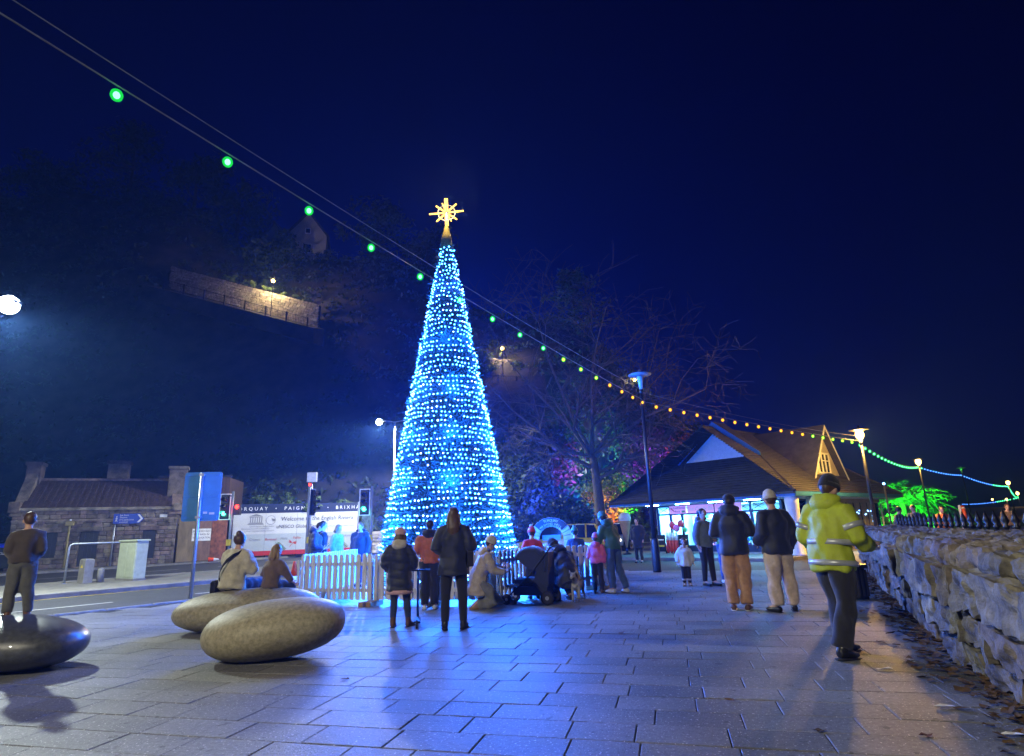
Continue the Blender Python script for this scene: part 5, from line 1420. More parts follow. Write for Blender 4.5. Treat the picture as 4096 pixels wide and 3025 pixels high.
# ------------------------------------------------------------------ palm and garden
def palm(label, loc, s, seed, hgt):
    t = thing('palm_tree', label, 'palm', loc, 0, 'palms lit green beyond the shop'); r = random.Random(seed)
    part('trunk', MB().tube([(0, 0, -.2), (.05, 0, hgt)], [.22 * s, .15 * s], 10), m_bark_dk, t)
    m_pl = leaf_mat('palm frond', (.06, .12, .05), (.025, .06, .02))
    for k in range(34):
        a = r.uniform(0, 6.28); el = r.uniform(-.1, 1.45); L_ = s * r.uniform(1.7, 2.6)
        b = MB(); pts = []
        for i in range(8):
            f = i / 7; e = el - 1.5 * f * f
            pts.append(Vector((math.cos(a), math.sin(a), 0)) * (L_ * f * math.cos(el - .5 * f)) + Vector((0, 0, hgt + L_ * (f * math.sin(el) - .55 * f * f))))
        b.tube(pts, .02 * s, 4)
        sd = Vector((-math.sin(a), math.cos(a), 0))
        for i in range(1, 8):
            for h_ in (0, .5):
                p = pts[i - 1].lerp(pts[i], h_ + .01); d = (pts[i] - pts[i - 1]).normalized(); w = .52 * s * math.sin(math.pi * min(1, (i + h_) / 8.2)) + .08
                for q in (-1, 1):
                    dr = r.uniform(-.9, .5); b.add([p - d * .07, p + d * .08, p + sd * q * w * r.uniform(.6, 1) + d * w * r.uniform(.4, .9) + Vector((0, 0, w * dr))], [(0, 1, 2)])
        part('frond', b, m_pl, t)
palm('large green lit palm just beyond the end of the shop', (31.5, 49.5, 0), 1.5, 3, 2.4)
palm('smaller green lit palm towards the life ring', (36.0, 53.5, 0), 1.25, 6, 1.7)
palm('low green lit palm beside the shop end wall', (29.0, 50.5, 0), 1.1, 8, 1.2)
t = thing('garden_shrubs', 'low shrubs lit green under the palms', 'shrub', (32.5, 48, 0)); b = MB(); r3 = random.Random(8)
for k in range(14): clump(b, (r3.uniform(-4, 6), r3.uniform(-1, 4), r3.uniform(.4, 1.0)), (1.1, .8, .7), 180, .14, r3)
part('crown', b, m_leaf_lt, t)
t = thing('small_camera_post', 'short dark post with a tiny blue light beside the shop end', 'post', (15.1, 24.6, 0)); part('post', MB().tube([(0, 0, 0), (0, 0, 2.6)], .04, 8), m_black, t); part('light', MB().ball((0, 0, 2.66), .05, 8, 6), m_bl, t)
# ------------------------------------------------------------------ rock faced sea wall on the right
m_wrock = mat('rugged limestone', (.19, .165, .125), .9, var=.55, scale=4.5, bump=1.0, bscale=22, rand=.2, col2=(.055, .052, .05))
def rock_me(sx, sy, sz, seed, sub=4, rough=.10, squash=.88):
    bm = bmesh.new(); bmesh.ops.create_cube(bm, size=2.0)
    bmesh.ops.subdivide_edges(bm, edges=bm.edges[:], cuts=sub + 9, use_grid_fill=True)
    for v in bm.verts:
        p = v.co.copy(); q = p.normalized()
        c = p.lerp(q * 1.22, 1 - squash)
        w = Vector((c.x * sx, c.y * sy, c.z * sz)) * 0.5
        n1 = noise3(w.x * 3.2 + seed * 7.1, w.y * 3.2, w.z * 3.2)
        n2 = noise3(w.x * 9 + seed * 3.3, w.y * 9 + 4, w.z * 9)
        n3 = abs(noise3(w.x * 5 + seed, w.y * 5 + 9, w.z * 2.0))
        n4 = noise3(w.x * 19 + seed, w.y * 19, w.z * 15 + 2); n5 = abs(noise3(w.x * 11 + seed * 2, w.y * 11 + 5, w.z * 5))
        v.co = w + q * (n1 * rough * .7 + n2 * rough * .5 - n3 * rough * 1.0 + n4 * rough * .28 - n5 * rough * .6)
    me = bpy.data.meshes.new('wall_stone'); bm.to_mesh(me); bm.free(); me.materials.append(m_wrock)
    return me
wpath = [Vector(p) for p in ((2.35, 1.2), (3.0, 3.2), (3.52, 4.6), (4.2, 6.25), (5.5, 8.9), (7.2, 12.4), (8.9, 15.8), (9.3, 16.7))]
wlen = [0]
for a, c in zip(wpath, wpath[1:]): wlen.append(wlen[-1] + (c - a).length)
def wpos(s):
    for i in range(len(wpath) - 1):
        if s <= wlen[i + 1] or i == len(wpath) - 2:
            f = (s - wlen[i]) / (wlen[i + 1] - wlen[i]); p = wpath[i].lerp(wpath[i + 1], f); d = (wpath[i + 1] - wpath[i]).normalized(); return p, d
sw = thing('sea_wall', 'rugged rock faced stone wall along the edge of the square', 'wall', (6, 10, 0))
WO = Vector((-6, -10, 0))
r = random.Random(31)
core = MB()
L = []
for s in [wlen[-1] * k / 30 for k in range(31)]:
    p, d = wpos(s); n = Vector((d.y, -d.x)); a = p + n * .34; c = p + n * .95; L.append((a, c))
vs = []
for a, c in L: vs += [(a.x - 6, a.y - 10, -.05), (c.x - 6, c.y - 10, -.05), (c.x - 6, c.y - 10, 0.9), (a.x - 6, a.y - 10, 0.9)]
fs = []
for i in range(len(L) - 1):
    for k in range(4): fs.append((i * 4 + k, i * 4 + (k + 1) % 4, (i + 1) * 4 + (k + 1) % 4, (i + 1) * 4 + k))
core.add(vs, fs); part('core', core, m_rubble_bed, sw)
k_id = 0
for z0, z1, l0, l1, out in ((-.03, .25, .45, .85, .03), (.25, .54, .5, .95, .0), (.54, .93, .55, 1.1, -.05)):
    s = r.uniform(-.3, 0)
    while s < wlen[-1] - .1:
        l = r.uniform(l0, l1)
        p, d = wpos(min(max(s + l / 2, .01), wlen[-1] - .01)); n = Vector((d.y, -d.x))
        c = p + n * (.22 + out + r.uniform(-.06, .05)); k_id += 1
        me = rock_me(l * .95, .56, (z1 - z0) * .93, k_id, rough=.075)
        o = link('wall_stone', me, sw); o.location = (c.x - 6, c.y - 10, (z0 + z1) / 2); o.rotation_euler = (r.uniform(-.05, .05), r.uniform(-.06, .06), math.atan2(d.y, d.x) + r.uniform(-.07, .07))
        s += l
for row in (0, 1):
    s = r.uniform(-.3, 0)
    while s < wlen[-1] - .1:
        l = r.uniform(.5, .95); p, d = wpos(min(max(s + l / 2, .01), wlen[-1] - .01)); n = Vector((d.y, -d.x)); k_id += 1
        c = p + n * (.28 + row * .46 + r.uniform(-.04, .04))
        o = link('coping_stone', rock_me(l * 1.05, .58, r.uniform(.22, .30), k_id, rough=.07, squash=.45), sw); o.location = (c.x - 6, c.y - 10, 0.975 + row * .02); o.rotation_euler = (r.uniform(-.08, .08), r.uniform(-.08, .08), math.atan2(d.y, d.x) + r.uniform(-.15, .15)); s += l
# leaves and scraps on the ground along the wall
def leaf_me(seed, m, s=.045):
    q = random.Random(seed); b = MB(); n = 7; pts = []
    for k in range(n): a = 6.2832 * k / n; rr = s * q.uniform(.5, 1.1); pts.append((rr * 1.4 * math.cos(a), rr * math.sin(a), .004 + s * .35 * q.random()))
    b.add([(0, 0, .004)] + pts, [(0, k + 1, (k + 1) % n + 1) for k in range(n)]); return b.mesh('leaf', m)
lp = [leaf_me(k, m_leaf_dead, .035 + .004 * k) for k in range(5)]
lit = MB(); r = random.Random(2)
for k in range(900):
    s = r.uniform(1.2, wlen[-1]); p, d = wpos(s); n = Vector((d.y, -d.x)); c = p - n * (abs(r.gauss(0, .22)) - .05)
    me = r.choice(lp); M = Matrix.Translation((c.x, c.y, .002 + r.random() * .02)) @ Matrix.Rotation(r.uniform(0, 6.28), 4, 'Z') @ Matrix.Rotation(r.uniform(-.4, .4), 4, 'X')
    lit.add([M @ v.co for v in me.vertices], [tuple(f.vertices) for f in me.polygons])
o = link('leaf_litter', lit.mesh('leaf_litter', m_leaf_dead)); tag(o, 'brown leaf litter along the foot of the rock wall', 'leaf litter', kind='stuff')
gl = 'single dead leaves on the paving'
for x, y, lab in ((1.95, 4.35, 'single brown leaf on the paving near the bottom edge, left of the wall shadow'), (1.62, 5.1, 'small leaf on the slabs between the lamp shadows and the bottom edge'), (2.55, 4.2, 'curled brown leaf on the slabs close to the rock wall shadow'), (-1.7, 6.2, 'thin twig like leaf on the slabs below the teenager'), (-3.9, 8.35, 'small leaf on the slabs beside the middle pebble seat'), (1.3, 8.2, 'tiny leaf on the slabs in front of the men by the shop')):
    o = link('fallen_leaf', r.choice(lp)); o.location = (x, y, .003); o.rotation_euler = (0, 0, r.uniform(0, 6)); tag(o, lab, 'leaf', gl)
m_paper = mat('litter paper', (.7, .7, .72), .8)
for x, y, lab in ((3.05, 4.75, 'crumpled white paper scrap on the dark strip near the rock wall'), (3.32, 5.9, 'thin white paper scrap further along the rock wall'), (3.05, 4.15, 'white paper scrap nearest the bottom edge by the wall')):
    o = link('paper_scrap', leaf_me(int(x * 100), m_paper, .05)); o.location = (x, y, .006); o.scale = (1.3, .8, 1); tag(o, lab, 'litter', 'paper scraps along the wall')
o = link('loose_stone', rock_me(.16, .12, .07, 99, rough=.02)); o.location = (4.34, 8.38, .03); tag(o, 'small pale loose stone on the slabs at the foot of the dark post', 'stone')
# near leaning post with a sign arm, litter bin
t = thing('wooden_post', 'tall dark post with a pointing board beside the rock wall', 'post', (4.57, 8.99, 0), R(10))
bevel(part('post', MB().box(-.055, .055, -.055, .055, 0, 1.62), m_wood_dark, t), .008)
part('pointing_board', MB().prism([(-.05, 1.22), (.36, 1.30), (.48, 1.38), (.40, 1.44), (-.05, 1.36)], .03, Matrix.Translation((0, -.09, 0))), m_wood_dark, t)
part('cap', MB().lathe([(.085, 1.62), (.06, 1.66), (.01, 1.69)], 4), m_wood_dark, t)
t = thing('litter_bin', 'dark square litter bin at the foot of the rock wall beyond the post', 'bin', (5.75, 10.75, 0), R(-25))
bevel(part('body', MB().box(-.2, .2, -.2, .2, .03, .52), m_black, t), .015); bevel(part('rim', MB().box(-.25, .25, -.25, .25, .52, .58), m_black, t), .01)
for k in range(7): part('slat', MB().box(-.21 + k * .065, -.175 + k * .065, -.222, -.2, .08, .5), m_wood_dark, t)
# black spiked railing beyond the wall
t = thing('spiked_railing', 'black iron railing with spear finials beyond the rock wall', 'railing', (9.5, 15.2, 0))
A, B_ = Vector((9.5, 15.2, 0)), Vector((5.6, 6.0, 0)); dv = B_ - A; n = 26
for z in (.35, 1.1): part('rail', MB().tube([(0, 0, z), (dv.x, dv.y, z)], .022, 6), m_black, t)
fm = MB(); fm.tube([(0, 0, 0), (0, 0, 1.2)], .022, 6); fm.lathe([(.024, 1.14), (.045, 1.18), (.02, 1.20), (.05, 1.25), (.03, 1.31), (.004, 1.40)], 8)
fme = fm.mesh('spear', m_black, True)
for k in range(n + 1): link('spear', fme, t, dv * (k / n))
t = thing('life_ring', 'orange life ring on a white post beyond the spiked railing', 'life ring', (20.6, 28, 0), R(58))
tr = MB(); tr.tube([(.32 * math.cos(a * .2618), 0, 1.35 + .32 * math.sin(a * .2618)) for a in range(25)], .075, 10); part('ring', tr, mat('life ring orange', (.7, .10, .01), .5), t, True)
part('post', MB().box(-.08, .08, .08, .16, 0, 1.75), m_white, t)
for a in (45, 135, 225, 315): part('band', MB().tube([(.32 * math.cos(R(a - 6)), 0, 1.35 + .32 * math.sin(R(a - 6))), (.32 * math.cos(R(a + 6)), 0, 1.35 + .32 * math.sin(R(a + 6)))], .08, 10), m_white, t)
# ------------------------------------------------------------------ people
SKIN = mat('skin', (.50, .30, .22), .55, var=.08, scale=20)
def remesh(mb, name, mats, vox, smooth=4, puff=None, fold=0.0, seed=0):
    """fuse overlapping shapes into one continuous surface"""
    me = mb.mesh(name, mats)
    o = evaluated(me)
    m = o.modifiers.new('r', 'REMESH'); m.mode = 'VOXEL'; m.voxel_size = vox
    if smooth:
        s = o.modifiers.new('s', 'SMOOTH'); s.factor = .5; s.iterations = smooth
    out = bake(o); bpy.data.meshes.remove(me)
    out.name = name
    out.materials.clear()
    for q in (mats if isinstance(mats, (list, tuple)) else [mats]): out.materials.append(q)
    if puff or fold:
        n = len(out.vertices); co = np.empty(n * 3); no = np.empty(n * 3)
        out.vertices.foreach_get('co', co); out.vertices.foreach_get('normal', no)
        co = co.reshape(-1, 3); no = no.reshape(-1, 3)
        d = np.zeros(n)
        if puff:
            pit, amp = puff; d += amp * (np.abs(np.sin(np.pi * (co[:, 2] + .02 * np.sin(co[:, 0] * 9)) / pit)) ** .45 - .8)
        if fold:
            rs = np.random.RandomState(seed + 5)
            for q in range(14):      # many crossing waves of random direction: irregular creases
                k = rs.normal(size=3); k = k / np.linalg.norm(k) * rs.uniform(14, 55); k[2] *= .7
                w = np.sin(co @ k + rs.uniform(0, 6.28)); d += fold * .42 * np.sign(w) * np.abs(w) ** .7
        co = co + no * d[:, None]
        out.vertices.foreach_set('co', co.ravel())
    out.polygons.foreach_set('use_smooth', [True] * len(out.polygons))
    out.update()
    return out
JB = dict(pelvis=(0, 0, .94), waist=(0, .0, 1.08), chest=(0, .0, 1.27), neck=(0, -.01, 1.44), head=(0, .02, 1.575),
          shl=(-.175, 0, 1.37), ell=(-.225, -.03, 1.10), wrl=(-.225, .05, .86), hal=(-.215, .08, .77),
          shr=(.175, 0, 1.37), elr=(.225, -.03, 1.10), wrr=(.225, .05, .86), har=(.215, .08, .77),
          hpl=(-.09, 0, .90), knl=(-.10, .02, .49), anl=(-.10, -.02, .085), tol=(-.115, .15, .035),
          hpr=(.09, 0, .90), knr=(.10, .02, .49), anr=(.10, -.02, .085), tor=(.115, .15, .035))
def person(label, loc, h, face, J=None, top=None, legs=None, shoes=None, hair=None, hat=None, hood=None, skirt=None, extra=None, group='people on the square', detail=True, eyes=False, skin=None):
    s = h / 1.70
    t = thing('person', label, 'person', loc, R(face), group)
    j = {k: Vector(v) for k, v in JB.items()}
    if J:
        for k, v in J.items(): j[k] = Vector(v)
    for k in j: j[k] = j[k] * s
    S = lambda *a: [(x[0] * s, x[1] * s) if isinstance(x, (tuple, list)) else x * s for x in a]
    sd = (j['shr'] - j['shl']).normalized(); hd = (j['hpr'] - j['hpl']).normalized()
    up = (j['head'] - j['neck']).normalized(); fw = up.cross(sd).normalized() * 1.0
    fw = -sd.cross(up).normalized() if fw.dot(-sd.cross(up)) < 0 else fw
    hk = 1 + max(0.0, 1.5 - h) * 0.55; S_ = s; sh = s * hk      # children have larger heads
    j['head'] = j['head'] + up * (hk - 1) * .10 * s
    H = j['head']; FWD = sd.cross(up).normalized() * -1
    FWD = up.cross(sd).normalized()
    skin = skin or SKIN
    vox = .0165 if detail else .022
    # body: one continuous surface
    b = MB()
    b.tube([j['pelvis'] + Vector((0, 0, -.08 * s)), j['pelvis'], j['waist'], j['chest'], j['neck'] - up * .05 * s, j['neck'] + up * .03 * s], S((.12, .09), (.15, .10), (.125, .085), (.15, .095), (.12, .07), (.055, .055)), 14, side=sd)
    b.tube([j['neck'] - up * .04 * s, H], S(.056, .05), 10)
    Mh = Matrix((sd, FWD, up)).transposed()
    b.ball(H + up * .025 * sh, (.074 * sh, .094 * sh, .10 * sh), 18, 14, Mh)
    b.ball(H - up * .055 * sh + FWD * .022 * sh, (.055 * sh, .066 * sh, .062 * sh), 14, 10, Mh)
    b.tube([H + FWD * .088 * sh + up * .01 * sh, H + FWD * .112 * sh - up * .022 * sh], [.012 * sh, .018 * sh], 8)
    for q in (-1, 1): b.ball(H + sd * (.076 * sh * q) - up * .005 * sh, (.012 * sh, .022 * sh, .032 * sh), 8, 6, Mh)
    for q in 'lr':
        b.tube([j['sh' + q], j['el' + q], j['wr' + q]], S(.05, .042, .028), 10)
        b.tube([j['hp' + q], j['kn' + q], j['an' + q]], S(.085, .058, .038), 12)
        b.tube([j['an' + q], j['an' + q] * .5 + j['to' + q] * .5, j['to' + q]], S(.036, .038, .028), 8)
        a = j['ha' + q] - j['wr' + q]; b.tube([j['wr' + q], j['wr' + q] + a * .55, j['ha' + q]], S(.03, (.042, .02), (.038, .016)), 10)
    body = remesh(b, 'body', [skin], vox * s if s < .8 else vox, 3)
    if detail:   # five separate fingers rooted in each palm
        f = MB()
        for q, sg in (('l', -1), ('r', 1)):
            a = (j['ha' + q] - j['wr' + q]); a = a.normalized() if a.length > 1e-6 else Vector((0, 0, -1))
            lat = a.cross(Vector((sd.y, -sd.x, 0)) if abs(a.dot(sd)) > .8 else sd).normalized(); cur = a.cross(lat) * (1 if q == 'l' else -1)
            for i, (o_, ln) in enumerate(((-.030, .062), (-.011, .075), (.009, .072), (.028, .055))):
                p = j['wr' + q] + a * .078 * s + lat * o_ * s
                f.tube([p, p + a * ln * .5 * s + cur * .006 * s, p + a * ln * .85 * s + cur * .022 * s, p + a * ln * s + cur * .036 * s], S(.0095, .009, .008, .005), 6)
            p = j['wr' + q] + a * .03 * s - lat * .03 * s
            f.tube([p, p + a * .03 * s - lat * .028 * s, p + a * .062 * s - lat * .034 * s], S(.012, .0105, .007), 6)
        bm = bmesh.new(); bm.from_mesh(body); fm_ = f.mesh('f', skin); bm.from_mesh(fm_); bm.to_mesh(body); bm.free(); bpy.data.meshes.remove(fm_)
        body.polygons.foreach_set('use_smooth', [True] * len(body.polygons))
    bo = link('body', body, t)
    if eyes:
        for q in (-1, 1): part('eye', MB().ball(H + sd * (.032 * sh * q) + FWD * .086 * sh + up * .012 * sh, .0125 * sh, 8, 6), mat('dark eye', (.02, .015, .012), .2), bo, True)
        part('mouth', MB().ball(H + FWD * .083 * sh - up * .052 * sh, (.026 * sh, .008 * sh, .007 * sh), 8, 6, Mh), mat('lips', (.30, .10, .09), .5), bo, True)
    # upper garment
    if top:
        g = MB(); k = top.get('fat', .03); hem = top.get('hem', .88); flare = top.get('flare', 0.0)
        hv = j['pelvis'] + (Vector((0, 0, (hem - .94) * s)) if 'hemv' not in top else Vector(top['hemv']) * s)
        g.tube([hv, hv.lerp(j['pelvis'], .5) if hem < .9 else j['pelvis'], j['waist'], j['chest'], j['neck'] - up * .055 * s, j['neck'] + up * .0 * s], S((.155 + k + flare, .115 + k + flare * .8), (.16 + k + flare * .5, .115 + k + flare * .4), (.14 + k, .10 + k), (.16 + k, .11 + k), (.105 + k * .5, .08 + k * .5), (.066 + k * .4, .068 + k * .4)), 20, side=sd)
        for q in 'lr':
            e = j['wr' + q].lerp(j['el' + q], .05)
            g.tube([j['neck'] * .55 + j['sh' + q] * .45 - up * .035 * s, j['sh' + q] - up * .015 * s, j['sh' + q].lerp(j['el' + q], .5), j['el' + q], j['el' + q].lerp(e, .5), e], S(.06 + k * .5, .062 + k * .5, .063 + k * .6, .058 + k * .55, .052 + k * .5, .042 + k * .45), 12)
        gm = remesh(g, 'g', top['mat'], vox, 5, puff=top.get('puff'), fold=top.get('fold', .006), seed=len(label))
        co_ = link(top.get('name', 'jacket'), gm, t)
        if top.get('cuff'):
            for q in 'lr': part('cuff', MB().tube([j['wr' + q].lerp(j['el' + q], .16), j['wr' + q].lerp(j['el' + q], .02)], S(.05 + k * .4, .048 + k * .4), 12), top['cuff'], co_, True)
        if top.get('bands'):     # reflective bands round body and sleeves
            for f_, rr in ((.15, .0), (.55, .0)):
                p = hv.lerp(j['chest'], f_); d = (j['chest'] - hv).normalized() * .025 * s
                part('reflective_band', MB().tube([p - d, p + d], S((.163 + k + .012, .118 + k + .012), (.163 + k + .012, .118 + k + .012)), 24, side=sd), top['bands'], co_, True)
            for q in 'lr':
                p = j['sh' + q].lerp(j['el' + q], .62); d = (j['el' + q] - j['sh' + q]).normalized() * .025 * s
                part('reflective_band', MB().tube([p - d, p + d], .062 * s + k * .6 * s + .012, 14), top['bands'], co_, True)
        if top.get('hem_mat'):
            part('hem', MB().tube([hv - Vector((0, 0, .05 * s)), hv + Vector((0, 0, .02 * s))], S((.15 + k + flare, .11 + k + flare * .8), (.155 + k + flare, .115 + k + flare * .8)), 20, side=sd), top['hem_mat'], co_, True)
    if hood:
        g = MB(); c = j['neck'] - FWD * .075 * s - up * .02 * s
        g.ball(c, (.15 * s, .085 * s, .10 * s), 14, 10, Mh)
        for a in range(9):
            an = R(200 + a * 17.5); g.ball(j['neck'] + up * .03 * s + sd * (.125 * s * math.cos(an)) + FWD * (.115 * s * math.sin(an)), .042 * s, 8, 6)
        link('hood', remesh(g, 'hood', hood, .016, 4, fold=.003), t)
    if legs:
        k = legs.get('fat', .012) + (.008 if legs.get('name') == 'leggings' else 0); g = MB(); a0 = legs.get('end', .98)
        g.tube([j['pelvis'] + Vector((0, 0, .06 * s)), j['pelvis'], j['pelvis'] - Vector((0, 0, .09 * s)) if not legs.get('bent') else j['pelvis'] + (j['knl'] + j['knr'] - j['hpl'] - j['hpr']) * .06], S((.145 + k, .105 + k), (.158 + k, .115 + k), (.135 + k, .10 + k)), 18, side=hd)
        for q in 'lr':
            e = j['kn' + q].lerp(j['an' + q], a0)
            g.tube([j['hp' + q], j['hp' + q].lerp(j['kn' + q], .5), j['kn' + q], j['kn' + q].lerp(e, .4), e], S(.09 + k, .082 + k, .064 + k, .062 + k, .045 + k * 1.3), 14)
        link(legs.get('name', 'trousers'), remesh(g, 'g', legs['mat'], vox, 4, fold=legs.get('fold', .0015 if legs.get('name') == 'leggings' else .006), seed=len(label) * 2), t)
    if skirt:
        part('skirt', MB().tube([j['pelvis'] + Vector((0, 0, .05 * s)), j['pelvis'], j['pelvis'] - Vector((0, 0, skirt[1] * s))], S((.16, .12), (.185, .145), (.215, .175)), 22, side=sd), skirt[0], t, True)
    if shoes:
        for q in 'lr':
            a, b_ = j['an' + q], j['to' + q]; d = (b_ - a); d.z = 0 if abs(b_.z - a.z) < .12 * s else d.z; d.normalize()
            g = MB(); k = shoes.get('fat', .0)
            shin = (j['kn' + q] - a).normalized()
            dn = -shin if abs(d.z) > .3 else Vector((0, 0, -1))
            heel = a - d * .055 * s + dn * .045 * s
            g.tube([heel, a + dn * .04 * s + d * .03 * s, b_ - d * .05 * s + dn * .0 * s, b_ + d * .035 * s], S((.04 + k, .044), (.047 + k, .048), (.052 + k, .036), (.034 + k, .022)), 12, side=dn.cross(d))
            if shoes.get('boot'): g.tube([a + dn * .03 * s, a + shin * shoes['boot'] * s], S(.052 + k, .054 + k), 12)
            sh_ = link(shoes.get('name', 'shoe'), remesh(g, 'shoe', shoes['mat'], .012, 4), t)
            sl = MB(); o0 = heel + dn * .045 * s - d * .02 * s; o1 = b_ + dn * .035 * s + d * .05 * s
            sl.tube([o0, o0.lerp(o1, .45), o0.lerp(o1, .8), o1], S((.038 + k, .012), (.042 + k, .012), (.05 + k, .012), (.03 + k, .010)), 10, side=dn.cross(d))
            if shoes.get('heel'): sl.tube([heel + dn * .02 * s, heel + dn * (.055) * s], S(.034, .032), 8)
            part('sole', sl, shoes.get('sole', m_black_rub), sh_, True)
            if shoes.get('trim'): part('trim', MB().tube([a + shin * (shoes['boot'] - .03) * s, a + shin * (shoes['boot'] + .03) * s], S(.065 + k, .068 + k), 12), shoes['trim'], sh_, True)
    SH = lambda *a: [(x[0] * sh, x[1] * sh) if isinstance(x, (tuple, list)) else x * sh for x in a]
    if hair:
        g = MB(); m = hair['mat']; ln = hair.get('len', 0)
        g.ball(H + up * .035 * sh - FWD * .016 * sh, (.088 * sh, .100 * sh, .104 * sh), 16, 12, Mh)
        if ln:
            g.tube([H + up * .03 * sh - FWD * .05 * sh, H - up * .08 * sh - FWD * .075 * sh, H - up * ln * .6 * sh - FWD * .085 * sh, H - up * ln * sh - FWD * .07 * sh],SH((.085, .055), (.092, .05), (.10, .045), (.06, .02)), 14, side=sd)
            for q in (-1, 1): g.tube([H + sd * .07 * q * sh + up * .02 * sh - FWD * .01 * sh, H + sd * .085 * q * sh - up * ln * .45 * sh - FWD * .02 * sh, H + sd * .08 * q * sh - up * ln * .9 * sh - FWD * .02 * sh], SH(.032, .034, .015), 8)
        if hair.get('bun'): g.ball(H + up * .11 * sh - FWD * .06 * sh, .045 * sh, 10, 8)
        if hair.get('tail'): g.tube([H + up * .07 * sh - FWD * .09 * sh, H + up * .02 * sh - FWD * .16 * sh, H - up * .12 * sh - FWD * .14 * sh], SH(.03, .035, .015), 8)
        hm_ = remesh(g, 'hair', m, .011, 2, fold=.003, seed=3)
        # keep the face clear: drop hair in front of the forehead plane
        bm = bmesh.new(); bm.from_mesh(hm_)
        kill = [f for f in bm.faces if (f.calc_center_median() - H).dot(FWD) > .055 * sh and (f.calc_center_median() - H).dot(up) < .075 * sh]
        bmesh.ops.delete(bm, geom=kill, context='FACES'); bm.to_mesh(hm_); bm.free()
        link('hair', hm_, t)
    if hat:
        m = hat['mat']; kind = hat.get('kind', 'beanie')
        g = MB(); c = H + up * .05 * sh - FWD * .01 * sh
        if kind == 'helmet': g.ball(c + up * .01 * sh, (.105 * sh, .122 * sh, .10 * sh), 18, 12, Mh)
        else: g.ball(c + up * .005 * sh, (.095 * sh, .112 * sh, .128 * sh if kind != 'cap' else .095 * sh), 18, 12, Mh)
        hm_ = g.mesh('hat', m, True); bm = bmesh.new(); bm.from_mesh(hm_)
        bmesh.ops.delete(bm, geom=[f for f in bm.faces if (f.calc_center_median() - H).dot(up) < (.015 * sh if (f.calc_center_median() - H).dot(FWD) < .03 * sh else .055 * sh)], context='FACES'); bm.to_mesh(hm_); bm.free()
        ho_ = link('hat' if kind != 'helmet' else 'helmet', hm_, t)
        if kind in ('beanie', 'bobble'): part('cuff', MB().tube([H + up * .02 * sh - FWD * .008 * sh, H + up * .065 * sh - FWD * .008 * sh],SH((.101, .113), (.099, .111)), 20, side=sd), hat.get('cuff', m), ho_, True)
        if kind == 'bobble': part('pompom', MB().ball(H + up * .185 * sh, .045 * sh, 10, 8), hat.get('pom', m), ho_, True)
        if kind == 'bobble' and hat.get('stripe'): part('stripe', MB().tube([H + up * .085 * sh - FWD * .008 * sh, H + up * .11 * sh - FWD * .008 * sh],SH((.098, .109), (.09, .10)), 20, side=sd), hat['stripe'], ho_, True)
        if kind == 'cap': part('peak', MB().ball(H + FWD * .12 * sh + up * .05 * sh, (.07 * sh, .08 * sh, .012 * sh), 12, 6, Mh), m, ho_, True)
    if extra: extra(t, j, s, sd, up, FWD)
    return t
def cloth(name, c, rough=.85, **k): return mat(name, c, rough, var=k.pop('var', .22), scale=k.pop('scale', 14), bump=k.pop('bump', .35), bscale=k.pop('bscale', 140), sheen=.2, **k)
c_navy = cloth('navy quilted nylon', (.012, .016, .04), .62, bump=.1); c_dk = cloth('black wool', (.012, .012, .016)); c_jean = cloth('blue denim', (.045, .085, .19)); c_djean = cloth('dark denim', (.02, .03, .075))
c_beige = cloth('beige quilted nylon', (.40, .33, .24), .6, bump=.1); c_cream = cloth('cream fleece', (.55, .50, .36), .95, bump=.9, bscale=90); c_tan = cloth('tan trouser cotton', (.42, .22, .10)); c_creamt = cloth('cream trouser cotton', (.55, .42, .32))
c_pink = cloth('pink nylon', (.62, .10, .24), .5); c_pale = cloth('pale pink knit', (.55, .33, .36)); c_orange = cloth('rust orange nylon', (.42, .10, .035), .5); c_green = cloth('dark green nylon', (.03, .10, .06), .6); c_grey = cloth('blue grey sweatshirt', (.13, .17, .20)); c_brown = cloth('brown jacket', (.13, .085, .055)); c_lblue = cloth('pale blue coat', (.28, .45, .62)); c_hv = mat('hi vis yellow', (.36, .43, .015), .6, var=.15, scale=9, bump=.2, bscale=50); c_refl = mat('reflective silver', (.42, .44, .46), .35, metal=.3); c_greyk = cloth('grey khaki cotton', (.18, .18, .15)); c_white = cloth('cream white coat', (.62, .60, .50), .8); c_yel = cloth('yellow jacket', (.45, .32, .05)); c_knit = cloth('cream knit', (.55, .50, .40), .95, bump=.8, bscale=120); c_red = cloth('red knit', (.55, .04, .08))
h_dk = mat('dark brown hair', (.022, .014, .010), .45, var=.4, scale=40, stretch=(1, 1, .2)); h_br = mat('brown hair', (.07, .038, .018), .45, var=.4, scale=40, stretch=(1, 1, .2)); h_bl = mat('fair hair', (.22, .14, .06), .45, var=.35, scale=40, stretch=(1, 1, .2)); h_gin = mat('ginger hair', (.18, .07, .025), .45, var=.35, scale=40)
l_boot = mat('brown leather', (.10, .045, .02), .45); l_black = mat('black leather', (.012, .012, .013), .35); l_white = mat('white trainer', (.6, .6, .58), .5); l_tan = mat('tan suede', (.30, .18, .08), .85); m_fluff = cloth('cream fluff', (.55, .50, .42), .95, bump=1.0)

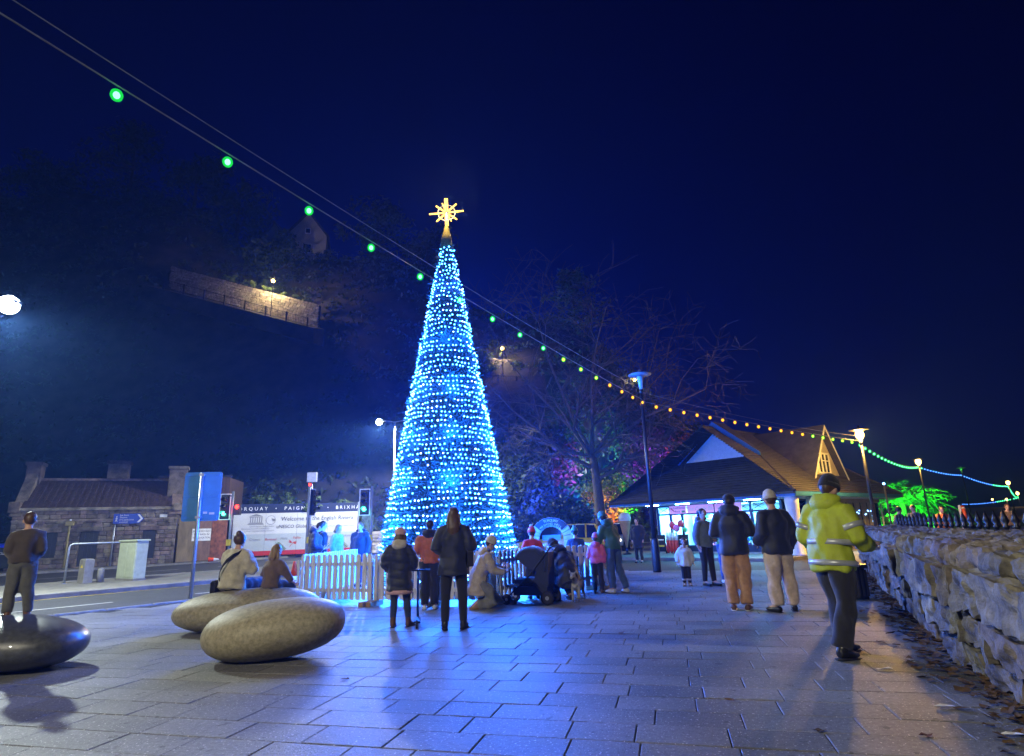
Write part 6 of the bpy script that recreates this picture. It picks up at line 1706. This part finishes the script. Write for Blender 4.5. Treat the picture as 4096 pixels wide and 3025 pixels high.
# --- in front of the tree
def bag_black(t, j, s, sd, up, FWD):
    p = j['pelvis'] + sd * .24 * s + Vector((0, 0, .05 * s))
    bevel(part('handbag', MB().chbox(p.x - .04, p.x + .05, p.y - .14, p.y + .14, p.z - .14, p.z + .1, .02), l_black, t), .02)
    part('bag_strap', MB().tube([p + Vector((0, 0, .1)), j['shr'] + Vector((.02, -.1 * s, .06 * s)), j['shr'] + Vector((-.03, .05, .05 * s))], .012, 6), l_black, t)
person('woman with long dark hair in a dark blue coat and chunky heeled boots', (-.94, 9.0, 0), 1.70, 4,
       dict(anl=(-.13, -.02, .10), tol=(-.15, .13, .045), knl=(-.12, .0, .5), anr=(.13, .02, .10), tor=(.17, .15, .045), knr=(.12, .02, .5), ell=(-.26, -.06, 1.12), elr=(.26, -.06, 1.12), wrl=(-.15, .12, 1.06), wrr=(.15, .12, 1.06), hal=(-.06, .15, 1.1), har=(.06, .15, 1.1)),
       dict(mat=c_navy, hem=.74, fat=.055, flare=.03, puff=(.16, .008), name='coat'), dict(mat=c_dk, fat=.0, name='leggings'), dict(mat=l_black, boot=.14, heel=True, name='boot'), dict(mat=h_br, len=.34), extra=bag_black)
person('girl in a pale pink hat and long dark padded coat, standing by a scooter', (-1.80, 9.36, 0), 1.40, -2,
       dict(anl=(-.11, 0, .09), anr=(.16, .05, .09), tor=(.22, .2, .04), knr=(.13, .05, .48), wrl=(-.2, .12, .95), wrr=(.2, .2, 1.0), hal=(-.15, .2, 1.0), har=(.12, .28, 1.02), elr=(.27, .0, 1.12), ell=(-.27, -.02, 1.1)),
       dict(mat=c_navy, hem=.62, fat=.06, flare=.03, puff=(.115, .014), name='coat', hem_mat=c_pale), dict(mat=c_djean, fat=.0, end=.86, name='leggings'), dict(mat=l_boot, boot=.13, name='boot'), dict(mat=h_br, len=.12), dict(mat=c_pale, kind='helmet'), hood=m_fluff)
t = thing('scooter', 'small kick scooter standing upright in front of the girl in the pink hat', 'scooter', (-1.55, 9.52, 0), R(8))
part('deck', MB().chbox(-.05, .05, -.35, .12, .07, .10, .01), m_black, t); part('stem', MB().tube([(0, .16, .1), (0, .12, .78)], .018, 10), mat('blue anodised', (.03, .16, .35), .3, metal=.6), t, True)
part('handlebar', MB().tube([(-.2, .12, .78), (.2, .12, .78)], .014, 8), m_black, t); part('fork', MB().tube([(0, .16, .12), (0, .2, .06)], .022, 8), m_steel, t)
for y in (.2, -.38): part('wheel', MB().lathe([(.055, -.014), (.062, 0), (.055, .014)], 16, M=Matrix.Translation((0, y, .062)) @ Matrix.Rotation(R(90), 4, 'Y')), m_black_rub, t, True)
person('young person in an orange and black jacket and white trainers at the fence', (-1.62, 11.3, 0), 1.56, 0,
       dict(wrl=(-.12, .2, 1.05), wrr=(.12, .2, 1.05), hal=(-.05, .24, 1.1), har=(.05, .24, 1.1), ell=(-.26, -.02, 1.12), elr=(.26, -.02, 1.12)),
       dict(mat=c_orange, fat=.04, hem=.86, puff=(.13, .008)), dict(mat=c_dk, fat=.03), dict(mat=l_white, name='trainer'), dict(mat=h_dk), hood=c_dk)
def kneel_beanie(t, j, s, sd, up, FWD): pass
person('person in a long beige padded coat and cream beanie kneeling at the fence', (-.62, 11.22, 0), 1.66, -80,
       dict(pelvis=(0, -.12, .47), waist=(0, -.09, .62), chest=(0, .02, .82), neck=(0, .06, .99), head=(0, .12, 1.12), shl=(-.175, .04, .92), shr=(.175, .04, .92), ell=(-.22, .13, .68), elr=(.22, .13, .68), wrl=(-.17, .36, .70), wrr=(.17, .36, .62), hal=(-.15, .44, .72), har=(.15, .44, .64),
            hpl=(-.09, -.1, .44), hpr=(.09, -.1, .44), knl=(-.11, .28, .09), knr=(.11, .27, .09), anl=(-.11, -.14, .09), anr=(.11, -.16, .09), tol=(-.11, -.24, .02), tor=(.11, -.26, .02)),
       dict(mat=c_beige, fat=.055, hemv=(0, -.02, -.24), flare=.02, puff=(.14, .010), name='coat'), dict(mat=c_greyk, fat=.03, bent=True), dict(mat=l_tan, boot=.08, name='boot', sole=l_tan), dict(mat=h_br), dict(mat=c_knit, kind='beanie'), hood=c_beige)
person('person in dark clothes crouching behind the pushchair', (.86, 12.05, 0), 1.70, 28,
       dict(pelvis=(0, -.22, .34), waist=(0, -.20, .52), chest=(0, -.02, .74), neck=(-.02, .10, .90), head=(-.05, .18, 1.0), shl=(-.19, .03, .82), shr=(.19, .03, .82), ell=(-.26, .2, .58), elr=(.26, .2, .56), wrl=(-.15, .42, .52), wrr=(.2, .38, .40), hal=(-.1, .48, .5), har=(.2, .44, .32),
            hpl=(-.1, -.2, .34), hpr=(.1, -.2, .34), knl=(-.16, .2, .46), knr=(.16, .2, .46), anl=(-.14, -.02, .09), anr=(.14, -.02, .09), tol=(-.17, .14, .035), tor=(.17, .14, .035)),
       dict(mat=c_navy, fat=.065, hemv=(0, -.04, -.06)), dict(mat=c_djean, fat=.03, bent=True), dict(mat=l_black), dict(mat=h_dk), dict(mat=c_dk, kind='beanie'), hood=c_navy)
# pushchair
t = thing('pushchair', 'dark blue pushchair with a big hood standing at the fence', 'pushchair', (.25, 11.70, 0), R(72))
m_pf = cloth('navy pushchair fabric', (.012, .018, .045), .7)
hd_ = MB(); vs = []; fs = []
for i in range(9):
    a = R(-8 + i * 19)
    for x in (-.25, -.22, -.1, .1, .22, .25):
        rr = .36 * (1 if abs(x) < .15 else .94 if abs(x) < .23 else .80); vs.append((x, -.02 - rr * math.cos(a) * 1.05, .62 + rr * math.sin(a) * 1.15))
for i in range(8):
    for k in range(5): fs.append((i * 6 + k, i * 6 + k + 1, (i + 1) * 6 + k + 1, (i + 1) * 6 + k))
hd_.add(vs, fs); ho = part('hood', hd_, m_pf, t, True); md = ho.modifiers.new('t', 'SOLIDIFY'); md.thickness = .02
for s in (-1, 1):
    b = MB(); n = 9; pts = [(s * .25, -.02 - .29 * math.cos(R(-8 + i * 19)), .62 + .33 * math.sin(R(-8 + i * 19))) for i in range(9)]; b.add([(s * .25, -.02, .62)] + pts, [(0, i + 1, i + 2) for i in range(8)]); part('hood_side', b, m_pf, t)
part('seat_back', MB().prism([(-.38, .32), (-.10, .28), (-.08, .36), (-.30, .95), (-.40, .92)], .46, Matrix(((0, 1, 0, -.23), (1, 0, 0, 0), (0, 0, 1, 0), (0, 0, 0, 1)))), m_pf, t)
part('basket', MB().chbox(-.22, .22, -.35, .30, .16, .34, .03), m_pf, t); part('seat', MB().chbox(-.22, .22, -.12, .28, .36, .46, .03), m_pf, t); part('foot_rest', MB().chbox(-.2, .2, .26, .46, .30, .34, .01), m_pf, t)
for s in (-1, 1):
    part('frame', MB().tube([(s * .26, .42, .12), (s * .26, .0, .48), (s * .26, -.45, 1.0), (s * .26, -.52, 1.03)], .014, 8), m_black, t); part('frame', MB().tube([(s * .26, -.36, .12), (s * .26, .02, .5)], .014, 8), m_black, t)
    for y, rr in ((-.36, .12), (.42, .095)):
        w = part('wheel', MB().lathe([(rr * .62, -.02), (rr, -.018), (rr, .018), (rr * .62, .02)], 20, M=Matrix.Translation((s * .27, y, rr)) @ Matrix.Rotation(R(90), 4, 'Y')), m_black_rub, t, True)
        part('hub', MB().lathe([(rr * .3, -.026), (rr * .3, .026)], 10, M=Matrix.Translation((s * .27, y, rr)) @ Matrix.Rotation(R(90), 4, 'Y')), m_grey_metal, w)
part('handle', MB().tube([(-.26, -.52, 1.03), (.26, -.52, 1.03)], .018, 8), m_black, t)
# dog
t = thing('dog', 'small black and white dog beside the crouching person', 'dog', (1.12, 11.9, 0), R(160))
b = MB(); b.tube([(0, -.24, .30), (0, -.12, .30), (0, .08, .29), (0, .2, .33)], [(.07, .075), (.082, .085), (.095, .11), (.07, .085)], 14, side=(1, 0, 0)); b.tube([(0, .18, .36), (0, .28, .45)], [.062, .05], 10); b.ball((0, .31, .48), (.055, .065, .055), 12, 9); b.tube([(0, .34, .465), (0, .43, .445)], [.036, .024], 8)
for s in (-1, 1):
    b.tube([(s * .06, .16, .28), (s * .06, .15, .14), (s * .06, .16, .03)], [.036, .024, .02], 8); b.ball((s * .06, .18, .02), (.022, .035, .02), 8, 6)
    b.tube([(s * .06, -.2, .29), (s * .065, -.13, .18), (s * .065, -.23, .1), (s * .065, -.21, .03)], [.05, .034, .02, .018], 8); b.ball((s * .065, -.19, .02), (.022, .035, .02), 8, 6); b.tube([(s * .035, .29, .52), (s * .06, .28, .56), (s * .075, .3, .50)], [.018, .022, .008], 6)
b.tube([(0, -.28, .34), (0, -.36, .44), (0, -.38, .52)], [.022, .018, .008], 6)
me = remesh(b, 'body', [mat('black and white fur', (.05, .048, .045), .8, var=.9, scale=4.5, bump=.5, bscale=120, col2=(.6, .58, .55))], .009, 3, fold=.002); link('body', me, t)
person('child in a red and white striped bobble hat behind the pushchair', (.30, 12.45, 0), 1.34, 10, None, dict(mat=c_red, fat=.05), dict(mat=c_djean, fat=.02), dict(mat=l_black), dict(mat=h_br), dict(mat=c_red, kind='bobble', stripe=c_knit, cuff=c_red, pom=c_lblue))
person('child in a bright pink padded jacket at the end of the fence', (1.66, 13.0, 0), 1.16, -20, dict(wrl=(-.15, .2, 1.0), hal=(-.1, .28, 1.02)), dict(mat=c_pink, fat=.065, puff=(.12, .012)), dict(mat=c_dk, fat=.02), dict(mat=l_boot, boot=.1, name='boot'), dict(mat=h_br), dict(mat=c_pink, kind='beanie'), hood=c_pink)
person('child in a dark green bobble hat beside the child in pink', (1.30, 13.75, 0), 1.30, 5, None, dict(mat=c_djean, fat=.06), dict(mat=c_dk, fat=.02), dict(mat=l_black), dict(mat=h_dk), dict(mat=c_green, kind='bobble', cuff=c_dk))
person('adult in a dark green jacket and jeans leaning towards the children', (2.02, 13.0, 0), 1.68, 35,
       dict(chest=(0, .1, 1.25), neck=(0, .18, 1.40), head=(0, .25, 1.52), shl=(-.18, .12, 1.33), shr=(.18, .12, 1.33), ell=(-.24, .18, 1.06), elr=(.24, .14, 1.06), wrl=(-.18, .34, .92), wrr=(.2, .3, .88), hal=(-.16, .42, .9), har=(.2, .36, .82), anr=(.16, -.16, .09), tor=(.2, 0, .035), knr=(.12, -.02, .5)),
       dict(mat=c_green, fat=.045), dict(mat=c_jean, fat=.02), dict(mat=l_white, name='trainer'), dict(mat=h_dk), dict(mat=c_green, kind='beanie'), hood=c_green)
person('person in a long black coat standing by the white shop column', (4.85, 24.6, -.12), 1.72, 150, None, dict(mat=c_dk, fat=.06, hem=.55, name='coat'), dict(mat=c_dk), dict(mat=l_black), dict(mat=h_dk), detail=False)
# --- right hand group
person('small child in a cream white coat and furry boots facing us', (3.76, 13.9, 0), .98, 172, dict(ell=(-.27, -.02, 1.08), elr=(.27, -.02, 1.08), wrl=(-.3, .04, .88), wrr=(.3, .04, .88), hal=(-.31, .06, .8), har=(.31, .06, .8), head=(0, .02, 1.60)),
       dict(mat=c_white, fat=.075, hem=.74, flare=.03, name='coat'), dict(mat=c_dk, fat=.015, name='leggings'), dict(mat=l_tan, boot=.16, fat=.02, name='boot', trim=m_fluff), dict(mat=h_br, len=.05), hood=c_white, eyes=True)
person('woman in a blue grey zip sweatshirt and black leggings beside the small child', (4.22, 13.8, 0), 1.66, 205, dict(wrl=(-.2, .12, .98), hal=(-.12, .16, .94), ell=(-.28, -.05, 1.12), anl=(-.06, .1, .085), tol=(-.07, .27, .035), wrr=(.27, .05, .88)),
       dict(mat=c_grey, fat=.035, hem=.84), dict(mat=c_dk, fat=.0, name='leggings'), dict(mat=l_black), dict(mat=h_dk, tail=True), hood=c_grey, eyes=True)
def phone(t, j, s, sd, up, FWD):
    p = (j['hal'] + j['har']) / 2; part('phone', MB().chbox(p.x - .04, p.x + .04, p.y, p.y + .01, p.z - .02, p.z + .13, .003), m_black, t)
person('person in a yellow and grey jacket and jeans holding up a phone', (4.78, 14.15, 0), 1.64, -12, dict(ell=(-.25, .18, 1.28), elr=(.25, .18, 1.28), wrl=(-.08, .36, 1.46), wrr=(.08, .36, 1.46), hal=(-.04, .4, 1.54), har=(.04, .4, 1.54)),
       dict(mat=c_yel, fat=.04), dict(mat=c_jean, fat=.012), dict(mat=l_white, name='trainer'), dict(mat=h_dk), hood=c_grey, extra=phone)
person('man in a dark jacket and dark cap with loose tan trousers', (3.50, 9.95, 0), 1.79, -25, dict(wrl=(-.1, .2, 1.1), wrr=(.1, .2, 1.1), hal=(-.04, .26, 1.14), har=(.04, .26, 1.14), ell=(-.27, .0, 1.12), elr=(.27, .0, 1.12), head=(0, .05, 1.57)),
       dict(mat=c_navy, fat=.06, hem=.80, fold=.005), dict(mat=c_tan, fat=.03, fold=.006), dict(mat=l_boot, sole=l_white), dict(mat=h_dk), dict(mat=c_dk, kind='cap'), hood=c_navy)
person('man in a navy jumper, cream trousers and beige beanie seen from behind', (4.06, 9.62, 0), 1.79, 8, dict(anl=(-.13, -.02, .085), tol=(-.18, .13, .035), knl=(-.11, 0, .49), anr=(.17, .04, .085), tor=(.24, .17, .035), knr=(.13, .03, .49), wrl=(-.26, .12, .95), hal=(-.2, .18, .93), elr=(.25, -.04, 1.1)),
       dict(mat=c_navy, fat=.06, hem=.80, fold=.004, name='jumper'), dict(mat=c_creamt, fat=.035, fold=.008), dict(mat=l_black), dict(mat=h_br), dict(mat=c_knit, kind='beanie'))
person('steward in a bright yellow hi vis jacket with silver bands by the rock wall', (3.30, 6.5, 0), 1.80, -62, dict(chest=(0, .05, 1.27), neck=(0, .08, 1.43), head=(0, .13, 1.56), shl=(-.18, .05, 1.37), shr=(.18, .05, 1.37), ell=(-.27, .0, 1.1), elr=(.27, .06, 1.1), wrl=(-.26, .2, .96), wrr=(.24, .28, 1.0), hal=(-.25, .28, .92), har=(.22, .37, 1.0), knl=(-.1, .12, .5), anl=(-.1, .14, .085), tol=(-.11, .31, .035), knr=(.1, -.03, .49), anr=(.1, -.2, .11), tor=(.11, -.04, .035)),
       dict(mat=c_hv, fat=.06, hem=.78, fold=.006, bands=c_refl), dict(mat=c_dk, fat=.03), dict(mat=l_black, boot=.1), dict(mat=h_br), dict(mat=c_dk, kind='beanie'), hood=c_hv)
# --- behind the fence on the road side
person('man in a dark padded jacket looking down, behind the fence by the billboard', (-5.1, 15.4, 0), 1.70, -75, dict(head=(0, .09, 1.555), wrl=(-.12, .2, 1.02), wrr=(.12, .2, 1.02), hal=(-.05, .26, 1.04), har=(.05, .26, 1.04)), dict(mat=c_navy, fat=.06, puff=(.12, .010)), dict(mat=c_djean, fat=.02), dict(mat=l_black), dict(mat=h_dk), hood=c_navy)
person('dark haired person half hidden behind the man in the padded jacket', (-5.2, 16.2, 0), 1.72, -60, None, dict(mat=c_dk, fat=.04), dict(mat=c_djean), dict(mat=l_black), dict(mat=h_dk))
person('person in a pale blue coat behind the fence', (-5.02, 17.0, 0), 1.62, -100, None, dict(mat=c_lblue, fat=.06, hem=.7, name='coat'), dict(mat=c_jean), dict(mat=l_white), dict(mat=h_bl, len=.12))
person('ginger haired person in a dark jacket behind the fence nearest the cone', (-4.28, 16.6, 0), 1.66, 170, None, dict(mat=c_dk, fat=.05), dict(mat=c_djean), dict(mat=l_black), dict(mat=h_gin), hood=c_dk, eyes=True)
# --- on the pebble seats
SIT = dict(pelvis=(0, 0, .12), waist=(0, .0, .27), chest=(0, .05, .47), neck=(0, .07, .64), head=(0, .10, .775), shl=(-.175, .05, .57), shr=(.175, .05, .57), ell=(-.25, .13, .32), elr=(.25, .13, .32), wrl=(-.12, .33, .34), wrr=(.12, .33, .34), hal=(-.05, .38, .36), har=(.05, .38, .36),
           hpl=(-.1, .02, .1), hpr=(.1, .02, .1), knl=(-.13, .44, .10), knr=(.13, .44, .10), anl=(-.12, .5, -.30), anr=(.12, .5, -.30), tol=(-.13, .66, -.36), tor=(.13, .66, -.36))
def crossbag(t, j, s, sd, up, FWD):
    pts = []
    for k in range(17):
        a = 6.2832 * k / 16; f = (1 + math.cos(a)) / 2
        c = (j['shr'] * .75 + j['neck'] * .25).lerp(j['pelvis'] - sd * .16 * s, 1 - f) + FWD * (.245 * s * math.sin(a)) - FWD * .0
        pts.append(c + (Vector((0, 0, .05)) if f > .97 else Vector((0, 0, 0))))
    part('bag_strap', MB().tube(pts, [(.022, .006)] * 17, 6, side=up), l_black, t)
    p = j['pelvis'] - sd * .25 * s - FWD * .02; bevel(part('shoulder_bag', MB().chbox(p.x - .05, p.x + .05, p.y - .12, p.y + .12, p.z - .16, p.z + .06, .02), l_black, t), .02)
person('woman in a cream fleece with a black bag strap sitting on the pebble seat', (-4.42, 9.55, .555), 1.66, -18, SIT, dict(mat=c_cream, fat=.07, hemv=(0, -.02, -.08), flare=.02, fold=.008, name='fleece'), dict(mat=c_djean, fat=.02, bent=True), dict(mat=l_black), dict(mat=h_br, bun=True), extra=crossbag)
person('child with fair hair and a brown jacket sitting beside the woman in cream', (-3.82, 9.55, .56), 1.22, -30, dict(SIT, ell=(-.26, .02, .34), wrl=(-.2, .2, .3), elr=(.28, .12, .36), wrr=(.32, .3, .16), har=(.34, .36, .12), hal=(-.15, .26, .3)), dict(mat=c_brown, fat=.06, hemv=(0, -.02, -.08), puff=(.13, .008)), dict(mat=c_djean, fat=.02, bent=True), dict(mat=l_black), dict(mat=h_bl, len=.2))
person('child in a brown jacket standing on the dark pebble seat', (-5.90, 7.3, .535), 1.18, 40, dict(wrl=(-.16, .2, 1.02), wrr=(.16, .2, 1.0), hal=(-.1, .26, 1.06), har=(.1, .26, 1.04), anr=(.16, .06, .085), tor=(.2, .22, .035)), dict(mat=cloth('dull brown duffel', (.055, .042, .032)), fat=.05), dict(mat=cloth('dull grey cotton', (.09, .09, .08)), fat=.025), dict(mat=l_boot, boot=.1, name='boot'), dict(mat=h_br))
# --- on the promenade beyond the wall
for x, y, h_, m, hr, lab in ((12.9, 20.5, 1.68, c_dk, h_dk, 'dark figure beyond the rock wall nearest the shop end'), (14.0, 21.4, 1.74, c_djean, h_br, 'dark figure beyond the wall in front of the green palm'), (15.6, 22.3, 1.66, c_orange, h_dk, 'figure in an orange jacket beyond the spiked railing'), (19.4, 24.0, 1.7, c_brown, h_br, 'brown jacketed figure beyond the railing past the life ring')):
    person(lab, (x, y, -.02), h_, rnd.uniform(0, 360), None, dict(mat=m, fat=.05), dict(mat=c_djean), dict(mat=l_black), dict(mat=hr), group='people on the promenade', detail=False)
# ------------------------------------------------------------------ night air over the square
hz = MB(); hz.box(-215, 215, -65, 305, -2.0, 75)
hm = bpy.data.materials.new('night haze'); hm.use_nodes = True
hm.node_tree.nodes.clear()
ho = hm.node_tree.nodes.new('ShaderNodeOutputMaterial'); hv = hm.node_tree.nodes.new('ShaderNodeVolumePrincipled')
hv.inputs['Color'].default_value = (0.14, 0.34, 1.0, 1); hv.inputs['Density'].default_value = 0.0015; hv.inputs['Anisotropy'].default_value = 0.35
hm.node_tree.links.new(hv.outputs[0], ho.inputs['Volume'])
o = link('haze', hz.mesh('haze', hm)); o['kind'] = 'stuff'

bpy.data.scenes.remove(WORK)
